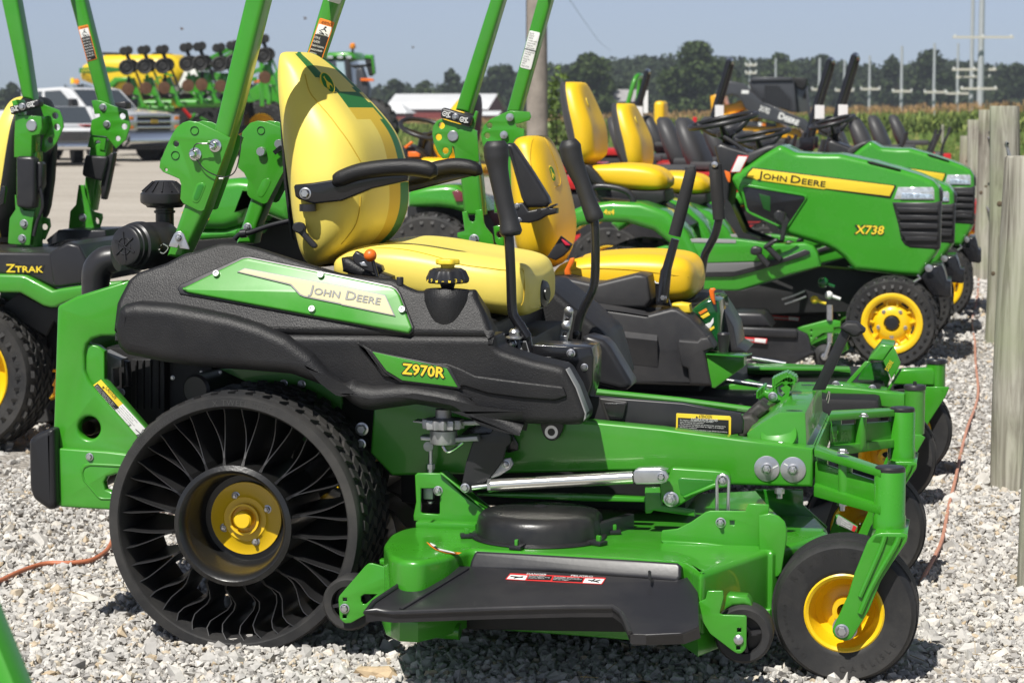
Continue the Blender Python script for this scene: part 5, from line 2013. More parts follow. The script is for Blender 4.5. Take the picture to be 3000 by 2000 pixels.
post1 = caster(M1, CY[0])
f1, w1 = fork_and_wheel(M1, CY[0])
off = (0, CY[1] - CY[0], 0)
for o_ in (post1, f1, w1):
    dup(o_, off, par=M1)
xa = hit(q('R9 862,160')[0], PF).x
zt0, zb0 = hit(q('R9 865,38')[0], PF).z, hit(q('R9 865,278')[0], PF).z
zt1, zb1 = hit(q('R9 1262,168')[0], PY(CY[0])).z, hit(q('R9 1255,400')[0], PY(CY[0])).z
for near in (0, 1):
    ya, yb = (5.63, CY[0]) if not near else (6.28, CY[1])
    a = MB()
    for (za, zb, ha, hb_, w1_, w2_) in ((zt0, zt1, .014, .014, .05, .034), (zb0, zb1, .022, .018, .05, .034), ((zt0 + zb0) / 2, (zt1 + zb1) / 2, (zt0 - zb0) / 2, (zt1 - zb1) / 2, .012, .012)):
        x1 = PX0 - .02
        xs_ = xa + .001
        a.hexa([(xs_, ya - w1_, za - ha), (x1, yb - w2_, zb - hb_), (x1, yb + w2_, zb - hb_), (xs_, ya + w1_, za - ha),
                (xs_, ya - w1_, za + ha * .3), (x1, yb - w2_, zb + hb_ * .3), (x1, yb + w2_, zb + hb_ * .3), (xs_, ya + w1_, za + ha * .3)])
    xm = xa + (PX0 - xa) * .42
    ym = ya + (yb - ya) * .42
    a.cyl((xm, ym - .012, zb0 - .02), (xm, ym - .012, zt0 - .01), .017, 14)
    a.box((xa - .02, ya + .035, (zt0 + zb0) / 2), (.1, .045, zt0 - zb0 - .03))
    a.build('caster_arm', GREEN, M1, bevel=.004)
MB().box((xa - .06, 5.98, (zt0 + zb0) / 2), (.12, .7, zt0 - zb0 - .02)).build('front_crossbeam', GREEN, M1, bevel=.006)
lettering('cast_marking', 'H72', 'Q8 795,1010', 'Q8 888,1012', PY(6.26), GREEN, M1, lift=.003)
lettering('cast_marking', 'DT 02', 'Q8 745,1080', 'Q8 905,1084', PY(6.26), GREEN, M1, lift=.003)
for c in ('R9 553,160', 'R9 725,167'):
    P = hit(q(c)[0], PF)
    o = MB().lathe([(.0315, 0), (.0312, .003), (.03, .0035), (0, .0035)], P, (0, -1, 0), 36).build('washer', ZINC, M1)
    bolt(M1, P + Vector((0, -.0035, 0)), (0, -1, 0), .019, nut=True)
# white paint ticks on the washers
MB().bar(*hits('R9 590,158 625,140', PY(5.5955)), .003, .0006, up=(0, -1, 0)).build('paint_mark', WHTD, M1)
MB().bar(*hits('R9 665,128 690,142', PY(5.5955)), .003, .0006, up=(0, -1, 0)).build('paint_mark', WHTD, M1)
# ------------------------------------------------------------ mowing deck of the near mower
ZD = .302
PDK = PZ(ZD)
dk = hits('R8 276,650 318,590 380,560 460,542 700,522 1300,470 R9 -50,330 500,300 700,370 860,450 950,545 958,575 900,610 590,700 560,698 120,852 R8 2240,780 1600,735 850,688 700,735 520,770 400,765 310,730', PDK)
deck = slab('deck_shell', dk, PDK, .15, GREEN, M1, bevel=.014, res=4, r=.02)
slab('deck_skirt', [Vector((p.x * 1.0 - .004, p.y - .012, 0)) for p in dk], PZ(.165), .05, GREEN, M1, bevel=.004)
deep_ = MB().prism(hits('R8 1000,820 R9 100,830 560,800 900,640 600,1000 R8 1000,1090', PY(5.75)), (0, .8, 0))
deep_.build('deck_underside', DARK, M1)
# pulley cover
pc0 = hit(q('R8 1235,668')[0], PZ(ZD + .004))
cx, cy = pc0.x, pc0.y + .15
rows = []
for k, (s, z) in enumerate(((1.08, .002), (1.07, .006), (1.0, .008), (.985, .035), (.96, .050), (.90, .060), (.7, .064), (0.01, .066))):
    rows.append([Vector((cx + math.cos(a) * .158 * s + (0 if math.cos(a) < .93 else -.01), cy + math.sin(a) * .158 * s, ZD + z)) for a in [2 * math.pi * i / 64 for i in range(64)]])
mb = MB().grid(rows, closed_u=True)
pcv = mb.build('pulley_cover', mat('satin_black_plastic', (.016, .016, .017), .3, bump=.25, bscale=260, dirt=.08), M1, 50)
for a in (198, 262, 330, 20, 90, 150):
    an = math.radians(a)
    c = Vector((cx + math.cos(an) * .175, cy + math.sin(an) * .175, ZD + .006))
    d = Vector((math.cos(an), math.sin(an), 0))
    MB().bar(c - d * .02, c + d * .022, .03, .010).build('cover_ear', BLKS, pcv, bevel=.003)
    MB().bar(c + d * .006 - Vector((0, 0, .004)), c + d * .006 + Vector((0, 0, .018)), .008, .012, up=d).build('cover_tab', GREEN, pcv, bevel=.002)
MB().lathe([(.016, 0), (.0165, .002), (.014, .003), (0, .001)], (cx - .01, cy + .05, ZD + .064), (0, 0, 1), 20).build('cover_plug', BLKS, pcv)
MB().bar(*hits('R8 1640,600 1900,520', PZ(ZD + .01)), .02, .05).build('belt_guard', BLKS, M1, bevel=.003)
# curved heat decal
arc = hits('R8 560,640 600,668 660,692 720,705 790,712 770,722 690,716 620,694 580,668 562,648', PZ(ZD + .0014))
o = mesh_obj('deck_label', arc, [tuple(range(len(arc)))], ORGD, M1, 0)
arc2 = hits('R8 572,642 600,664 660,690 720,706 760,712 745,717 690,712 625,690 590,664', PZ(ZD + .0022))
mesh_obj('label_panel', arc2, [tuple(range(len(arc2)))], BLKD, o, 0)
arc3 = hits('R8 580,645 622,664 606,672 588,660', PZ(ZD + .003))
mesh_obj('label_picture', arc3, [(0, 1, 2, 3)], WHTD, o, 0)
mb = MB()
for i in range(5):
    mb.bar(*hits('R8 %d,%d %d,%d' % (632 + i * 3, 683 + i * 3, 735 + i * 3, 708 + i * 2), PZ(ZD + .003)), .0015, .0003)
mesh_obj('label_print', mb.v, mb.f, WHTD, o, 0)
# left front bracket with the square window and lift rod
PB1 = PY(5.545)
slab('lift_bracket', 'R8 482,205 500,190 650,192 668,205 790,330 985,465 985,485 845,530 610,520 475,505 472,470 490,380', PB1, .012, GREEN, M1, bevel=.003, holes=['R8 522,292 640,292 645,300 645,455 635,462 530,455 520,445'])
slab('bracket_flange', 'R8 640,192 668,192 980,462 1010,462 985,470 700,240', PY(5.53), .05, GREEN, M1, bevel=.003)
MB().box(hit(q('R8 740,528')[0], PZ(ZD + .006)), (.12, .05, .014)).box(hit(q('R8 560,520')[0], PZ(ZD + .006)), (.045, .05, .014)).build('bracket_foot', GREEN, M1, bevel=.003)
bolts(M1, 'R8 635,306', PB1, .0155, nut=True)
MB().cyl(*hits('R8 586,-20 586,165', PY(5.56)), .0055, 10).cyl(*hits('R8 586,160 586,212', PY(5.56)), .009, 12).lathe([(.011, 0), (.011, .012), (0, .012)], hit(q('R8 586,162')[0], PY(5.56)), (0, 0, 1), 6).build('lift_rod', ZINC, M1)
MB().box(hit(q('R8 575,320')[0], PY(5.58)), (.025, .02, .03)).build('rod_clevis', CASTM, M1, bevel=.003)
P = hit(q('R8 586,375')[0], PY(5.58))
bolt(M1, P, (0, 0, -1), .012)
MB().lathe([(.013, 0), (.0125, .006), (0, .007)], hit(q('R8 574,14')[0], PY(5.535)), (0, -1, 0), 18).build('rod_pin', CASTM, M1)
# mower height adjuster under the cover
zc_ = hit(q('R5 670,1420')[0], PY(5.5))
hA_ = MB()
rows = []
for rr, z in ((.03, -.018), (.048, -.016), (.05, 0), (.048, .006), (.02, .01), (.02, .03), (0, .03)):
    rows.append([zc_ + Vector((math.cos(a) * rr * (1 + (.09 * math.cos(14 * a) if rr > .04 else 0)), math.sin(a) * rr * (1 + (.09 * math.cos(14 * a) if rr > .04 else 0)), z)) for a in [2 * math.pi * i / 84 for i in range(84)]])
hA_.grid(rows, closed_u=True)
hg = hA_.build('height_dial', CASTM, M1, 30)
MB().lathe([(.032, -.055), (.034, -.05), (.034, -.022), (.026, -.018)], zc_, (0, 0, 1), 30).build('dial_hub', CASTM, hg)
MB().hexa([p for p in hits('R5 470,1418 600,1425 600,1442 470,1424', PY(5.50))] + [p + Vector((0, .05, 0)) for p in hits('R5 470,1418 600,1425 600,1442 470,1424', PY(5.50))]).build('dial_arm', CASTM, hg)
slab('dial_pointer', 'R5 770,1420 935,1412 940,1445 800,1450', PY(5.49), .04, CASTM, M1, bevel=.003)
slab('dial_bracket', 'R5 515,1518 700,1530 890,1515 900,1550 720,1560 520,1545', PY(5.49), .05, CASTM, M1, bevel=.003)
MB().tube(hits('R8 665,12 690,48 730,40 800,-10', PY(5.5)), .004, 8, sub=3).build('spring_clip', STEEL, M1)
slab('brake_plate', 'R5 1000,1455 1030,1450 1070,1470 1110,1510 1112,1568 R8 1085,20 1060,110 960,245 880,300 845,325 800,318 784,295 815,130 860,-10 900,-60 980,-70', PY(5.52), .014, BLKS, M1, bevel=.003, r=.006)
slab('brake_bracket', 'R8 1060,100 1110,90 1130,130 1110,165 1040,210 930,245 1000,190', PY(5.53), .01, CASTM, M1)
bolts(M1, 'R8 1080,132', PY(5.53), .013, nut=True)
bolts(M1, 'R8 812,288', PY(5.506), .015)
slab('bushing_plate', 'R5 830,1470 900,1440 1020,1440 1120,1500 1160,1568 R8 1160,40 1100,60 900,-20 700,0', PY(5.585), .01, BLKP, M1)
# bright link rod
pr = hits('R8 985,272 1915,218', PY(5.50))
rd = MB()
rd.cyl(pr[0], pr[1], .0155, 24)
rod = rd.build('link_rod', mat('polished_rod', (.85, .83, .76), .22, metal=.9), M1)
MB().cyl(*hits('R8 860,286 985,272', PY(5.50)), .0065, 12).build('rod_thread', STEEL, rod)
MB().lathe([(.017, 0), (.017, .008), (0, .008)], pr[0], pr[0] - pr[1], 6).build('rod_nut', ZINC, rod)
slab('rod_clevis', 'R8 1915,185 1930,168 2090,165 2130,180 2150,215 2135,250 2100,262 1935,265 1918,250', PY(5.475), .012, ZINC, M1, bevel=.003)
slab('rod_clevis', 'R8 1925,172 1945,160 2090,155 2140,170 2090,175 1940,185', PY(5.50), .03, ZINC, M1, bevel=.002)
bolts(M1, 'R8 2100,216', PY(5.475), .014)
slab('draft_strap', 'S4 -400,760 0,765 820,780 1520,815 1520,865 830,852 0,815 -400,790', PY(5.60), .03, GREEN, M1, bevel=.003)
slab('stay_bracket', 'S4 1525,690 1700,690 1720,900 2090,960 2100,1030 1620,960 1600,990 1535,995 1524,970', PY(5.53), .02, GREEN, M1, bevel=.003)
slab('draft_arm', 'S4 1690,640 1800,560 1830,470 2352,505 R9 285,188 312,215 315,260 300,285 S4 2200,730 1930,900 1860,925 1780,915 1720,860', PY(5.505), .03, GREEN, M1, bevel=.005, r=.006, res=3)
slab('arm_recess', 'S4 1895,580 2320,605 2330,650 1985,805 1930,790', PY(5.5045), .006, mat('green_recess', (.02, .19, .012), .3, coat=.5), M1, bevel=.0025, r=.012)
slab('arm_rib', 'S4 1960,800 2310,650 2352,650 2352,690 1985,825', PY(5.500), .01, GREEN, M1, bevel=.004)
bolts(M1, 'S4 1828,828', PY(5.50), .024, nut=True)
# U link
ul = MB().tube(hits('R9 225,440 225,240 235,212 262,200 290,212 302,240 298,440', PY(5.465)), .0042, 10)
ul.build('hanger_link', ZINC, M1)
bolts(M1, 'R9 262,240', PY(5.47), .016, nut=True)
slab('deck_hanger', 'S4 1712,1215 1725,1190 1900,1170 2060,1090 R9 148,448 180,438 412,440 428,398 440,390 560,398 566,405 562,560 510,660 470,690 430,692 160,655 S4 1740,1330 1708,1310', PY(5.42), .010, GREEN, M1, bevel=.0025,
     holes=['R9 310,502 340,502 340,532 310,532'])
slab('hanger_foot', 'S4 1715,1305 R9 160,650 460,690 430,712 140,680 S4 2100,1440 1760,1395', PY(5.41), .016, GREEN, M1, bevel=.003)
bolts(M1, 'R9 250,515', PY(5.42), .016, nut=True)
slab('deck_horn', 'R9 500,470 572,455 630,475 668,510 683,560 680,640 650,840 630,868 605,875 592,862 586,780 560,720 500,690', PY(5.38), .012, GREEN, M1, bevel=.003)
slab('tool_bracket', 'R9 1000,470 1022,468 1148,545 1140,580 1050,680 960,600', PY(5.9), .02, GREEN, M1)
o = slab('service_label', 'R9 1022,466 1146,542 1128,578 1000,520', PY(5.885), .0015, GREYD, M1, bevel=.0003)
slab('label_stripe', 'R9 1120,530 1143,545 1127,576 1108,568', PY(5.884), .001, REDD, o, bevel=.0002)
mb = text_block(['WARNING', 'KEEP CLEAR', 'READ MANUAL'], *hits('R9 1050,490 1112,528 1036,525', PY(5.884)), (0, -1, 0), MB())
mesh_obj('label_print', mb.v, mb.f, WHTD, o, 0)
MB().tube(hits('R9 1140,640 1180,625 1230,640', PY(5.9)), .014, 12).build('drive_boot', BLKS, M1)
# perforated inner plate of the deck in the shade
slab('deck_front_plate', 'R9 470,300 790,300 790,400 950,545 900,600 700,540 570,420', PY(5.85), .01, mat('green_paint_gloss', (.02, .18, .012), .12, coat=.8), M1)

# ------------------------------------------------------------ discharge chute
hA0, hB0 = hits('R8 850,692 2235,782', PDK)
eH = (hB0 - hA0).normalized()
dH = Vector((eH.y, -eH.x, 0))
nC = eH.cross(dH * .29 + Vector((0, 0, -.084))).normalized()
if nC.z < 0:
    nC = -nC
PC = (hA0 + Vector((0, 0, -.026)) + dH * .02, nC)
PHV = (hA0 + dH * .022, (dH + Vector((0, 0, .5))).normalized())
chute = slab('discharge_chute', 'R8 160,1110 215,1040 380,930 545,835 640,785 840,800 2000,880 2190,895 R9 60,860 98,900 108,1195 0,1238 R8 1990,1250 1895,1245 1870,1180 1840,1115 1780,1072 1500,1072 1000,1085 340,1110 235,1095', PC, .006, BLKS, M1, bevel=.0025, r=.008)
slab('chute_hinge', 'R8 838,800 848,760 868,715 885,698 1200,715 1900,755 2205,775 2228,795 2230,870 2205,905 2000,885 1400,838 845,822', PHV, .03, BLKS, M1, bevel=.008, res=4)
slab('discharge_shade', 'R8 790,950 2000,950 2000,1235 790,1215', (hA0 + dH * .012, dH), .004, DARK, M1)  # dark plate before the deck wall, painted shade for the open side's inside
rim_ = MB().tube([p + nC * .002 for p in hits('R8 545,835 380,930 215,1040 160,1110 235,1098 340,1112 1000,1087 1500,1074 1780,1074 1840,1117 1872,1182 1895,1245', PC)], .006, 8)
rim_.build('chute_rim', BLKS, M1)
lip = hits('R8 158,1112 235,1098 340,1112 1000,1087 1500,1074 1780,1074 1840,1117 1872,1182 1897,1247 2000,1250', PC)
mb = MB().grid([lip, [p + Vector((0, .004, -.022)) for p in lip]])
mb.build('chute_lip', BLKS, M1)
fr_ = hits('R8 1895,1245 2240,1236 R9 0,1236 106,1196', PC)
MB().grid([fr_, [p + Vector((.002, .02, -.03)) for p in fr_]]).build('chute_lip', BLKS, M1)
slab('chute_slot', 'R8 2012,832 2024,826 2034,835 2034,870 2026,890 2014,880', above(PC, .024), .002, DARK, M1, bevel=.0005)
MB().bar(hit(q('R8 390,1085')[0], above(PC, .001)), hit(q('R8 830,815')[0], above(PC, .001)), .012, .008, up=nC).build('chute_rib', BLKS, M1, bevel=.003)
slab('chute_plate', 'R8 380,1160 420,1158 600,1160 575,1190 480,1190', PY(5.15), .02, GREEN, M1)
MB().tube(hits('R8 600,1215 780,1230', PY(5.2)), [.02, .02], 14).build('deck_tube', GREEN, M1)
slab('deck_lower_lip', 'R8 370,1150 780,1150 775,1240 700,1245 560,1215', PY(5.25), .02, GREEN, M1, bevel=.004)
bolts(M1, 'R8 2235,822', PY(5.26), .014)
# danger label on the chute
PL_ = above(PC, .0016)
o = slab('danger_label', 'R8 1108,846 1738,876 1712,918 1076,886', PL_, .0012, REDD, M1, bevel=.0003, r=.003)
PL2 = above(PL_, .0008)
slab('label_picture', 'R8 1110,856 1222,862 1206,890 1086,882', PL2, .0006, WHTD, o, bevel=.0001)
slab('label_picture', 'R8 1600,880 1728,884 1706,914 1585,908', PL2, .0006, WHTD, o, bevel=.0001)
slab('label_text_panel', 'R8 1232,860 1384,866 1372,892 1216,886', PL2, .0006, BLKD, o, bevel=.0001)
slab('label_text_panel', 'R8 1394,868 1590,878 1578,904 1384,896', PL2, .0006, BLKD, o, bevel=.0001)
mb = MB()
text_into(mb, 'DANGER', *hits('R8 1215,858 1345,864', PL_), nC, .008, lift=.0012)
text_into(mb, 'PELIGRO', *hits('R8 1505,870 1648,878', PL_), nC, .008, lift=.0012)
text_block(['Rotating blade.', 'Thrown objects. Keep', 'shield in place.'], *hits('R8 1236,864 1376,870 1222,886', PL_), nC, mb, lift=.0024)
text_block(['Cuchilla giratoria.', 'Mantener el protector', 'en su lugar.'], *hits('R8 1400,872 1584,881 1390,896', PL_), nC, mb, lift=.0024)
mesh_obj('label_print', mb.v, mb.f, WHTD, o, 0)
mb = MB()
for s in ('R8 1620,890 1690,905', 'R8 1640,900 1665,884', 'R8 1665,898 1700,890', 'R8 1110,866 1190,874', 'R8 1130,878 1195,868'):
    mb.bar(*hits(s, above(PL2, .0006)), .004, .0003, up=nC)
mesh_obj('label_print', mb.v, mb.f, BLKD, o, 0)

# ------------------------------------------------------------ anti-scalp rollers


def roller(par, cpx, r, Y, w=.06):
    c = hit(q(cpx)[0], PY(Y))
    o = MB().lathe([(r * .62, -.012), (r * .66, -.002), (r * .9, 0), (r, -.008), (r * 1.0, -w + .008), (r * .9, -w), (.01, -w)], c, (0, -1, 0), 40).build('deck_roller', RUB, par, 40)
    b = MB().lathe([(.012, -.006), (.016, -.006), (.016, -.03), (0, -.03)], c, (0, -1, 0), 20)
    for i in range(4):
        a = math.radians(12 + 90 * i)
        b.bar(c + Vector((math.cos(a) * .012, .014, math.sin(a) * .012)), c + Vector((math.cos(a) * r * .64, .014, math.sin(a) * r * .64)), .008, .012, up=(0, 1, 0))
    b.lathe([(0, -.03), (r * .63, -.03)], c, (0, -1, 0), 30)
    b.build('roller_spokes', BLKS, o)
    return o


roller(M1, 'D 800,1387', .0665, 5.33, .07)
slab('roller_bracket', 'D 777,1376 779,1368 838,1300 846,1293 855,1293 919,1311 920,1322 918,1335 872,1370 838,1412 806,1430 792,1431 780,1420', PY(5.31), .008, GREEN, M1, bevel=.002, r=.004,
     holes=['R8 128,1000 150,985 235,985 160,1050 140,1050 128,1030', 'R8 10,1008 36,1008 36,1032 10,1032', 'R8 8,1120 34,1120 34,1144 8,1144'])
slab('roller_bracket', 'R8 248,760 310,760 318,775 520,830 505,870 395,910 390,840 250,790', PY(5.36), .03, GREEN, M1, bevel=.004)
bolts(M1, 'R8 22,1078', PY(5.31), .0155)
roller(M1, 'R9 395,1255', .0655, 5.08, .075)
slab('roller_bracket', 'R9 162,962 266,962 268,1010 242,1112 262,1120 410,1124 420,1135 418,1330 408,1352 385,1374 360,1375 335,1362 180,1245 100,1112 103,1035 150,1018', PY(5.055), .008, GREEN, M1, bevel=.002, r=.004,
     holes=['R9 357,1206 384,1206 384,1234 357,1234', 'R9 351,1324 378,1324 378,1350 351,1350'])
slab('roller_guard', 'R9 285,1000 300,990 420,1000 445,1030 455,1070 400,1060 330,1065 270,1095', PY(5.10), .05, GREEN, M1, bevel=.008)
MB().lathe([(.0115, 0), (.0105, .005), (.006, .008), (0, .009)], hit(q('R9 367,1281')[0], PY(5.055)), (0, -1, 0), 18).build('roller_bolt', ZINC, M1)
slab('roller_mount', 'R9 0,760 60,780 120,850 150,920 150,1010 110,1020 95,900 60,860 0,830', PY(5.2), .05, GREEN, M1, bevel=.006)
# ------------------------------------------------------------ second mower in the row (behind the near one)
M2 = thing('riding_mower', (-1.1, 8.0, 0), 'second zero-turn mower, golden seat and angular black cover, right behind the nearest mower', 'riding mower', 'riding mowers for sale in the row')
YM = 7.55
COVM = mat('matte_black_cover', (.026, .026, .029), .48, var=.08, vscale=4, bump=.12, bscale=200, dirt=.08)
slab('side_cover', 'S2 -420,520 -300,420 0,390 275,452 365,455 735,363 790,365 858,386 897,620 840,705 400,700 75,650 -420,760', PY(YM + .09), .5, COVM, M2, bevel=.012)
slab('side_cover', 'S2 -420,700 75,655 240,690 840,780 1100,712 1160,716 1300,800 1450,960 1530,1100 1530,1128 1442,1150 1515,1488 1500,1505 690,1482 650,1380 560,1200 -420,1100', PY(YM), .6, COVM, M2, bevel=.012)


def ledge(par, top, bot, y0, y1, m, drop=0.0, name='cover_ledge'):
    a, b = hits(top, PY(y0)), hits(bot, PY(y1))
    rows = [a, b]
    if drop:
        rows.append([Vector((p.x, y0, p.z - drop)) for p in b])
    mb = MB()
    mb.grid(rows)
    return mb.build(name, m, par, 25)


ledge(M2, 'S2 80,604 240,638 600,690 840,735', 'S2 66,655 240,694 600,742 870,785', YM + .085, YM - .002, COVM)
ledge(M2, 'S2 205,880 240,908 600,940 960,980', 'S2 205,930 240,962 600,1000 960,1040', YM - .001, YM - .022, COVM, .09)
slab('cover_block', 'S2 1165,1052 1180,1030 1370,1046 1400,1010 1480,1006 1532,1110 1440,1150 1515,1490 1292,1482 1272,1325 1200,1292', PY(YM - .03), .08, COVM, M2, bevel=.008)
slab('front_bracket', 'S1 80,606 580,652 582,778 200,1062 152,1056', PY(YM - .02), .10, GREEN, M2, bevel=.004)
slab('bracket_tread', hits('S1 80,604 570,640 690,600 180,582', PZ(hit(q('S1 330,606')[0], PY(YM - .02)).z)), PZ(hit(q('S1 330,606')[0], PY(YM - .02)).z), .006, mat('green_paint_gloss', (.02, .18, .012), .12, coat=.8), M2)
kp = hit(q('S1 312,600')[0], PY(YM + .03))
MB().lathe([(.014, 0), (.020, .05), (.0215, .062), (.017, .068), (0, .069)], kp, (0, 0, 1), 18).build('bracket_knob', BLKS, M2)
tk = slab('green_tank', 'S2 1300,740 1345,690 1420,635 1500,612 1590,640 1606,760 1606,960 1582,1140 1530,1140 1520,1000 1440,880 1380,800', PY(YM + .14), .3, mat('dark_green_tank', (.008, .085, .02), .15, coat=.6, var=.3, vscale=10), M2, bevel=.012)
for t_, m_ in (('S2 1380,750 1460,705 1475,730 1400,775', ORGD), ('S2 1400,790 1480,745 1500,775 1430,815', YELD), ('S2 1430,880 1500,850 1535,800 1535,850 1500,910 1440,905', WHTD), ('S2 1470,930 1540,885 1545,910 1490,950', YELD)):
    slab('tank_print', t_, PY(YM + .138), .001, m_, tk, bevel=.0002)
slab('tank_wall', 'S2 1548,590 1650,740 1742,900 1775,1098 1870,1152 1690,1160 1612,1000 1600,720', PY(YM + .25), .3, BLKS, M2, bevel=.008)
slab('height_lever', 'S2 1488,528 1500,506 1540,502 1556,520 1540,540 1555,670 1535,672 1500,600', PY(YM + .12), .02, ORGP, M2, bevel=.004)
slab('yellow_cap', 'S2 1108,662 1190,655 1286,670 1298,756 1222,758 1172,702 1108,692', PY(YM + .04), .07, YELD, M2, bevel=.006)
YS2 = 8.03
rows2 = [(397, 1545, 1592, .08, 0), (403, 1515, 1607, .12, 0), (420, 1503, 1622, .15, 0), (460, 1497, 1641, .17, .02), (520, 1497, 1661, .20, .03), (590, 1500, 1679, .22, .03), (660, 1505, 1689, .225, .03), (720, 1515, 1680, .21, .02), (765, 1545, 1658, .16, 0), (782, 1575, 1630, .09, 0)]
sb2 = seat_back(M2, rows2, YS2, [YEL2, SHELL], lambda v, u, c: 1 if c < -.85 else 0, recess=.3, swivel=.08, fit=True)
P_, N_ = onmesh(sb2, q('Q3 1945,625')[0])
if P_:
    badge(sb2, P_, N_ + Vector((0, -.4, 0)), (-.3, 0, 1), .032, .058)
SEAM2 = mat('gold_seam_thread', (.55, .34, .01), .7)
seam(sb2, 'Q3 1780,190 1725,240 1705,330 1700,450 1720,560 1770,700 1820,850 1850,1000', sb2, m=SEAM2)
seam(sb2, 'Q3 1860,210 1900,280 1960,420 2010,560 2045,700 2030,760 1980,780', sb2, m=SEAM2)
cu2 = cushion(M2, [(1640, 792, 826, .17), (1665, 764, 842, .21), (1720, 742, 856, .225), (1800, 732, 868, .23), (1890, 729, 874, .235), (1970, 733, 878, .235), (2020, 744, 874, .22), (2044, 768, 858, .19), (2055, 800, 835, .12)], YS2, YEL2, dip=.02)
seam(cu2, 'S2 60,325 250,300 420,302 620,310 800,325 950,345 1130,370 1280,392', cu2, m=SEAM2)
slab('folded_armrest', 'Q3 1418,282 1440,272 1492,275 1530,318 1720,600 1900,890 1922,962 1870,1012 1640,1012 1590,900', PY(7.66), .06, BLKS, M2, bevel=.014, res=4)
slab('armrest_bracket', 'Q3 1510,968 1612,955 1680,1052 1880,1012 1940,985 1985,970 1995,985 1930,1020 2000,1022 2000,1082 1960,1092 1880,1110 1800,1160 1690,1192 1545,1182 1512,1100', PY(7.65), .05, BLKS, M2, bevel=.006)
bolts(M2, 'Q3 1548,996 1568,1158', PY(7.65), .012)
MB().lathe([(0, .001), (.008, .001), (.009, 0)], hit(q('Q3 1800,1053')[0], PY(7.65)), (0, -1, 0), 16).build('bracket_plug', DARK, M2)
bk = slab('belt_buckle', 'Q3 2045,1340 2180,1440 2150,1500 2080,1568 1990,1620 1890,1580', PY(7.72), .03, BLKS, M2, bevel=.006)
slab('buckle_button', 'Q3 2045,1372 2060,1365 2155,1440 2140,1452 2100,1448', PY(7.712), .01, mat('red_plastic', (.6, .02, .05), .4), bk, bevel=.003)
slab('slide_handle', 'R5 1488,380 1500,352 1525,348 1528,370 1500,420 1505,460 1465,462 1462,430', PY(7.7), .02, ORGP, M2, bevel=.004)
# roll bar of the second mower
Y2N, Y2F = 7.70, 8.50


def marks(par, pl, pts, s):
    """white lock symbols printed on the lock bar"""
    mb = MB()
    for i, p in enumerate(hits(pts, pl)):
        p = p + Vector((0, -.0006, 0))
        if i % 2 == 0:
            r_ = [p + Vector((math.cos(a) * s * .9, 0, math.sin(a) * s)) for a in [2 * math.pi * k / 14 for k in range(14)]]
            mb.tube(r_, s * .22, 4, closed=True)
            mb.bar(p - Vector((s * .4, 0, 0)), p + Vector((s * .4, 0, 0)), s * .5, .0004, up=(0, -1, 0))
        else:
            mb.bar(p - Vector((s, 0, -s * .9)), p + Vector((s, 0, s * .9)), s * .5, .0004, up=(0, -1, 0))
            mb.bar(p - Vector((s, 0, s * .9)), p + Vector((s, 0, -s * .9)), s * .5, .0004, up=(0, -1, 0))
            mb.bar(p - Vector((0, 0, s * .9)), p + Vector((0, 0, s * .9)), s * .6, .0004, up=(0, -1, 0))
    return mesh_obj('lock_symbols', mb.v, mb.f, WHTD, par, 0)


tube_poly('roll_bar_tube', 'R2 1030,-220 1130,-220 1064,0 840,745 745,722 975,0', Y2N, .07, GREEN, M2)
tube_poly('roll_bar_tube', 'R2 1340,-220 1440,-220 1378,0 1172,738 1082,735 1285,0', Y2F, .07, GREEN, M2)
MB().bar(hit(q('R2 1080,-200')[0], PY(Y2N + .035)), hit(q('R2 1390,-200')[0], PY(Y2F + .035)), .06, .06).build('roll_bar_top', GREEN, M2, bevel=.01)
lb = slab('lock_bar', 'R2 656,716 668,708 850,762 858,775 845,822 832,828 655,775 648,760', PY(Y2N - .03), .05, BLKS, M2, bevel=.008)
marks(lb, PY(Y2N - .031), 'R2 678,748 702,755 792,785 818,790', .0075)
bolts(M2, 'R2 748,768', PY(Y2N - .03), .014)
slab('hinge_plate', 'R2 596,880 602,830 625,795 655,780 720,800 840,835 890,862 905,1062 745,1050 740,965 728,960 725,1000 700,1040 665,1042 635,1005 605,935', PY(Y2N - .012), .008, GREEN, M2, bevel=.002,
     holes=[rp('R2 657,825', 21, PY(Y2N - .012), 18), rp('R2 638,901', 21, PY(Y2N - .012), 18), rp('R2 683,990', 21, PY(Y2N - .012), 18)])
slab('hinge_plate', 'R2 840,835 880,728 895,732 880,790 868,850 890,862 880,880', PY(Y2N - .004), .02, GREEN, M2, bevel=.002)
MB().lathe([(.0185, 0), (.0185, .004), (.016, .006), (0, .006)], hit(q('R2 733,893')[0], PY(Y2N - .012)), (0, -1, 0), 26).build('hinge_pin', ZINC, M2)
tube_poly('roll_bar_post', 'Q3 790,280 1040,300 1115,680 1155,1100 935,1100 895,680', Y2N, .09, GREEN, M2)
slab('post_foot', 'Q3 915,1060 975,1055 985,1120 1000,1165 1040,1178 1062,1160 1068,1060 1062,1045 1120,1035 1150,1030 1165,1180 1185,1235 1262,1325 1292,1510 1240,1490 1000,1420 858,1350 862,1302 945,1282', PY(Y2N - .015), .012, GREEN, M2, bevel=.003)
bolts(M2, 'Q3 1055,1375', PY(Y2N - .015), .022)
slab('post_ear', 'Q3 1270,1230 1340,1215 1400,1240 1400,1500 1350,1500 1290,1400', PY(Y2N + .1), .012, GREEN, M2, bevel=.003, holes=[rp('Q3 1345,1322', 38, PY(Y2N + .1), 18)])
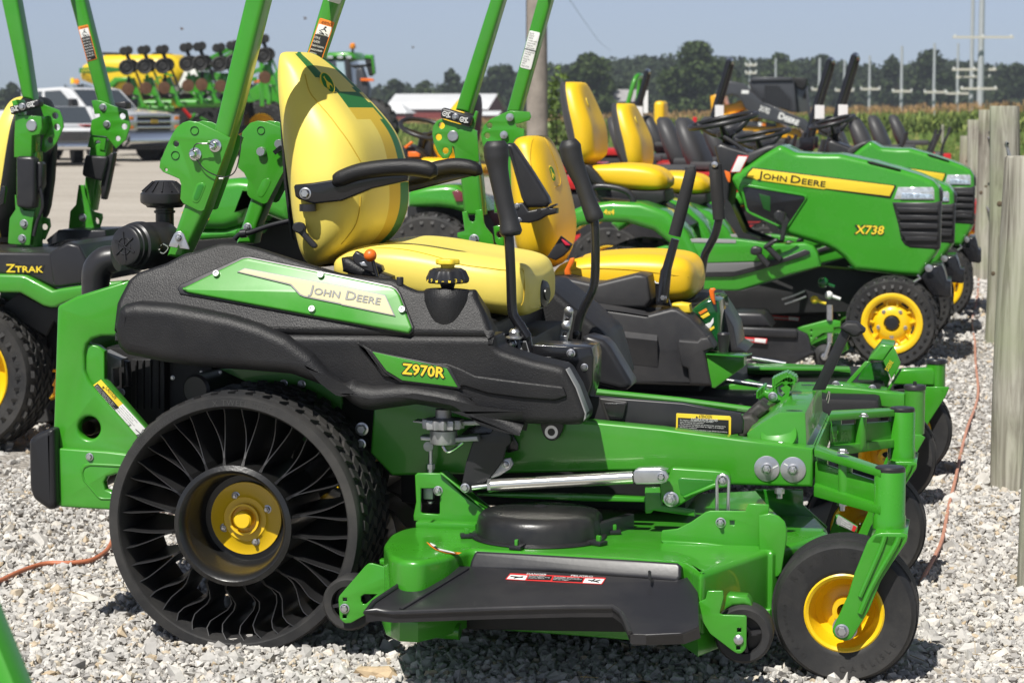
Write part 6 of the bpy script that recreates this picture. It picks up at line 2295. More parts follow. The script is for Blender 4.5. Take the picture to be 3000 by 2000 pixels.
slab('hinge_plate', 'R2 915,885 935,825 975,785 1075,738 1110,727 1235,735 1245,765 1235,790 1165,812 1140,812 1150,835 1200,848 1195,1000 950,1000 925,940', PY(Y2F - .012), .008, GREEN, M2, bevel=.002,
     holes=[rp('R2 972,825', 19, PY(Y2F - .012), 18), rp('R2 957,891', 19, PY(Y2F - .012), 18)])
for c in ('R2 1109,770', 'R2 1070,886'):
    MB().lathe([(.015, 0), (.0145, .012), (0, .014)], hit(q(c)[0], PY(Y2F - .012)), (0, -1, 0), 18).build('hinge_pin', ZINC, M2)
tube_poly('roll_bar_post', 'R2 1000,980 1180,980 1180,1400 1000,1400', Y2F, .09, GREEN, M2)
o = slab('white_label', 'R2 1236,200 1305,216 1243,460 1172,443', PY(Y2F - .0015), .001, WHTD, M2, bevel=.0003, r=.006)
mb = MB()
TL, TR, BL = hits('R2 1240,210 1300,222 1212,318', PY(Y2F - .0022))
text_block(['ROLL OVER', 'PROTECTIVE', 'STRUCTURE', 'To maintain operator', 'protection replace', 'damaged parts', 'Keep frame upright'], TL, TR, BL, (0, -1, 0), mb, lift=.0006)
TL, TR, BL = hits('R2 1208,328 1270,342 1180,436', PY(Y2F - .0022))
text_block(['In compliance with', 'OSHA and SAE', 'standards', 'Maximum mass', '1100 LBS', '500 KG', 'Made in U.S.A.'], TL, TR, BL, (0, -1, 0), mb, lift=.0006)
mb.bar(*hits('R2 1204,320 1274,338', PY(Y2F - .0026)), .003, .0003, up=(0, -1, 0))
mesh_obj('label_print', mb.v, mb.f, BLKD, o, 0)
# control levers
MB().tube(hits('S 2022,492 2024,502 2000,600 1976,690', PY(7.60)), [.004, .019, .021, .021], 16, sub=2).build('foam_grip', mat('foam_grip', (.02, .02, .021), .85, bump=.8, bscale=150), M2, 60)
MB().tube(hits('S2 1145,0 1060,300 1048,330 1020,590 1010,640', PY(7.60)), [.014, .016, .019, .02, .02], 14).build('control_lever', BLKP, M2, 60)
bolts(M2, 'S2 1018,600', PY(7.585), .016)
slab('lever_channel', 'S2 935,432 945,448 1005,458 1060,560 1100,690 948,668', PY(7.64), .03, BLKP, M2, bevel=.002)
slab('channel_edge', 'S2 930,432 938,426 948,445 1008,452 1008,462 940,456', PY(7.635), .01, WHTD, M2)
MB().tube(hits('R3 212,1062 214,1080 225,1250 238,1440', PY(8.55)), [.006, .024, .024, .022], 16).build('foam_grip', MATS['foam_grip'], M2, 60)
MB().lathe([(.012, 0), (.011, .004), (0, .006)], hit(q('R3 210,1080')[0], PY(8.525)), (0, -1, 0), 16).build('bolt', ZINC, M2)
MB().tube(hits('R3 238,1430 R6 248,0 240,80 215,190 170,280 140,350 115,520 105,620', PY(8.55)), .0155, 14, sub=3).build('control_lever', BLKP, M2, 60)
# floor, rails, arms and casters of the second mower
slab('floor_rail', 'S1 620,752 1100,745 1620,768 1960,788 1985,850 1945,1030 1700,1052 1100,1010 620,965', PY(8.25), .03, GREEN, M2, bevel=.006)
slab('rail_flange', hits('S1 625,735 1960,772 1975,800 625,790', PZ(hit(q('S1 1200,770')[0], PY(8.2)).z)), PZ(hit(q('S1 1200,770')[0], PY(8.2)).z), .01, GREEN, M2)
slab('near_rail', 'S1 200,1062 620,960 940,1050 900,1185 760,1195 212,1168', PY(7.78), .05, GREEN, M2, bevel=.006)
MB().tube(hits('S1 345,958 950,1048', PY(7.72)), .009, 12).build('push_rod', STEEL, M2)
MB().tube(hits('S1 690,670 1130,742', PY(8.3)), .009, 12).build('push_rod', STEEL, M2)
slab('caster_arm', 'Q8 440,572 760,570 1000,590 1240,618 1412,640 1412,792 1100,736 740,716 690,640', PY(7.74), .06, GREEN, M2, bevel=.006)
slab('caster_arm', 'Q8 1330,420 1420,412 1660,400 1690,432 1690,562 1300,552', PY(8.46), .06, GREEN, M2, bevel=.008)
slab('foot_plate', 'Q8 1075,332 1095,300 1190,182 1305,196 1312,206 1215,338 1090,330', PY(8.0), .2, GREEN, M2, bevel=.006)
slab('foot_plate_face', 'Q8 1215,338 1312,204 1375,352 1368,375 1290,505', PY(7.98), .02, GREEN, M2, bevel=.003)
lettering('lettering', 'DEERE', 'Q8 1262,430', 'Q8 1310,345', PY(7.979), YELD, M2, h=.014)
slab('foot_plate_leg', 'Q8 860,550 1045,345 1100,338 1090,352 905,560', PY(8.0), .03, GREEN, M2, bevel=.003)
slab('foot_plate_leg', 'Q8 1245,605 1370,410 1385,418 1265,622', PY(8.0), .03, GREEN, M2, bevel=.003)
slab('foot_plate_base', 'Q8 755,562 780,550 960,565 1240,605 1250,618 760,572', PY(7.9), .1, GREEN, M2, bevel=.003)
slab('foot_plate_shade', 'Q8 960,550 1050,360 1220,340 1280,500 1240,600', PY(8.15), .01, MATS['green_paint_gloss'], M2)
bolts(M2, 'Q8 780,555 1115,590', PY(7.88), .018)
for px_, Y, w_, tag_ in (('Q8 1503,700', 7.76, 94, 0), ('Q8 1697,470', 8.5, 88, 1)):
    c = hit(q(px_)[0], PY(Y))
    top = hit(q('Q8 1503,590' if not tag_ else 'Q8 1697,352')[0], PY(Y)).z
    bot = hit(q('Q8 1503,1000' if not tag_ else 'Q8 1697,572')[0], PY(Y)).z
    r = w_ * .319 / FPX * project(c)[2]
    po = MB().lathe([(0, bot), (r, bot), (r, top)], (c.x, Y, 0), (0, 0, 1), 30).build('caster_post', GREEN, M2)
    MB().lathe([(r * 1.08, top - .002), (r * 1.08, top + .008), (r, top + .013), (.006, top + .014), (.006, top + .024), (0, top + .025)], (c.x, Y, 0), (0, 0, 1), 30).build('post_cap', BLKS, po)
slab('caster_fork', 'Q8 1590,572 1815,574 1820,585 1790,660 1640,890 1590,985 1560,980 1560,700', PY(8.44), .012, GREEN, M2, bevel=.003)
slab('caster_fork', 'Q8 1300,1010 1560,1010 1600,1040 1440,1330 1380,1330', PY(7.72), .012, GREEN, M2, bevel=.003)
for px_, Y in (('S 2652,1245', 8.46), ('S 2596,1318', 7.80)):
    C = hit(q(px_)[0], PY(Y))
    C.z = .165
    pneumatic(M2, C, .167, .165, .09, dish_rim, RUB, 'caster_wheel', ribs=4)
MB().box((-1.35, 8.1, .5), (1.0, .8, .35)).box((-.75, 8.1, .33), (1.0, 1.0, .12)).build('mower_body', DARK, M2, bevel=.02)
for Y in (7.5, 8.5):
    pneumatic(M2, Vector((-2.05, Y, .28)), .28, .24, .15, dish_rim, RUB, 'drive_wheel', lug=(26, 4, .012))
slab('footwell_panel', 'S1 200,1075 640,1180 640,1240 0,1240 -100,1060', PY(7.95), .02, DARK, M2)

# ------------------------------------------------------------ mower at the left edge (faces the other way)
M0 = thing('riding_mower', (-3.1, 8.8, 0), 'zero-turn mower at the left edge facing left, its rear engine cover marked ZTRAK', 'riding mower', 'riding mowers for sale in the row')
C0 = hit((-122, 1137), PY(8.38))
C0.z = .297
tw0 = pneumatic(M0, C0, .297, .27, .195, dish_rim, RUB, 'drive_wheel', lug=(34, 6, .014))
tyre_text(tw0, 'SUPER TURF', C0, wall_depth(C0, .297, .27, .195), .238, 22, -30, .018, mat('raised_rubber_letters', (.04, .04, .04), .45))
dup(tw0, (0, .75, 0), par=M0, pred=lambda k: 'lettering' not in k.name)
YZ = 8.40
slab('engine_cover', 'R4 -400,300 -40,310 320,314 430,250 450,244 520,262 575,370 610,470 560,520 400,542 345,542 170,460 -400,460', PY(YZ), .6, BLKS, M0, bevel=.014, res=4)
slab('cover_corner', 'R4 320,318 440,252 515,268 570,375 600,470 555,515 400,538 350,535', PY(YZ - .012), .03, BLKS, M0, bevel=.010)
slab('name_badge', 'R4 35,450 52,378 118,376 120,390 295,395 275,452', PY(YZ - .0015), .001, BLKD, M0, bevel=.0003)
lettering('lettering', 'Ztrak', 'R4 42,441', 'R4 282,443', PY(YZ - .0022), YELD, M0, small=True, h=.030, bold=.001)
slab('fender', 'R4 -400,455 -10,456 130,460 165,466 340,562 400,548 600,520 800,500 800,560 560,600 420,648 362,674 330,676 280,664 130,578 -400,570', PY(YZ - .03), .08, GREEN, M0, bevel=.012)
slab('fender_inner', 'R4 120,578 290,668 340,678 430,660 560,700 500,900 350,760 300,860 0,680', PY(YZ + .1), .02, DARK, M0)
slab('side_plate', 'R4 0,570 130,580 300,680 320,860 200,860 0,640', PY(YZ + .25), .02, mat('dark_green_paint', (.008, .07, .008), .4), M0)
fg = hit(q('R4 480,285')[0], PY(8.85))
gb = MB()
for i in range(7):
    r = .115 * (1 - i / 8)
    gb.tube([fg + Vector((math.cos(a) * r, math.sin(a) * r, .035 * (1 - (r / .115) ** 2))) for a in [2 * math.pi * k / 28 for k in range(28)]], .0025, 5, closed=True)
for i in range(12):
    a = 2 * math.pi * i / 12
    gb.tube([fg + Vector((math.cos(a) * r, math.sin(a) * r, .035 * (1 - (r / .115) ** 2))) for r in (.115, .08, .04, .01)], .002, 5)
gb.build('fan_grille', STEEL if False else BLKP, M0)
MB().lathe([(0, -.012), (.11, -.012), (.118, -.006), (.118, -.08), (0, -.08)], fg, (0, 0, 1), 30).build('fan_housing', BLKS, M0)
slab('engine_shroud', 'R4 380,165 690,165 700,240 640,330 560,345 330,300 300,230', PY(9.0), .3, BLKS, M0, bevel=.01)
YN0, YF0 = 8.72, 9.22
tube_poly('roll_bar_tube', 'R1 -15,-220 78,-220 110,0 170,330 218,660 142,640 5,0', YN0, .07, GREEN, M0)
tube_poly('roll_bar_tube', 'R1 405,-220 500,-220 550,0 725,700 640,680 455,0', YF0, .07, GREEN, M0)
MB().bar(hit(q('R1 30,-205')[0], PY(YN0 + .035)), hit(q('R1 452,-205')[0], PY(YF0 + .035)), .06, .06).build('roll_bar_top', GREEN, M0, bevel=.01)
lb = slab('lock_bar', 'Q7 74,322 312,258 325,268 330,300 322,320 100,386 88,388', PY(YN0 - .03), .05, BLKS, M0, bevel=.008)
marks(lb, PY(YN0 - .031), 'Q7 103,350 135,335 240,308 270,300', .0085)
bolts(M0, 'Q7 186,322', PY(YN0 - .03), .018)
slab('hinge_plate', 'Q7 320,285 495,352 522,420 530,490 478,612 440,660 372,706 345,688 352,600 392,500 340,330', PY(YN0 + .06), .008, GREEN, M0, bevel=.002,
     holes=[rp('Q7 460,398', 28, PY(YN0 + .06), 18), rp('Q7 475,493', 27, PY(YN0 + .06), 18), rp('Q7 418,600', 26, PY(YN0 + .06), 18)])
slab('hinge_bracket', 'Q7 95,275 130,262 150,300 150,400 220,390 345,405 352,500 330,555 266,566 264,640 262,745 115,745 118,560 125,400', PY(YN0 - .01), .09, GREEN, M0, bevel=.004)
MB().lathe([(.0225, 0), (.0225, .004), (.02, .006), (0, .006)], hit(q('Q7 265,477')[0], PY(YN0 - .01)), (0, -1, 0), 26).build('hinge_pin', ZINC, M0)
tube_poly('roll_bar_post', 'Q7 130,700 300,700 300,1560 130,1560', YN0 + .01, .08, GREEN, M0)
slab('belt_retractor', 'Q7 130,750 150,735 255,738 285,760 290,1100 280,1165 220,1176 145,1160 132,1140', PY(YN0 - .05), .06, BLKS, M0, bevel=.014, res=4)
slab('belt_retractor', 'Q7 285,782 330,782 350,800 350,980 330,1010 290,1110', PY(YN0 - .02), .05, BLKS, M0, bevel=.008)
slab('post_foot', 'Q7 122,1060 134,1064 140,1120 200,1185 290,1192 272,1290 250,1475 235,1480 75,1468 65,1455 80,1250 128,1180', PY(YN0 - .02), .012, GREEN, M0, bevel=.003)
bolts(M0, 'Q7 200,1298 185,1422', PY(YN0 - .02), .022)
slab('post_ear', 'Q7 330,1238 412,1255 420,1320 372,1430 270,1445 275,1300', PY(YN0 + .08), .012, GREEN, M0, bevel=.003, holes=[rp('Q7 372,1325', 26, PY(YN0 + .08), 18)])
MB().tube(hits('Q7 335,1000 352,1100 350,1180 310,1280 280,1400', PY(YN0 - .01)), .007, 8, sub=3).build('belt_cable', BLKS, M0)
slab('hinge_plate', 'Q7 764,272 800,266 850,276 960,320 1060,352 1076,420 1088,482 1050,600 966,672 930,622 888,572 752,560 752,520 766,432 832,404 830,380 790,385', PY(YF0 - .012), .008, GREEN, M0, bevel=.002,
     holes=[rp('Q7 1022,402', 26, PY(YF0 - .012), 18), rp('Q7 1038,488', 25, PY(YF0 - .012), 18), rp('Q7 985,588', 22, PY(YF0 - .012), 18)])
bolts(M0, 'Q7 860,328 892,470', PY(YF0 - .012), .021)
slab('hinge_hook', 'Q7 752,560 885,575 872,690 830,680 838,620 822,600 795,610 785,670 728,660', PY(YF0 - .006), .02, GREEN, M0, bevel=.003)
slab('lock_bar', 'Q7 945,292 1040,276 1056,290 1054,338 1040,342 990,330', PY(YF0 - .05), .06, BLKS, M0, bevel=.006)
tube_poly('roll_bar_post', 'Q7 752,640 900,600 885,760 812,920 800,1010 770,1190 690,1190 705,920', YF0, .08, GREEN, M0)
slab('belt_retractor', 'Q7 712,728 890,738 895,760 860,900 850,945 700,905 684,890 684,860 695,790', PY(YF0 - .05), .06, BLKS, M0, bevel=.010)
slab('belt_retractor', 'Q7 885,740 930,700 948,712 938,780 890,1020 868,1098 838,1092 840,960', PY(YF0 - .03), .05, BLKS, M0, bevel=.008)
slab('post_foot', 'Q7 655,975 700,975 712,1060 760,1180 790,1200 850,1215 855,1250 825,1350 800,1390 755,1408 575,1392 568,1370 585,1192 632,1140', PY(YF0 - .02), .012, GREEN, M0, bevel=.003,
     holes=['Q7 800,1240 825,1265 825,1295 805,1300 795,1275'])
bolts(M0, 'Q7 690,1245 672,1362', PY(YF0 - .02), .022, nut=True)
warning_tall(M0, q('R1 510,177 577,162 637,388 573,407'), PY(YF0 - .0005), ORGD, BLKD, ['AVOID CRUSHING', 'Keep roll over', 'structure fully', 'extended. Do not', 'jump if machine', 'tips. Use seat', 'belt when ROPS', 'is up.'], head='WARNING', hsplit=(.09, .33))
rows0 = [(283, 120, 62, .08, 0), (290, 145, 40, .13, 0), (310, 158, 20, .17, 0), (360, 166, -5, .21, 0), (430, 168, -28, .23, 0), (510, 163, -48, .235, 0), (580, 152, -62, .23, 0), (640, 138, -62, .21, 0), (690, 110, -40, .15, 0)]
seat_back(M0, rows0, 9.0, [YEL, SHELL, GSEAT], lambda v, u, c: 0 if c > -.1 else 1, recess=0, fit=True)
MB().box((-3.3, 8.95, .45), (.9, .6, .3)).build('mower_body', DARK, M0, bevel=.02)
slab('seat_switch', 'Q7 0,985 38,985 46,1005 30,1130 0,1150', PY(8.66), .02, BLKP, M0)
slab('seat_side', 'Q7 -60,1190 160,1190 290,1000 450,640 430,940 400,1150 380,1220 200,1500 -60,1560', PY(9.02), .05, SHELL, M0, bevel=.01)

# green bar of another machine, very near the camera
a, b_ = at(-172, 1600, 2.75), at(-12, 2000, 2.7)
c = b_ + (b_ - a) * ((.02 - b_.z) / (b_ - a).z)
G1 = thing('roll_bar', (c.x, c.y, 0), 'blurred green bar of another machine in the bottom left corner', 'roll bar')
MB().bar(a + (a - b_) * .6, c, .07, .05, up=(0, -1, 0)).build('bar_tube', GREEN, G1, bevel=.012)
MB().bar(c + Vector((-.2, 0, .03)), c + Vector((.1, .02, .03)), .06, .05).build('bar_foot', GREEN, G1, bevel=.01)
# ------------------------------------------------------------ lawn tractors in the row
TR = thing('lawn_tractor', (-1.05, 12.55, 0), 'green lawn tractor with X738 on its hood, nearest of the row beyond the mowers', 'lawn tractor', 'green lawn tractors')
YH = 12.28
hood = slab('hood', 'R3 318,1182 330,1150 440,1078 530,1014 632,954 660,960 745,1003 900,1012 1035,1012 1240,1058 1440,1112 1560,1150 1650,1190 1688,1240 1692,1330 R6 1690,290 1665,330 1562,468 1540,472 1430,466 1130,432 '
            '1095,395 1060,352 1000,305 940,275 850,247 700,202 640,180 R3 640,1482 560,1440 430,1382 400,1340', PY(YH), .58, GREEN2, TR, bevel=.034, res=6, r=.012, smooth=60)
slab('hood_ridge', 'R3 535,1018 630,958 650,960 745,1005 900,1016 700,1030 600,1040', PY(YH + .12), .34, GREEN2, TR, bevel=.03, res=4)
slab('hood_vent', 'R3 1210,1058 1240,1060 1430,1112 1425,1118 1230,1075', PY(YH - .002), .02, DARK, TR, bevel=.003)
slab('grille_panel', 'R3 392,1228 420,1222 790,1285 806,1295 806,1310 700,1470 690,1476 640,1478 470,1398 435,1385 425,1365', PY(YH - .004), .03, BLKP, TR, bevel=.004)
slab('grille_window', 'R3 500,1270 575,1290 575,1390 530,1370', PY(YH - .006), .004, MATS['dark_green_paint'], TR)
slab('window_frame', 'R3 375,1215 400,1205 800,1275 815,1285 815,1300 700,1478 690,1490 640,1494 460,1415 420,1390 412,1370 425,1365 437,1387 470,1402 640,1482 690,1478 802,1310 802,1296 788,1287 420,1226 394,1232 425,1365 412,1370',
     PY(YH - .010), .012, GREEN2, TR, bevel=.003)
sb_ = slab('stripe_border', 'R3 408,1172 420,1140 455,1098 1400,1216 1398,1230 1365,1302 1340,1300 430,1172', PY(YH - .003), .02, BLKD, TR, bevel=.002)
slab('hood_stripe', 'R3 420,1162 432,1138 462,1106 1388,1220 1386,1232 1358,1288 940,1238 930,1244 480,1180 470,1172', PY(YH - .0045), .004, YELD, TR, bevel=.001)
for wd_, a_, b_ in (('John', 'R3 495,1168', 'R3 680,1194'), ('Deere', 'R3 708,1197', 'R3 934,1228')):
    lettering('lettering', wd_, a_, b_, PY(YH - .0055), BLKD, TR, small=True, h=.038, bold=.0006)
lettering('lettering', 'X738', 'R3 1128,1536', 'R3 1318,1541', PY(YH - .002), BLKD, TR, h=.046, bold=.004)
lettering('lettering', 'X738', 'R3 1133,1533', 'R3 1314,1538', PY(YH - .003), YELD, TR, h=.043, bold=.0015, slant=.18)
lamp = slab('headlight', 'R3 1382,1312 1390,1290 1412,1226 1640,1226 1652,1240 1656,1316', PY(YH - .006), .25, LAMP, TR, bevel=.012)
slab('lamp_bezel', 'R3 1440,1265 1640,1275 1645,1306 1430,1306', PY(YH - .009), .008, mat('lamp_inner', (.55, .65, .75), .3, metal=.5, var=.5, vscale=60), lamp)
slab('front_grille', 'R3 1366,1320 1690,1322 1698,1340 R6 1690,290 1660,300 1490,290 1450,270 1425,230 1405,130 1370,0', PY(YH - .006), .5, BLKS, TR, bevel=.02)
for y0, y1, x0 in ((1362, 1395, 1405), (1410, 1445, 1410), (1462, 1502, 1420), (1520, 1556, 1430)):
    slab('grille_slat', 'R3 %d,%d 1675,%d 1672,%d %d,%d' % (x0, y0, y0 + 6, y1, x0 + 14, y1), PY(YH - .022), .02, BLKS, TR, bevel=.006)
    slab('grille_gap', 'R3 %d,%d 1682,%d 1682,%d %d,%d' % (x0, y1, y1, y1 + 14, x0 + 6, y1 + 14), PY(YH - .008), .004, DARK, TR)
slab('grille_slat', 'R6 1450,205 1672,208 1668,240 1462,240', PY(YH - .022), .02, BLKS, TR, bevel=.006)
slab('hood_corner', 'R3 1648,1222 1690,1240 1706,1265 1706,1320 1660,1322', PY(YH + .02), .4, BLKS, TR, bevel=.01)
slab('dash', 'R3 205,960 250,940 300,960 440,1002 520,1016 440,1080 330,1150 315,1185 290,1400 400,1568 R6 480,240 380,200 290,0 R3 250,1300 240,1100', PY(YH + .06), .44, BLKS, TR, bevel=.02)
slab('dash_hood', 'R3 415,1010 560,955 630,950 640,958 530,1016 440,1080 400,1060', PY(YH + .03), .5, CHAR, TR, bevel=.015)
# steering wheel
sw = hit(q('Q4 1880,800')[0], PY(12.55))
nn = Vector((-.20, -.10, 1)).normalized()
u_, v_, _ = basis((sw, nn))
ringp = [sw + u_ * (math.cos(a) * .185) + v_ * (math.sin(a) * .185) for a in [2 * math.pi * i / 40 for i in range(40)]]
stw = MB().tube(ringp, .0145, 10, closed=True).build('steering_wheel', BLKS, TR, 60)
hub = sw - nn * .07
sp_ = MB()
for k in (30, 150, 270):
    a = math.radians(k)
    sp_.tube([sw + (u_ * math.cos(a) + v_ * math.sin(a)) * .18, sw + (u_ * math.cos(a) + v_ * math.sin(a)) * .08 - nn * .06, hub], [.012, .02, .025], 10, sub=3)
sp_.lathe([(0, .02), (.05, .015), (.055, -.01), (.03, -.03), (.028, -.2)], hub, nn, 20)
sp_.build('wheel_spokes', BLKS, stw, 60)
MB().tube(hits('Q4 1880,980 1960,1030 2050,1090 2120,1150', PY(12.4)), .012, 8).build('throttle_lever', BLKS, TR)
# price tag
tg = slab('price_tag', 'Q4 1950,1395 2045,1195 2170,1200 2075,1395', PY(12.2), .003, REDD, TR, bevel=.0008)
slab('tag_card', 'Q4 1968,1386 2050,1208 2155,1212 2066,1384', PY(12.198), .002, WHTD, tg, bevel=.0005)
slab('tag_clip', 'Q4 1890,1370 1945,1390 1960,1420 1955,1510 1930,1500 1905,1440', PY(12.2), .015, ORGP, tg, bevel=.003)
# seat
rowsT = [(241, 1672, 1704, .09, 0), (246, 1668, 1719, .13, 0), (270, 1667, 1734, .17, .01), (320, 1672, 1757, .205, .03), (370, 1681, 1776, .22, .035), (420, 1694, 1781, .22, .03), (455, 1706, 1776, .20, .02), (478, 1718, 1748, .15, 0), (485, 1724, 1734, .08, 0)]
rowsT = [(a, b - 26, c, d, e) for a, b, c, d, e in rowsT]
st_ = seat_back(TR, rowsT, 12.55, [YEL2, CHAR], lambda v, u, c: 1 if c < -.12 else 0, recess=.8, swivel=.10, fit=True, nu=64)
P_, N_ = onmesh(st_, q('Q4 318,590')[0])
if P_:
    badge(st_, P_, N_, (-.3, 0, 1), .03, .055)
cushion(TR, [(1732, 494, 514, .15), (1748, 482, 530, .20), (1790, 477, 545, .215), (1850, 475, 556, .22), (1910, 482, 560, .22), (1945, 496, 558, .205), (1966, 518, 546, .15)], 12.55, YEL2, dip=.02)
slab('seat_base', 'R2 1580,1080 1640,1090 1720,1160 1760,1240 2120,1250 2130,1320 1990,1400 1700,1330 1600,1200', PY(12.35), .4, SHELL, TR, bevel=.02)
slab('seat_side', 'Q4 330,1310 420,1390 560,1568 R2 1760,1250 1640,1190 1590,1080', PY(12.3), .45, SHELL, TR, bevel=.01)
# fenders, rear wheel, running board
YFD = 12.02
slab('fender', 'D 1280,520 1300,488 1345,470 1400,463 1470,466 1530,486 1575,530 1602,580 1612,640 1585,645 1570,610 1545,565 1500,530 1440,512 1380,510 1330,520 1300,540', PY(YFD), .34, GREEN2, TR, bevel=.035, res=5)
lettering('lettering', '4x4', 'R2 1722,1406', 'R2 1790,1408', PY(YFD - .002), YELD, TR, h=.026, bold=.0012)
slab('fender_top', 'R2 1700,1300 1980,1330 2120,1400 2240,1500 2200,1560 2000,1420 1750,1350', PY(YFD + .12), .9, BLKS, TR, bevel=.02)
MB().tube(hits('R2 1665,1290 1650,1240 1700,1222 1830,1240 1900,1280 1920,1350', PY(12.1)), .016, 12, sub=4).build('fender_handle', BLKS, TR, 60)
slab('fender', [p + Vector((0, .86, 0)) for p in hits('D 1280,520 1300,488 1345,470 1400,463 1470,466 1530,486 1575,530 1602,580 1612,640 1585,645 1570,610 1545,565 1500,530 1440,512 1380,510 1330,520 1300,540', PY(YFD))], PY(YFD + .86), .34, GREEN2, TR, bevel=.035, res=5)
Cr = hit(q('D 1425,655')[0], PY(12.03))
Cr.z = .305
wr = pneumatic(TR, Cr, .30, .26, .155, dish_rim, RUB, 'rear_wheel', lug=(22, 3, .02))
dup(wr, (0, .80, 0), par=TR)


def spoke_rim(wheel, C, rin, w):
    r = MB().lathe([(rin, -w * .1), (rin + .006, -w * .03), (rin - .004, -w * .01), (rin - .016, -w * .02), (rin - .028, -w * .06), (rin - .034, -w * .22)], C, (0, -1, 0), 40)
    r.lathe([(rin - .034, -w * .22), (rin * .68, -w * .26), (rin * .55, -w * .16), (rin * .42, -w * .10), (rin * .28, -w * .10), (rin * .26, -w * .2), (0, -w * .2)], C, (0, -1, 0), 40)
    rim = r.build('rim', YELP, wheel, 35)
    for k in range(5):
        a = math.radians(72 * k + 54)
        bolt(wheel, C + Vector((math.cos(a) * rin * .47, w * .11, math.sin(a) * rin * .47)), (0, -1, 0), .014, name='lug_nut')
        for d in (-14, 14):
            b = a + math.radians(36 + d)
            c = C + Vector((math.cos(b) * rin * .72, w * .232, math.sin(b) * rin * .72))
            e = Vector((math.cos(a + math.radians(36)), 0, math.sin(a + math.radians(36))))
            MB().bar(c - e * .020, c + e * .020, .012, .03, up=(0, -1, 0)).build('rim_rib', YELP, rim, bevel=.003)
        b = a + math.radians(36)
        c = C + Vector((math.cos(b) * rin * .72, w * .235, math.sin(b) * rin * .72))
        for s in (0, 1):
            b2 = a + math.radians(72 * s + (9 if not s else -9))
            b2 = a + math.radians(4) if not s else a - math.radians(4)
            pts = [C + Vector((math.cos(b2 + d) * rin * rr, w * .236, math.sin(b2 + d) * rin * rr)) for d, rr in ((-.12, .70), (.12, .70), (.12, .80), (-.12, .80))]
            slab('rim_opening', pts, PY(C.y + w * .222), .006, DARK, rim, bevel=.0015)
    MB().lathe([(0, .004), (.030, .002), (.036, -.004), (.036, -.03)], C + Vector((0, w * .08, 0)), (0, -1, 0), 24).build('hub_cap', BLKS, rim)


Cf = hit(q('R6 1372,778')[0], PY(12.08))
Cf.z = .232
wf = pneumatic(TR, Cf, .232, .20, .153, spoke_rim, RUB, 'front_wheel', lug=(28, 3, .014))
dup(wf, (0, .78, 0), par=TR)
slab('running_board', 'R6 -320,480 -300,320 0,232 350,224 590,258 800,250 850,270 880,310 905,405 700,460 400,556 370,564 320,566 100,560 -200,640', PY(12.06), .12, GREEN2, TR, bevel=.014)
slab('board_mat', 'R6 130,384 480,376 660,350 800,294 832,304 836,318 800,336 560,412 400,455 330,472 130,474', PY(12.045), .02, BLKS, TR, bevel=.004)
slab('board_panel', 'R6 0,260 350,228 600,262 760,262 700,300 500,370 0,385', PY(12.045), .012, GREEN2, TR, bevel=.004)
slab('board_edge', 'R6 130,384 480,376 560,366 500,400 340,440 130,444', PY(12.043), .01, mat('grey_tread', (.16, .16, .16), .6), TR)
slab('board_labels', 'R6 0,228 100,220 350,228 350,252 200,250 0,246', PY(12.042), .003, GREYD, TR)
for t_, h_ in (('R6 560,395 505,330 490,300', 'R6 440,300 452,276 480,270 520,285 518,320 480,334 445,325'), ('R6 640,360 570,290 545,270', 'R6 525,285 535,262 600,222 625,220 625,240 570,280 545,292'), ('R6 650,100 660,50', None)):
    MB().tube(hits(t_, PY(11.98)), .016, 10).build('foot_pedal_arm', BLKS, TR)
    if h_:
        slab('foot_pedal', h_, PY(11.96), .05, BLKS, TR, bevel=.012, r=.01)
slab('control_paddle', 'R6 635,240 650,130 600,95 595,60 620,35 650,40 700,100 695,125 680,160 665,240', PY(12.2), .025, BLKS, TR, bevel=.008, r=.008)
# underside, mower deck of the tractor, front hitch
slab('chassis', 'R6 230,560 400,560 905,410 1100,430 1430,468 1560,470 1640,600 1080,760 1080,700 320,720 260,640', PY(12.5), .2, DARK, TR)
slab('deck_top', 'S1 300,260 380,80 500,66 800,72 850,100 945,262 700,270', PY(11.95), .3, BLKS, TR, bevel=.02)
slab('deck_chute', 'S1 250,262 480,262 1270,285 1300,300 1410,350 1440,420 1465,565 1510,590 1500,612 1245,745 1130,742 690,670 300,560', PY(11.88), .05, BLKS, TR, bevel=.012)
slab('chute_hinge', 'S1 300,258 480,254 1262,285 1285,310 1280,400 1250,410 460,378 300,370', PY(11.86), .03, BLKS, TR, bevel=.012)
o = slab('danger_label', 'S1 400,376 480,382 888,410 874,476 480,442 400,436', PY(11.858), .002, REDD, TR, bevel=.0004)
slab('label_picture', 'S1 722,405 872,418 862,470 718,452', PY(11.8565), .002, WHTD, o, bevel=.0003)
slab('label_text_panel', 'S1 490,404 712,422 706,446 488,428', PY(11.8565), .002, GREYD, o, bevel=.0003)
slab('deck_arm', 'S1 1280,275 1345,250 1660,168 1700,160 1850,185 1850,262 1760,268 1760,330 1620,345 1530,400 1450,490 1430,380 1390,345 1320,320', PY(11.9), .04, GREEN, TR, bevel=.006, holes=[rp('S1 1464,306', 12, PY(11.9), 10), rp('S1 1462,380', 12, PY(11.9), 10)])
MB().cyl(*hits('S1 1705,-30 1705,170', PY(11.9)), .016, 14).cyl(*hits('S1 1708,340 1705,470', PY(11.9)), .014, 14).cyl(*hits('S1 1700,480 1640,660', PY(11.88)), .010, 12).build('lift_rod', ZINC, TR)
slab('deck_side', 'S1 1450,500 1760,340 1900,350 1950,560 1850,620 1600,560', PY(12.0), .3, GREEN, TR, bevel=.01)
c = hit(q('S1 1640,640')[0], PY(11.93))
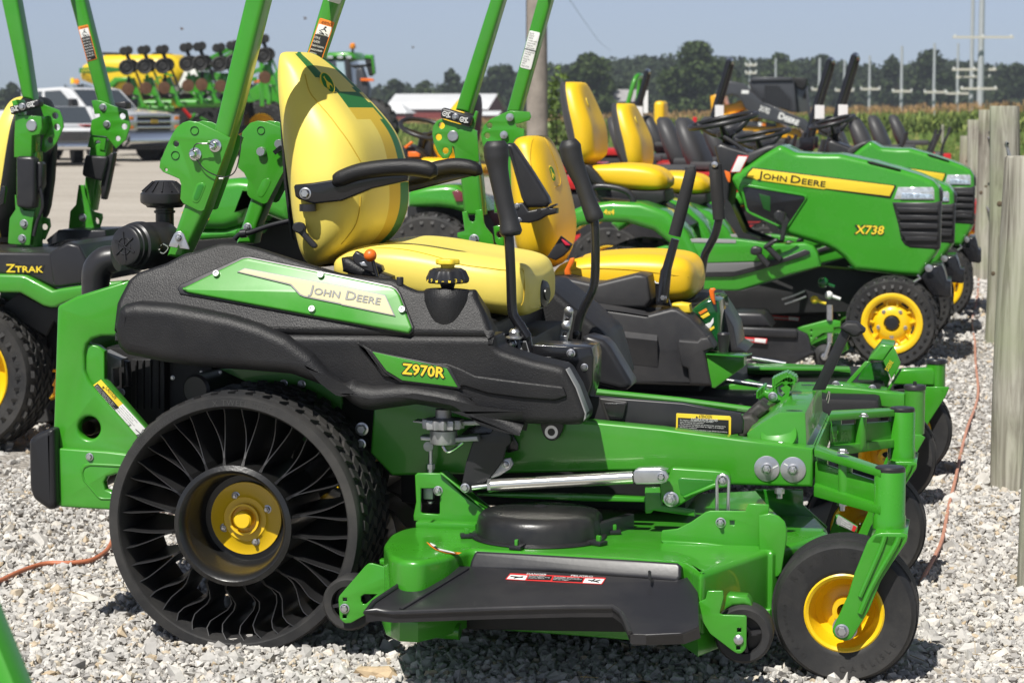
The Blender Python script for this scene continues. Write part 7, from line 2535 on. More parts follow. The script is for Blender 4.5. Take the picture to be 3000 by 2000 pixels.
MB().lathe([(.02, .03), (.03, .012), (.06, 0), (.062, -.06), (0, -.06)], c, (0, -1, 0), 24).build('deck_roller', RUB, TR)
MB().lathe([(0, .03), (.02, .025), (.022, 0)], c, (0, -1, 0), 16).build('roller_bolt', ZINC, TR)
slab('front_bracket', 'R6 1560,470 1600,430 1640,400 1700,395 1720,440 1735,500 1762,505 1762,600 1740,612 1640,600', PY(12.3), .4, BLKP, TR, bevel=.01)
MB().lathe([(.02, 0), (.02, .006), (0, .008)], hit(q('R6 1615,415')[0], PY(12.28)), (0, -1, 0), 18).build('bracket_bolt', ZINC, TR)
MB().tube(hits('R6 1505,515 1560,480 1540,460', PY(12.15)), .007, 6).build('latch_rod', ZINC, TR)
for t_, m_, r in (('R6 922,510', MATS['dark_green_tank'], .03), ('R6 960,592', WHTD, .022), ('R6 865,622', YELD, .022)):
    c = hit(q(t_)[0], PY(12.2))
    MB().lathe([(r * math.sin(math.pi * i / 8) + 1e-4, -r * math.cos(math.pi * i / 8)) for i in range(9)], c, (0, 0, 1), 14).tube([c, c + Vector((.06, 0, -.02))], .009, 8).build('lever_knob', m_, TR, 60)
MB().tube(hits('R6 650,620 740,590 800,565', PY(12.15)), .005, 6).tube(hits('R6 670,650 760,620 810,600', PY(12.15)), .005, 6).build('cable_loom', ZINC, TR)

for i, (off, sc, lb) in enumerate((((.07, 1.42, 0), (1, 1, .925), 'lower green lawn tractor tucked right behind the X738 tractor, only its nose and seat showing'),
                                   ((.38, 2.95, 0), (.80, 1, .985), 'third green lawn tractor beyond the X738 tractor, nose closest to the fence posts'))):
    c = dup(TR, off, lb, group='green lawn tractors', pred=lambda k: not any(s in k.name for s in ('price', 'lettering', 'throttle') + (('seat',) if i else ())))
    c.scale = sc
# compact tractor farther back, facing left, seen between the first seat and the pole
YT4 = 16.0
T4 = thing('lawn_tractor', (-4.3, 16.2, 0), 'far lawn tractor with orange levers and dark seat back, left of the wooden pole', 'lawn tractor', 'green lawn tractors')
rows4 = [(276, 1404, 1374, .08, 0), (284, 1410, 1352, .14, 0), (312, 1413, 1326, .19, 0), (350, 1412, 1298, .22, 0), (400, 1406, 1276, .23, 0), (440, 1396, 1272, .22, 0), (478, 1378, 1300, .15, 0)]
s4 = seat_back(T4, rows4, YT4, [YEL2, CHAR], lambda v, u, c: 1 if c < -.3 else 0, fit=True)
cushion(T4, [(1195, 470, 500, .16), (1215, 460, 510, .21), (1280, 458, 516, .23), (1350, 462, 518, .23), (1410, 472, 518, .22), (1432, 486, 508, .15)], YT4, YEL2)
c4 = hit((1246, 378), PY(YT4))
n4 = Vector((.30, -.30, 1)).normalized()
u_, v_, _ = basis((c4, n4))
w4 = MB().tube([c4 + u_ * (math.cos(a) * .18) + v_ * (math.sin(a) * .18) for a in [2 * math.pi * i / 32 for i in range(32)]], .016, 8, closed=True).build('steering_wheel', BLKS, T4, 60)
MB().tube([c4 + u_ * .17, c4 - n4 * .05, c4 - u_ * .17], .015, 8).tube([c4 - n4 * .04, c4 - n4 * .3], .03, 10).build('wheel_spokes', BLKS, w4, 60)
slab('steering_column', 'Q2 1465,1130 1560,1160 1600,1300 1600,1420 1470,1440 1490,1290', PY(YT4 + .02), .2, BLKS, T4, bevel=.02)
slab('lever_box', 'Q2 1235,1290 1320,1270 1440,1330 1480,1400 1480,1440 1240,1440', PY(YT4 - .2), .2, BLKS, T4, bevel=.02)
slab('orange_lever', 'Q2 1262,1296 1350,1228 1368,1248 1290,1318', PY(YT4 - .24), .03, ORGP, T4, bevel=.006)
slab('orange_lever', 'Q2 1312,1350 1400,1350 1445,1380 1440,1412 1315,1412', PY(YT4 - .24), .03, ORGP, T4, bevel=.006)
slab('fender', 'Q3 285,850 330,805 520,768 700,752 840,756 900,800 1000,860 1130,900 1200,1050 1100,1060 920,1065 800,1030 640,1010 285,1005', PY(YT4 - .35), .5, GREEN2, T4, bevel=.05, res=4)
slab('tail_lamp', 'Q3 795,830 860,808 935,850 935,945 840,948', PY(YT4 - .37), .05, mat('dark_red_lens', (.16, .03, .04), .2, coat=.5), T4, bevel=.01)
slab('tractor_body', 'Q3 285,1000 1200,1040 1290,1200 1290,1568 285,1568', PY(YT4 - .1), .6, DARK, T4)
C4 = hit((1250, 720), PY(YT4 - .42))
C4.z = .29
pneumatic(T4, C4, .33, .26, .15, dish_rim, RUB, 'rear_wheel', lug=(22, 3, .02))
# partly hidden mower behind the near roll bar
M4 = thing('riding_mower', (-3.3, 9.6, 0), 'green mower hood mostly hidden behind the roll bar of the nearest mower', 'riding mower', 'riding mowers for sale in the row')
slab('hood', 'R1 1330,1230 1420,1180 1560,1168 1660,1180 1900,1215 1960,1280 1900,1480 1700,1400 1635,1350 1600,1440 1560,1480 1470,1510 1330,1512 1240,1500 1260,1350', PY(9.2), .5, GREEN2, M4, bevel=.05, res=5)
slab('hood_lip', 'R1 1240,1505 1330,1512 1470,1508 1560,1480 1600,1500 1560,1560 1300,1580', PY(9.23), .4, GREEN2, M4, bevel=.02)
lettering('lettering', 'Z320', 'R1 1195,1448', 'R1 1372,1448', PY(9.199), YELD, M4, h=.035, bold=.002)
slab('mower_body', 'R1 1240,1568 1700,1400 2000,1300 2100,1600 R4 2000,400 1300,400', PY(9.75), .4, DARK, M4)
pneumatic(M4, Vector((-3.1, 9.3, .25)), .25, .22, .13, dish_rim, RUB, 'drive_wheel', lug=(26, 3, .012))
# ------------------------------------------------------------ red mowers with black roll bars farther along the row
RZ = thing('riding_mower', (0, 0, 0), 'proto', 'riding mower', 'red zero-turn mowers with black roll bars')
MB().box((-.45, 0, .42), (.9, .9, .12)).box((.35, 0, .32), (.8, .5, .07)).build('frame', REDP, RZ, bevel=.02)
for s in (-1, 1):
    fb = MB().prism([(-.85, s * .55 - .13, .60), (-.75, s * .55 - .13, .70), (-.2, s * .55 - .13, .70), (.05, s * .55 - .13, .52), (.05, s * .55 - .13, .44), (-.8, s * .55 - .13, .44)], (0, .26, 0))
    fb.build('fender', BLKS, RZ, bevel=.02)
    MB().prism([(-.2, s * .55 - .1, .71), (.02, s * .55 - .1, .56), (.1, s * .55 - .1, .56), (-.1, s * .55 - .1, .74)], (0, .2, 0)).build('fender_trim', REDP, RZ, bevel=.01)
    pneumatic(RZ, Vector((-.62, s * .58 - .13, .28)), .28, .26, .14, dish_rim, RUB, 'drive_wheel', lug=(20, 3, .012))
    pneumatic(RZ, Vector((.78, s * .42 - .07, .15)), .15, .13, .08, dish_rim, RUB, 'caster_wheel')
    MB().tube([(.78, s * .42, .2), (.84, s * .42, .36), (.84, s * .42, .45)], .025, 8).bar((.5, s * .2, .38), (.84, s * .42, .40), .06, .07).build('caster_fork', REDP, RZ)
    MB().tube([(-.82, s * .36, .6), (-.80, s * .36, 1.05), (-.62, s * .33, 1.72), (-.60, s * .28, 1.80), (-.60, 0, 1.82)], .030, 10, sub=2).build('roll_bar', BLKP, RZ)
    MB().box((-.70, s * .345 - .033, 1.32), (.05, .004, .13)).build('roll_bar_label', WHTD, RZ)
    MB().box((-.80, s * .36, 1.02), (.14, .09, .12)).build('roll_bar_hinge', BLKP, RZ, bevel=.01)
    MB().tube([(.02, s * .42, .55), (.03, s * .42, .85), (.10, s * .41, 1.02), (.13, s * .40, 1.12)], .017, 8, sub=2).build('control_lever', BLKS, RZ)
    MB().box((-.32, s * .28, .92), (.36, .07, .06)).build('armrest', CHAR, RZ, bevel=.02)
MB().box((0, 0, .22), (.75, 1.35, .14)).build('deck', REDP, RZ, bevel=.04)
MB().box((-.95, 0, .62), (.45, .55, .32)).build('engine', DARK, RZ, bevel=.06)
MB().box((-.93, 0, .83), (.5, .6, .09)).build('engine_hood', REDP, RZ, bevel=.03)
MB().box((-.25, -.33, .70), (.4, .05, .2)).box((-.25, .33, .70), (.4, .05, .2)).build('side_guard', REDP, RZ, bevel=.015)
MB().tube([(-1.2, -.5, .35), (-1.22, -.5, .75), (-1.22, .5, .75), (-1.2, .5, .35)], .04, 10).build('rear_guard', REDP, RZ)
MB().box((.1, -.36, .62), (.1, .12, .34)).box((.25, 0, .52), (.5, .8, .05)).build('control_tower', REDP, RZ, bevel=.02)
sbk = MB()
rows = []
for z, x, hw, th in ((.78, -.42, .16, .05), (.85, -.44, .24, .08), (1.0, -.50, .26, .09), (1.15, -.56, .24, .08), (1.25, -.60, .17, .06), (1.28, -.61, .09, .03)):
    rows.append([Vector((x + th * math.copysign(abs(math.cos(a)) ** .7, math.cos(a)), hw * math.copysign(abs(math.sin(a)) ** .7, math.sin(a)), z)) for a in [2 * math.pi * k / 20 for k in range(20)]])
sbk.grid(rows, closed_u=True, cap=True)
sbk.build('seat_back', CHAR, RZ, 60)
MB().box((-.2, 0, .74), (.52, .5, .13)).build('seat_cushion', CHAR, RZ, bevel=.05, seg=3)
RZP = [(1455, 16.2, 0, 0, 'black seated red mower left of the second golden seat, nearest of the red ones'), (1497, 28.6, 5, 1, 'red mower with a thin black arch roll bar behind the golden tractor seats'),
       (1540, 19.0, 3, 0, 'red mower seen in the gap behind the second tractor seat, without a raised bar'), (1690, 17.4, 0, 0, 'red mower just behind the dash of the X738 tractor'), (1425, 20.5, 0, 0, 'red mower farther back beside the young tree and pole'),
       (1585, 17.6, -4, 0, 'red mower behind the steering wheel of the X738 tractor'), (1640, 20.0, 0, 0, 'red mower in front of the yellow loader track'), (1688, 22.6, 3, 1, 'red mower whose black roll bar crosses the rear of the yellow loader'),
       (1918, 22.4, 0, 1, 'red mower with the left of the two tall black roll bars beside the loader cab'), (1975, 20.6, 0, 1, 'red mower with the right of the two tall black roll bars before the corn'),
       (2015, 26.0, -3, 0, 'red mower with a black seat in front of the corn, farthest right'), (2060, 30.0, 0, 0, 'farthest red mower, its black levers against the corn')]
for i, (dx, dep, rz, bar_, lb) in enumerate(sorted(RZP, key=lambda r: -r[3])):
    p = at(dx * D_, 400, dep)
    o = RZ if i == 0 else dup(RZ, (0, 0, 0), pred=lambda k: bar_ or 'roll_bar' not in k.name)
    o['label'] = lb
    o.location = (p.x + .55, p.y, 0)
    o.rotation_euler = (0, 0, math.radians(rz))
# green compact machine with an arched roll bar and yellow seat
p = at(1552 * D_, 400, 31)
GZ = thing('riding_mower', (p.x, p.y, 0), 'small green mower with an arched green roll bar and yellow seat among red machines', 'riding mower')
x, y = p.x, p.y
MB().tube([(x - .75, y - .33, .6), (x - .68, y - .33, 1.1), (x - .55, y - .33, 1.62), (x - .5, y - .25, 1.78), (x - .48, y, 1.8), (x - .5, y + .25, 1.78), (x - .55, y + .33, 1.62), (x - .6, y + .33, .7)], .032, 10, sub=3).build('roll_bar', GREEN, GZ)
MB().box((x - .2, y, 1.25), (.14, .46, .42)).build('seat_back', YEL2, GZ, bevel=.065, seg=4)
MB().box((x + .05, y, .98), (.5, .5, .12)).build('seat_cushion', YEL2, GZ, bevel=.04)
MB().box((x - .1, y, .6), (1.5, .9, .35)).build('body', GREEN, GZ, bevel=.05)
MB().box((x - .36, y - .355, 1.45), (.06, .01, .3)).build('white_label', WHTD, GZ)
for s in (-.5, .4):
    pneumatic(GZ, Vector((x - .6, y + s, .28)), .28, .2, .14, dish_rim, RUB, 'drive_wheel')
for k, (ox, h) in enumerate(((-.35, .9), (.2, 1.25), (.5, 1.0))):
    MB().bar((x + ox, y - .5, .5), (x + ox + .12, y - .5, h), .09, .06).build('red_lever', REDP, GZ, bevel=.01)

# ------------------------------------------------------------ yellow loader
DL = 49.0
pS = at(1755 * D_, 400, 50)
YS_ = pS.y
SK = thing('skid_steer_loader', (pS.x, pS.y + .8, 0), 'yellow and dark grey tracked loader with a caged cab and DEERE on its arm', 'loader')
ANTH = mat('dark_grey_paint', (.045, .048, .055), .4, coat=.2, var=.05)
LYEL = mat('loader_yellow', (.82, .40, .01), .4, coat=.2, var=.05)
slab('lift_arm', 'Q4 1785,480 1840,362 1960,345 2100,370 2200,460 2352,610 Q5 150,590 480,732 620,782 725,925 715,988 690,1002 640,955 560,882 330,832 0,745 Q4 2270,742 2130,665 2080,560 2040,520 1980,500 1890,520 1860,600 1820,560', PY(YS_), .2, ANTH, SK, bevel=.02)
slab('rear_body', 'Q4 1725,520 1800,492 1865,520 1890,620 2000,600 2130,540 2135,665 2000,720 2000,760 1890,742 1740,722', PY(YS_ + .25), 1.2, LYEL, SK, bevel=.04)
slab('lower_body', 'Q4 1860,720 2350,720 Q5 0,860 290,868 292,812 400,880 560,902 600,985 440,1010 -10,960 Q4 2000,1000 1880,900', PY(YS_ + .15), 1.4, LYEL, SK, bevel=.03)
slab('dark_band', 'Q5 -150,780 0,800 280,830 290,870 0,866 -150,850', PY(YS_ + .1), .1, ANTH, SK)
cab_ = slab('cab', 'Q5 -30,360 0,330 460,332 495,345 530,700 470,705 130,590 0,450', PY(YS_ + .35), 1.0, ANTH, SK, bevel=.03)
slab('cab_roof', 'Q5 -10,335 20,300 470,300 480,340 0,350', PY(YS_ + .30), 1.1, ANTH, cab_, bevel=.02)
slab('side_window', 'Q5 158,390 300,385 330,410 445,560 462,690 130,592 150,480', PY(YS_ + .335), .02, DARK, cab_)
mesh_ = MB()
for i in range(9):
    mesh_.bar(*hits('Q5 %d,%d %d,%d' % (160 + i * 36, 388 + max(0, i - 3) * 26, 165 + i * 36, 600 + i * 11), PY(YS_ + .325)), .02, .02)
for i in range(8):
    mesh_.bar(*hits('Q5 %d,%d %d,%d' % (150, 405 + i * 34, min(465, 330 + i * 30), 405 + i * 34), PY(YS_ + .325)), .02, .02)
mesh_.build('window_mesh', ANTH, cab_)
slab('front_screen', 'Q5 500,345 640,390 640,420 690,690 530,705', PY(YS_ + .6), .05, mat('smoked_glass', (.05, .06, .065), .1, coat=.5), cab_)
slab('light_visor', 'Q5 465,300 642,310 642,385 600,450 530,420 490,360', PY(YS_ + .45), .6, DARK, cab_, bevel=.03)
slab('cab_post', 'Q5 625,390 645,390 690,760 660,770', PY(YS_ + .5), .1, ANTH, cab_)
slab('front_link', 'Q5 690,730 760,760 920,870 900,1000 780,960 700,880', PY(YS_ + .2), .8, ANTH, SK, bevel=.03)
slab('link_ram', 'Q5 705,850 735,855 775,930 750,960 720,920', PY(YS_ + .15), .1, LYEL, SK, bevel=.02)
slab('track', 'Q5 -200,960 -100,910 0,910 320,1000 620,1020 700,1100 650,1300 0,1330 -200,1250', PY(YS_ + .05), .45, RUB, SK, bevel=.06)
lettering('lettering', 'Deere', 'Q5 312,772', 'Q5 538,852', PY(YS_ - .001), WHTD, SK, small=True, h=.135, bold=.008)
lettering('lettering', '317G', 'Q5 92,680', 'Q5 200,722', PY(YS_ - .001), WHTD, SK, h=.11, bold=.005)
slab('white_label', 'Q4 2090,450 2172,452 2170,492 2085,490', PY(YS_ - .002), .01, WHTD, SK)
slab('white_label', 'Q5 85,815 125,815 125,860 85,860', PY(YS_ + .08), .01, WHTD, SK)
slab('orange_label', 'Q5 125,812 172,815 170,860 125,860', PY(YS_ + .08), .01, ORGD, SK)

# ------------------------------------------------------------ pickup and car in the lot
SILV = mat('silver_white_paint', (.64, .65, .66), .22, coat=.8, var=.02)
CHROME = mat('chrome', (.75, .75, .76), .1, metal=1.0)
TINT = mat('tinted_glass', (.05, .06, .07), .05, coat=.8, spec=.8)


def vehicle(root, prof, W, glass, wheels, wr, paint, arch_col):
    body = MB().prism([(x, -W / 2, z) for x, z in prof], (0, W, 0)).build('body', paint, root, bevel=.06, seg=3)
    for name, pts in glass:
        for s in (-1, 1):
            mb = MB().prism([(x, s * (W / 2 + .004), z) for x, z in pts], (0, -s * .02, 0))
            mb.build(name, TINT, root)
    for x in wheels:
        for s in (-1, 1):
            y = -W / 2 - .01 if s < 0 else W / 2 - .24
            MB().lathe([(0, .0), (wr + .09, 0), (wr + .09, -.05)], (x, s * (W / 2 + .006), wr), (0, s, 0), 28).build('wheel_arch', DARK, root)
            c = Vector((x, s * (W / 2 + .02), wr))
            w = MB().lathe([(wr * .62, .0), (wr * .8, .012), (wr * .97, 0), (wr, -.05), (wr, -.24), (0, -.24)], c, (0, s, 0), 28).build('wheel', RUB, root)
            h = MB().lathe([(0, -.01), (wr * .15, -.01), (wr * .2, -.03), (wr * .5, -.05), (wr * .6, -.01), (wr * .64, .0)], c, (0, s, 0), 28)
            for k in range(6):
                a = k * math.pi / 3
                h.bar(c + Vector((math.cos(a) * wr * .12, s * -.012, math.sin(a) * wr * .12)), c + Vector((math.cos(a) * wr * .58, s * -.012, math.sin(a) * wr * .58)), .07, .02, up=(0, 1, 0))
            h.build('wheel_rim', CHROME, w)
    return body


PK = thing('pickup_truck', (0, 0, 0), 'silver white pickup truck with a chrome grille parked in the dusty lot', 'pickup truck')
prof = [(-2.95, .62), (-2.95, 1.32), (-1.05, 1.36), (-.95, 1.90), (.55, 1.96), (.85, 1.90), (1.45, 1.40), (2.55, 1.30), (2.90, 1.20), (2.95, .62), (2.75, .5), (-2.8, .5)]
vehicle(PK, prof, 1.98, [('side_window', [(-.85, 1.42), (-.80, 1.82), (-.15, 1.85), (-.15, 1.42)]), ('side_window', [(-.05, 1.42), (-.05, 1.85), (.55, 1.87), (1.1, 1.42)])], (-1.9, 1.95), .42, SILV, DARK)
MB().add([(.88, -.84, 1.89), (.88, .84, 1.89), (1.46, .90, 1.41), (1.46, -.90, 1.41)], [(0, 1, 2, 3)]).build('windscreen', TINT, PK)
gx = 2.955
gr_ = MB().box((gx, 0, 1.02), (.04, 1.25, .44)).build('grille', DARK, PK, bevel=.01)
for z in (1.20, 1.05, .90):
    MB().box((gx + .02, 0, z), (.05, 1.3, .055)).build('grille_bar', CHROME, gr_, bevel=.01)
MB().box((gx + .05, 0, 1.05), (.03, .26, .10)).build('grille_emblem', mat('gold_emblem', (.55, .38, .08), .3, metal=.6), gr_, bevel=.01)
for s in (-1, 1):
    hl = MB().box((gx - .06, s * .80, 1.03), (.2, .34, .42)).build('headlight', LAMP, PK, bevel=.02)
    for z in (1.14, .90):
        MB().box((gx + .03, s * .86, z), (.06, .16, .09)).build('turn_signal', mat('amber_lens', (.8, .25, .02), .2, coat=.5), hl, bevel=.01)
    MB().box((1.15, s * 1.13, 1.50), (.14, .22, .30)).build('mirror', BLKS, PK, bevel=.03)
    for dx_ in (-.98, .0, 1.12):
        MB().box((dx_, s * .992, 1.0), (.014, .012, .78)).build('door_gap', DARK, PK)
    MB().box((.25, s * 1.0, 1.28), (.22, .03, .05)).build('door_handle', CHROME, PK)
MB().prism([(2.9, -1.0, .78), (3.08, -1.0, .76), (3.10, -1.0, .52), (2.95, -1.0, .40), (2.8, -1.0, .42)], (0, 2.0, 0)).build('front_bumper', CHROME, PK, bevel=.03)
MB().box((2.6, 0, .36), (.5, 1.7, .1)).build('valance', DARK, PK)
MB().box((-.2, 0, .42), (4.4, 1.5, .2)).build('chassis', DARK, PK)
p = at(300 * D_, 400, 61.5)
PK.location = (p.x - 1.9, p.y + .75, 0)
PK.rotation_euler = (0, 0, math.radians(-24))
SC = thing('parked_car', (0, 0, 0), 'white car with red hood trim and chrome bumper, in front of the pickup', 'car')
vehicle(SC, [(-2.2, .5), (-2.2, .95), (-1.5, 1.05), (-.9, 1.42), (.35, 1.44), (1.0, 1.02), (2.1, .92), (2.25, .7), (2.2, .4), (-2.1, .38)], 1.8, [('side_window', [(-.95, 1.05), (-.8, 1.36), (.3, 1.38), (.75, 1.05)])], (-1.35, 1.4), .34, SILV, DARK)
MB().add([(.38, -.72, 1.43), (.38, .72, 1.43), (1.0, .8, 1.03), (1.0, -.8, 1.03)], [(0, 1, 2, 3)]).build('windscreen', TINT, SC)
MB().box((2.25, 0, .72), (.06, 1.1, .24)).build('grille', DARK, SC, bevel=.01)
for k in range(5):
    MB().box((2.29, 0, .63 + .045 * k), (.03, 1.1, .012)).build('grille_bar', CHROME, SC)
MB().prism([(2.15, -.9, .55), (2.36, -.9, .55), (2.36, -.9, .40), (2.1, -.9, .38)], (0, 1.8, 0)).build('front_bumper', CHROME, SC, bevel=.03)
for s in (-1, 1):
    MB().box((2.22, s * .72, .72), (.1, .26, .22)).build('headlight', LAMP, SC, bevel=.02)
    MB().box((1.6, s * .5, .99), (1.0, .25, .02)).build('hood_stripe', REDP, SC)
p = at(150 * D_, 400, 56)
SC.location = (p.x - .9, p.y + 1.5, 0)
SC.rotation_euler = (0, 0, math.radians(-58))

# ------------------------------------------------------------ cab tractor and folded planter
def world_at(dx, dy, dep):
    return at(dx * D_, dy * D_, dep)


CT = thing('tractor', (world_at(730, 300, 70).x, world_at(730, 300, 70).y, 0), 'large green farm tractor with a glass cab and amber beacon behind the first seat', 'tractor')
P7 = PY(world_at(730, 300, 70).y)
slab('cab_roof', 'D 745,130 752,121 800,119 812,128 815,136 745,138', P7, 1.7, GREEN, CT, bevel=.1)
for x in (752, 775, 795):
    slab('roof_light', 'D %d,128 %d,128 %d,135 %d,135' % (x, x + 12, x + 12, x), (P7[0] + Vector((0, -.02, 0)), P7[1]), .05, LAMP, CT)
slab('cab_glass', 'D 748,137 795,137 802,195 748,215', (P7[0] + Vector((0, .05, 0)), P7[1]), 1.5, TINT, CT, bevel=.05)
slab('cab_door', 'D 772,142 790,142 795,190 778,200', (P7[0] + Vector((0, .04, 0)), P7[1]), .02, mat('sky_glass', (.35, .47, .52), .08, coat=.6), CT)
slab('cab_post', 'D 794,134 802,136 812,235 800,235', P7, .12, DARK, CT)
slab('exhaust_stack', 'D 816,160 830,155 846,200 845,240 822,250 818,205', (P7[0] + Vector((0, -.1, 0)), P7[1]), .4, ANTH, CT, bevel=.06)
slab('mirror_arm', 'D 800,150 855,147 858,151 815,158', P7, .08, DARK, CT)
slab('mirror', 'D 836,131 853,129 859,170 852,176 846,174', P7, .15, DARK, CT, bevel=.03)
slab('mirror_back', 'D 838,126 856,126 861,168 856,172 852,136 836,134', (P7[0] + Vector((0, -.03, 0)), P7[1]), .2, GREEN, CT, bevel=.03)
MB().cyl(world_at(810, 128, 70), world_at(810, 112, 70), .04, 10).build('beacon_stalk', DARK, CT)
b0 = world_at(810, 112, 70)
MB().lathe([(.09, 0), (.10, .02), (.09, .12), (.05, .16), (0, .17)], b0, (0, 0, 1), 14).build('beacon', mat('amber_lens', (.8, .25, .02), .2, coat=.5), CT)
slab('warning_arm', 'D 828,180 850,180 858,182 858,187 828,186', (P7[0] + Vector((0, -.2, 0)), P7[1]), .08, ORGP, CT)
slab('tractor_body', 'D 540,260 560,215 640,160 660,150 760,200 850,235 850,285 560,300', (P7[0] + Vector((0, .3, 0)), P7[1]), 1.2, GREEN, CT, bevel=.05)
for dx, dy, r, m_ in ((604, 262, .60, 1), (846, 262, .62, 1)):
    c = world_at(dx, dy, 69.0)
    c.z = max(c.z, r + .02)
    pneumatic(CT, Vector((c.x, c.y - .2, r * 1.35)), r * 1.35, .55, r * .72, dish_rim, RUB, 'wheel', lug=(20, 2, .09))
slab('orange_ram', 'D 583,184 618,182 618,188 583,190', (P7[0] + Vector((0, -.4, 0)), P7[1]), .1, ORGP, CT)

PLN = thing('planter', (world_at(380, 250, 67).x, world_at(380, 250, 67).y, 0), 'folded green row planter with a long yellow tank and upturned row units', 'planter')
Y6 = world_at(380, 250, 67).y
P6 = PY(Y6)
slab('yellow_tank', 'D 177,172 183,150 205,138 235,126 380,124 402,135 420,165 405,195 385,205 300,210 240,208 195,190 180,184', PY(Y6 + 1.0), 1.8, mat('yellow_tank_plastic', (.80, .55, .02), .4, var=.04), PLN, bevel=.35, res=5)
slab('tank_lid', 'D 228,126 236,120 268,121 275,126', PY(Y6 + 1.3), .8, DARK, PLN)
slab('tank_lid', 'D 345,126 352,121 375,122 380,126', PY(Y6 + 1.3), .8, DARK, PLN)
slab('tank_logo', 'D 182,157 236,152 300,160 238,168 182,168', PY(Y6 + .985), .02, GREEND, PLN)
lettering('lettering', 'JOHN DEERE', 'D 187,166', 'D 228,164', PY(Y6 + .96), YELD, PLN, h=.08)
slab('white_tank', 'D 398,170 412,150 430,145 452,155 462,190 450,215 400,215 385,200', PY(Y6 + 1.2), 1.4, mat('white_tank_plastic', (.78, .78, .74), .4), PLN, bevel=.25, res=4)
slab('tank_saddle', 'D 232,208 262,178 300,178 305,186 270,190 245,214', PY(Y6 + .9), 1.8, GREEN, PLN, bevel=.04)
MB().tube([world_at(250, 240, 67), world_at(560, 236, 67)], .125, 14).build('tool_bar', GREEN, PLN)
MB().tube([world_at(228, 246, 66.6), world_at(400, 250, 66.6)], .08, 12).build('tool_bar', GREEN, PLN)
MB().tube([world_at(395, 238, 66.8), world_at(412, 237, 66.8)], .13, 14).build('yellow_collar', YELD, PLN)
for a in ('450,150 545,105', '470,160 545,115', '455,170 560,175', '450,180 590,182', '480,190 560,240', '540,120 545,240', '600,130 602,245', '620,135 618,240', '560,175 620,150'):
    (x0, y0), (x1, y1) = [tuple(map(float, t.split(','))) for t in a.split()]
    MB().bar(world_at(x0, y0, 66.7), world_at(x1, y1, 66.7), .12, .12).build('frame_strut', GREEN, PLN, bevel=.02)
slab('dark_underframe', 'D 225,250 260,205 420,205 560,215 560,300 520,345 250,330', PY(Y6 + 1.6), .6, DARK, PLN)
RUST = mat('rusty_disc', (.13, .065, .035), .6, metal=.4, var=.3)
for i, (dx, dy) in enumerate(((292, 155), (333, 153), (375, 152), (430, 147), (461, 145), (505, 148), (537, 142), (606, 128))):
    def W(a, b, o=0.0):
        return world_at(dx + a, dy + b, 66.2 + o)
    sm = dx > 600
    u = slab('row_unit', [W(-8, 30), W(14, 24), W(34, 80), W(46, 92), W(30, 94), W(12, 60)], PY(W(0, 0).y), .18, GREEN, PLN, bevel=.03)
    for k, (ox, oy, r) in enumerate(((-1, 0, .225), (10, -3, .20))):
        c = W(ox, oy, -.25 + .5 * k)
        MB().lathe([(0, .04), (r * .45, .05), (r * .6, .01), (r * .85, .06), (r, .03), (r, -.06), (r * .8, -.08), (0, -.06)], c, (.45, -1, 0), 24).build('gauge_wheel', RUB, u)
    for k, (ox, oy) in enumerate(((-8, -37), (3, -39))):
        c = W(ox, oy, -.2 + .3 * k)
        MB().lathe([(0, .03), (.11, .03), (.13, 0), (.11, -.04), (0, -.04)], c, (.6, -1, 0), 18).build('closing_wheel', RUB, u)
    MB().bar(W(-2, -34), W(8, -8), .10, .08).build('closing_arm', DARK, u)
    c = W(2, 50, -.3)
    MB().lathe([(0, .02), (.17, .01), (.18, 0), (.17, -.02), (0, -.02)], c, (.4, -1, 0), 16).build('coulter_disc', RUST, u)
    MB().bar(W(4, 20), W(2, 48), .06, .06).bar(W(20, 10), W(40, 60), .05, .05).bar(W(-4, 62), W(26, 66), .05, .05).build('unit_linkage', GREEN if i % 2 else DARK, u)
    MB().box(W(22, 62, .2), (.22, .2, .2)).build('seed_meter', mat('pale_grey_plastic', (.5, .5, .48), .5), u, bevel=.06)
slab('warning_lamp', 'D 170,183 178,181 182,188 178,194 170,192', PY(Y6 - .1), .06, mat('amber_lens', (.8, .25, .02), .2, coat=.5), PLN)
slab('marker_plate', 'D 162,180 169,179 170,192 162,193', PY(Y6 - .1), .04, YELD, PLN)
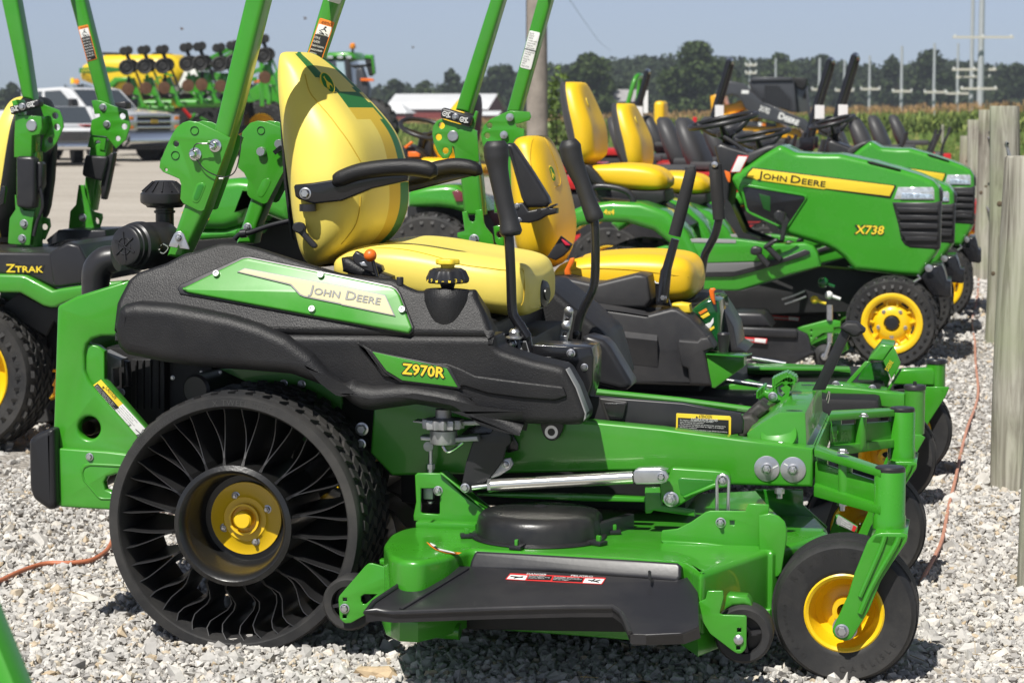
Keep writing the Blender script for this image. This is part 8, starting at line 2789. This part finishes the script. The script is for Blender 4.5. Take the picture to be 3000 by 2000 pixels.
slab('red_hose', 'D 415,250 422,248 440,268 434,273', PY(Y6 - .3), .06, REDP, PLN)
for dx, dy, r in ((240, 300, .42), (560, 325, .45), (450, 330, .42)):
    c = world_at(dx, dy, 67.5)
    pneumatic(PLN, Vector((c.x, c.y, r)), r, .3, r * .5, dish_rim, RUB, 'transport_wheel')
for k in range(70):
    a = world_at(rng.uniform(262, 570), rng.uniform(165, 300), 67 + rng.uniform(0, 1.2))
    MB().bar(a, a + Vector((rng.uniform(-.4, .4), 0, rng.uniform(-.3, .3))), .06, .06).build('frame_brace', rng.choice([GREEN, GREEN, DARK, DARK, ZINC, GREEN2]), PLN)

# tiny birds
for i, (sx, sy, d) in enumerate(((533, 86, 60), (894, 55, 60), (1210, 140, 80))):
    p = at(sx, sy, d)
    b = MB()
    b.lathe([(0, -.05), (.02, -.02), (.022, .015), (0, .06)], p, (1, 0, .2), 8)
    b.add([p + Vector((-.03, 0, .02)), p + Vector((.04, 0, .02)), p + Vector((-.03, -.09, .05))], [(0, 1, 2)]).add([p + Vector((-.03, 0, .02)), p + Vector((.04, 0, .02)), p + Vector((-.03, .09, .05))], [(0, 1, 2)])
    tag(b.build('bird', mat('brown_bird', (.20, .14, .10), .8)), ['small brown bird flying over the planter', 'small dark bird in the sky beside the second roll bar', 'small pale bird in the sky right of the tractor beacon'][i], 'bird', 'birds in the sky')

# ------------------------------------------------------------ summer haze over the fields
HZ = bpy.data.materials.new('haze_air')
HZ.use_nodes = True
hn = HZ.node_tree.nodes
hn.remove(hn['Principled BSDF'])
pv = hn.new('ShaderNodeVolumePrincipled')
pv.inputs['Color'].default_value = (.80, .88, .97, 1)
pv.inputs['Density'].default_value = .00038
pv.inputs['Anisotropy'].default_value = .2
HZ.node_tree.links.new(pv.outputs['Volume'], hn['Material Output'].inputs['Volume'])
mb = MB().box((0, 300, 6), (1400, 700, 34))
tag(mesh_obj('haze', mb.v, mb.f, HZ, None, 0), 'thin summer haze over the fields', 'haze', kind='stuff')
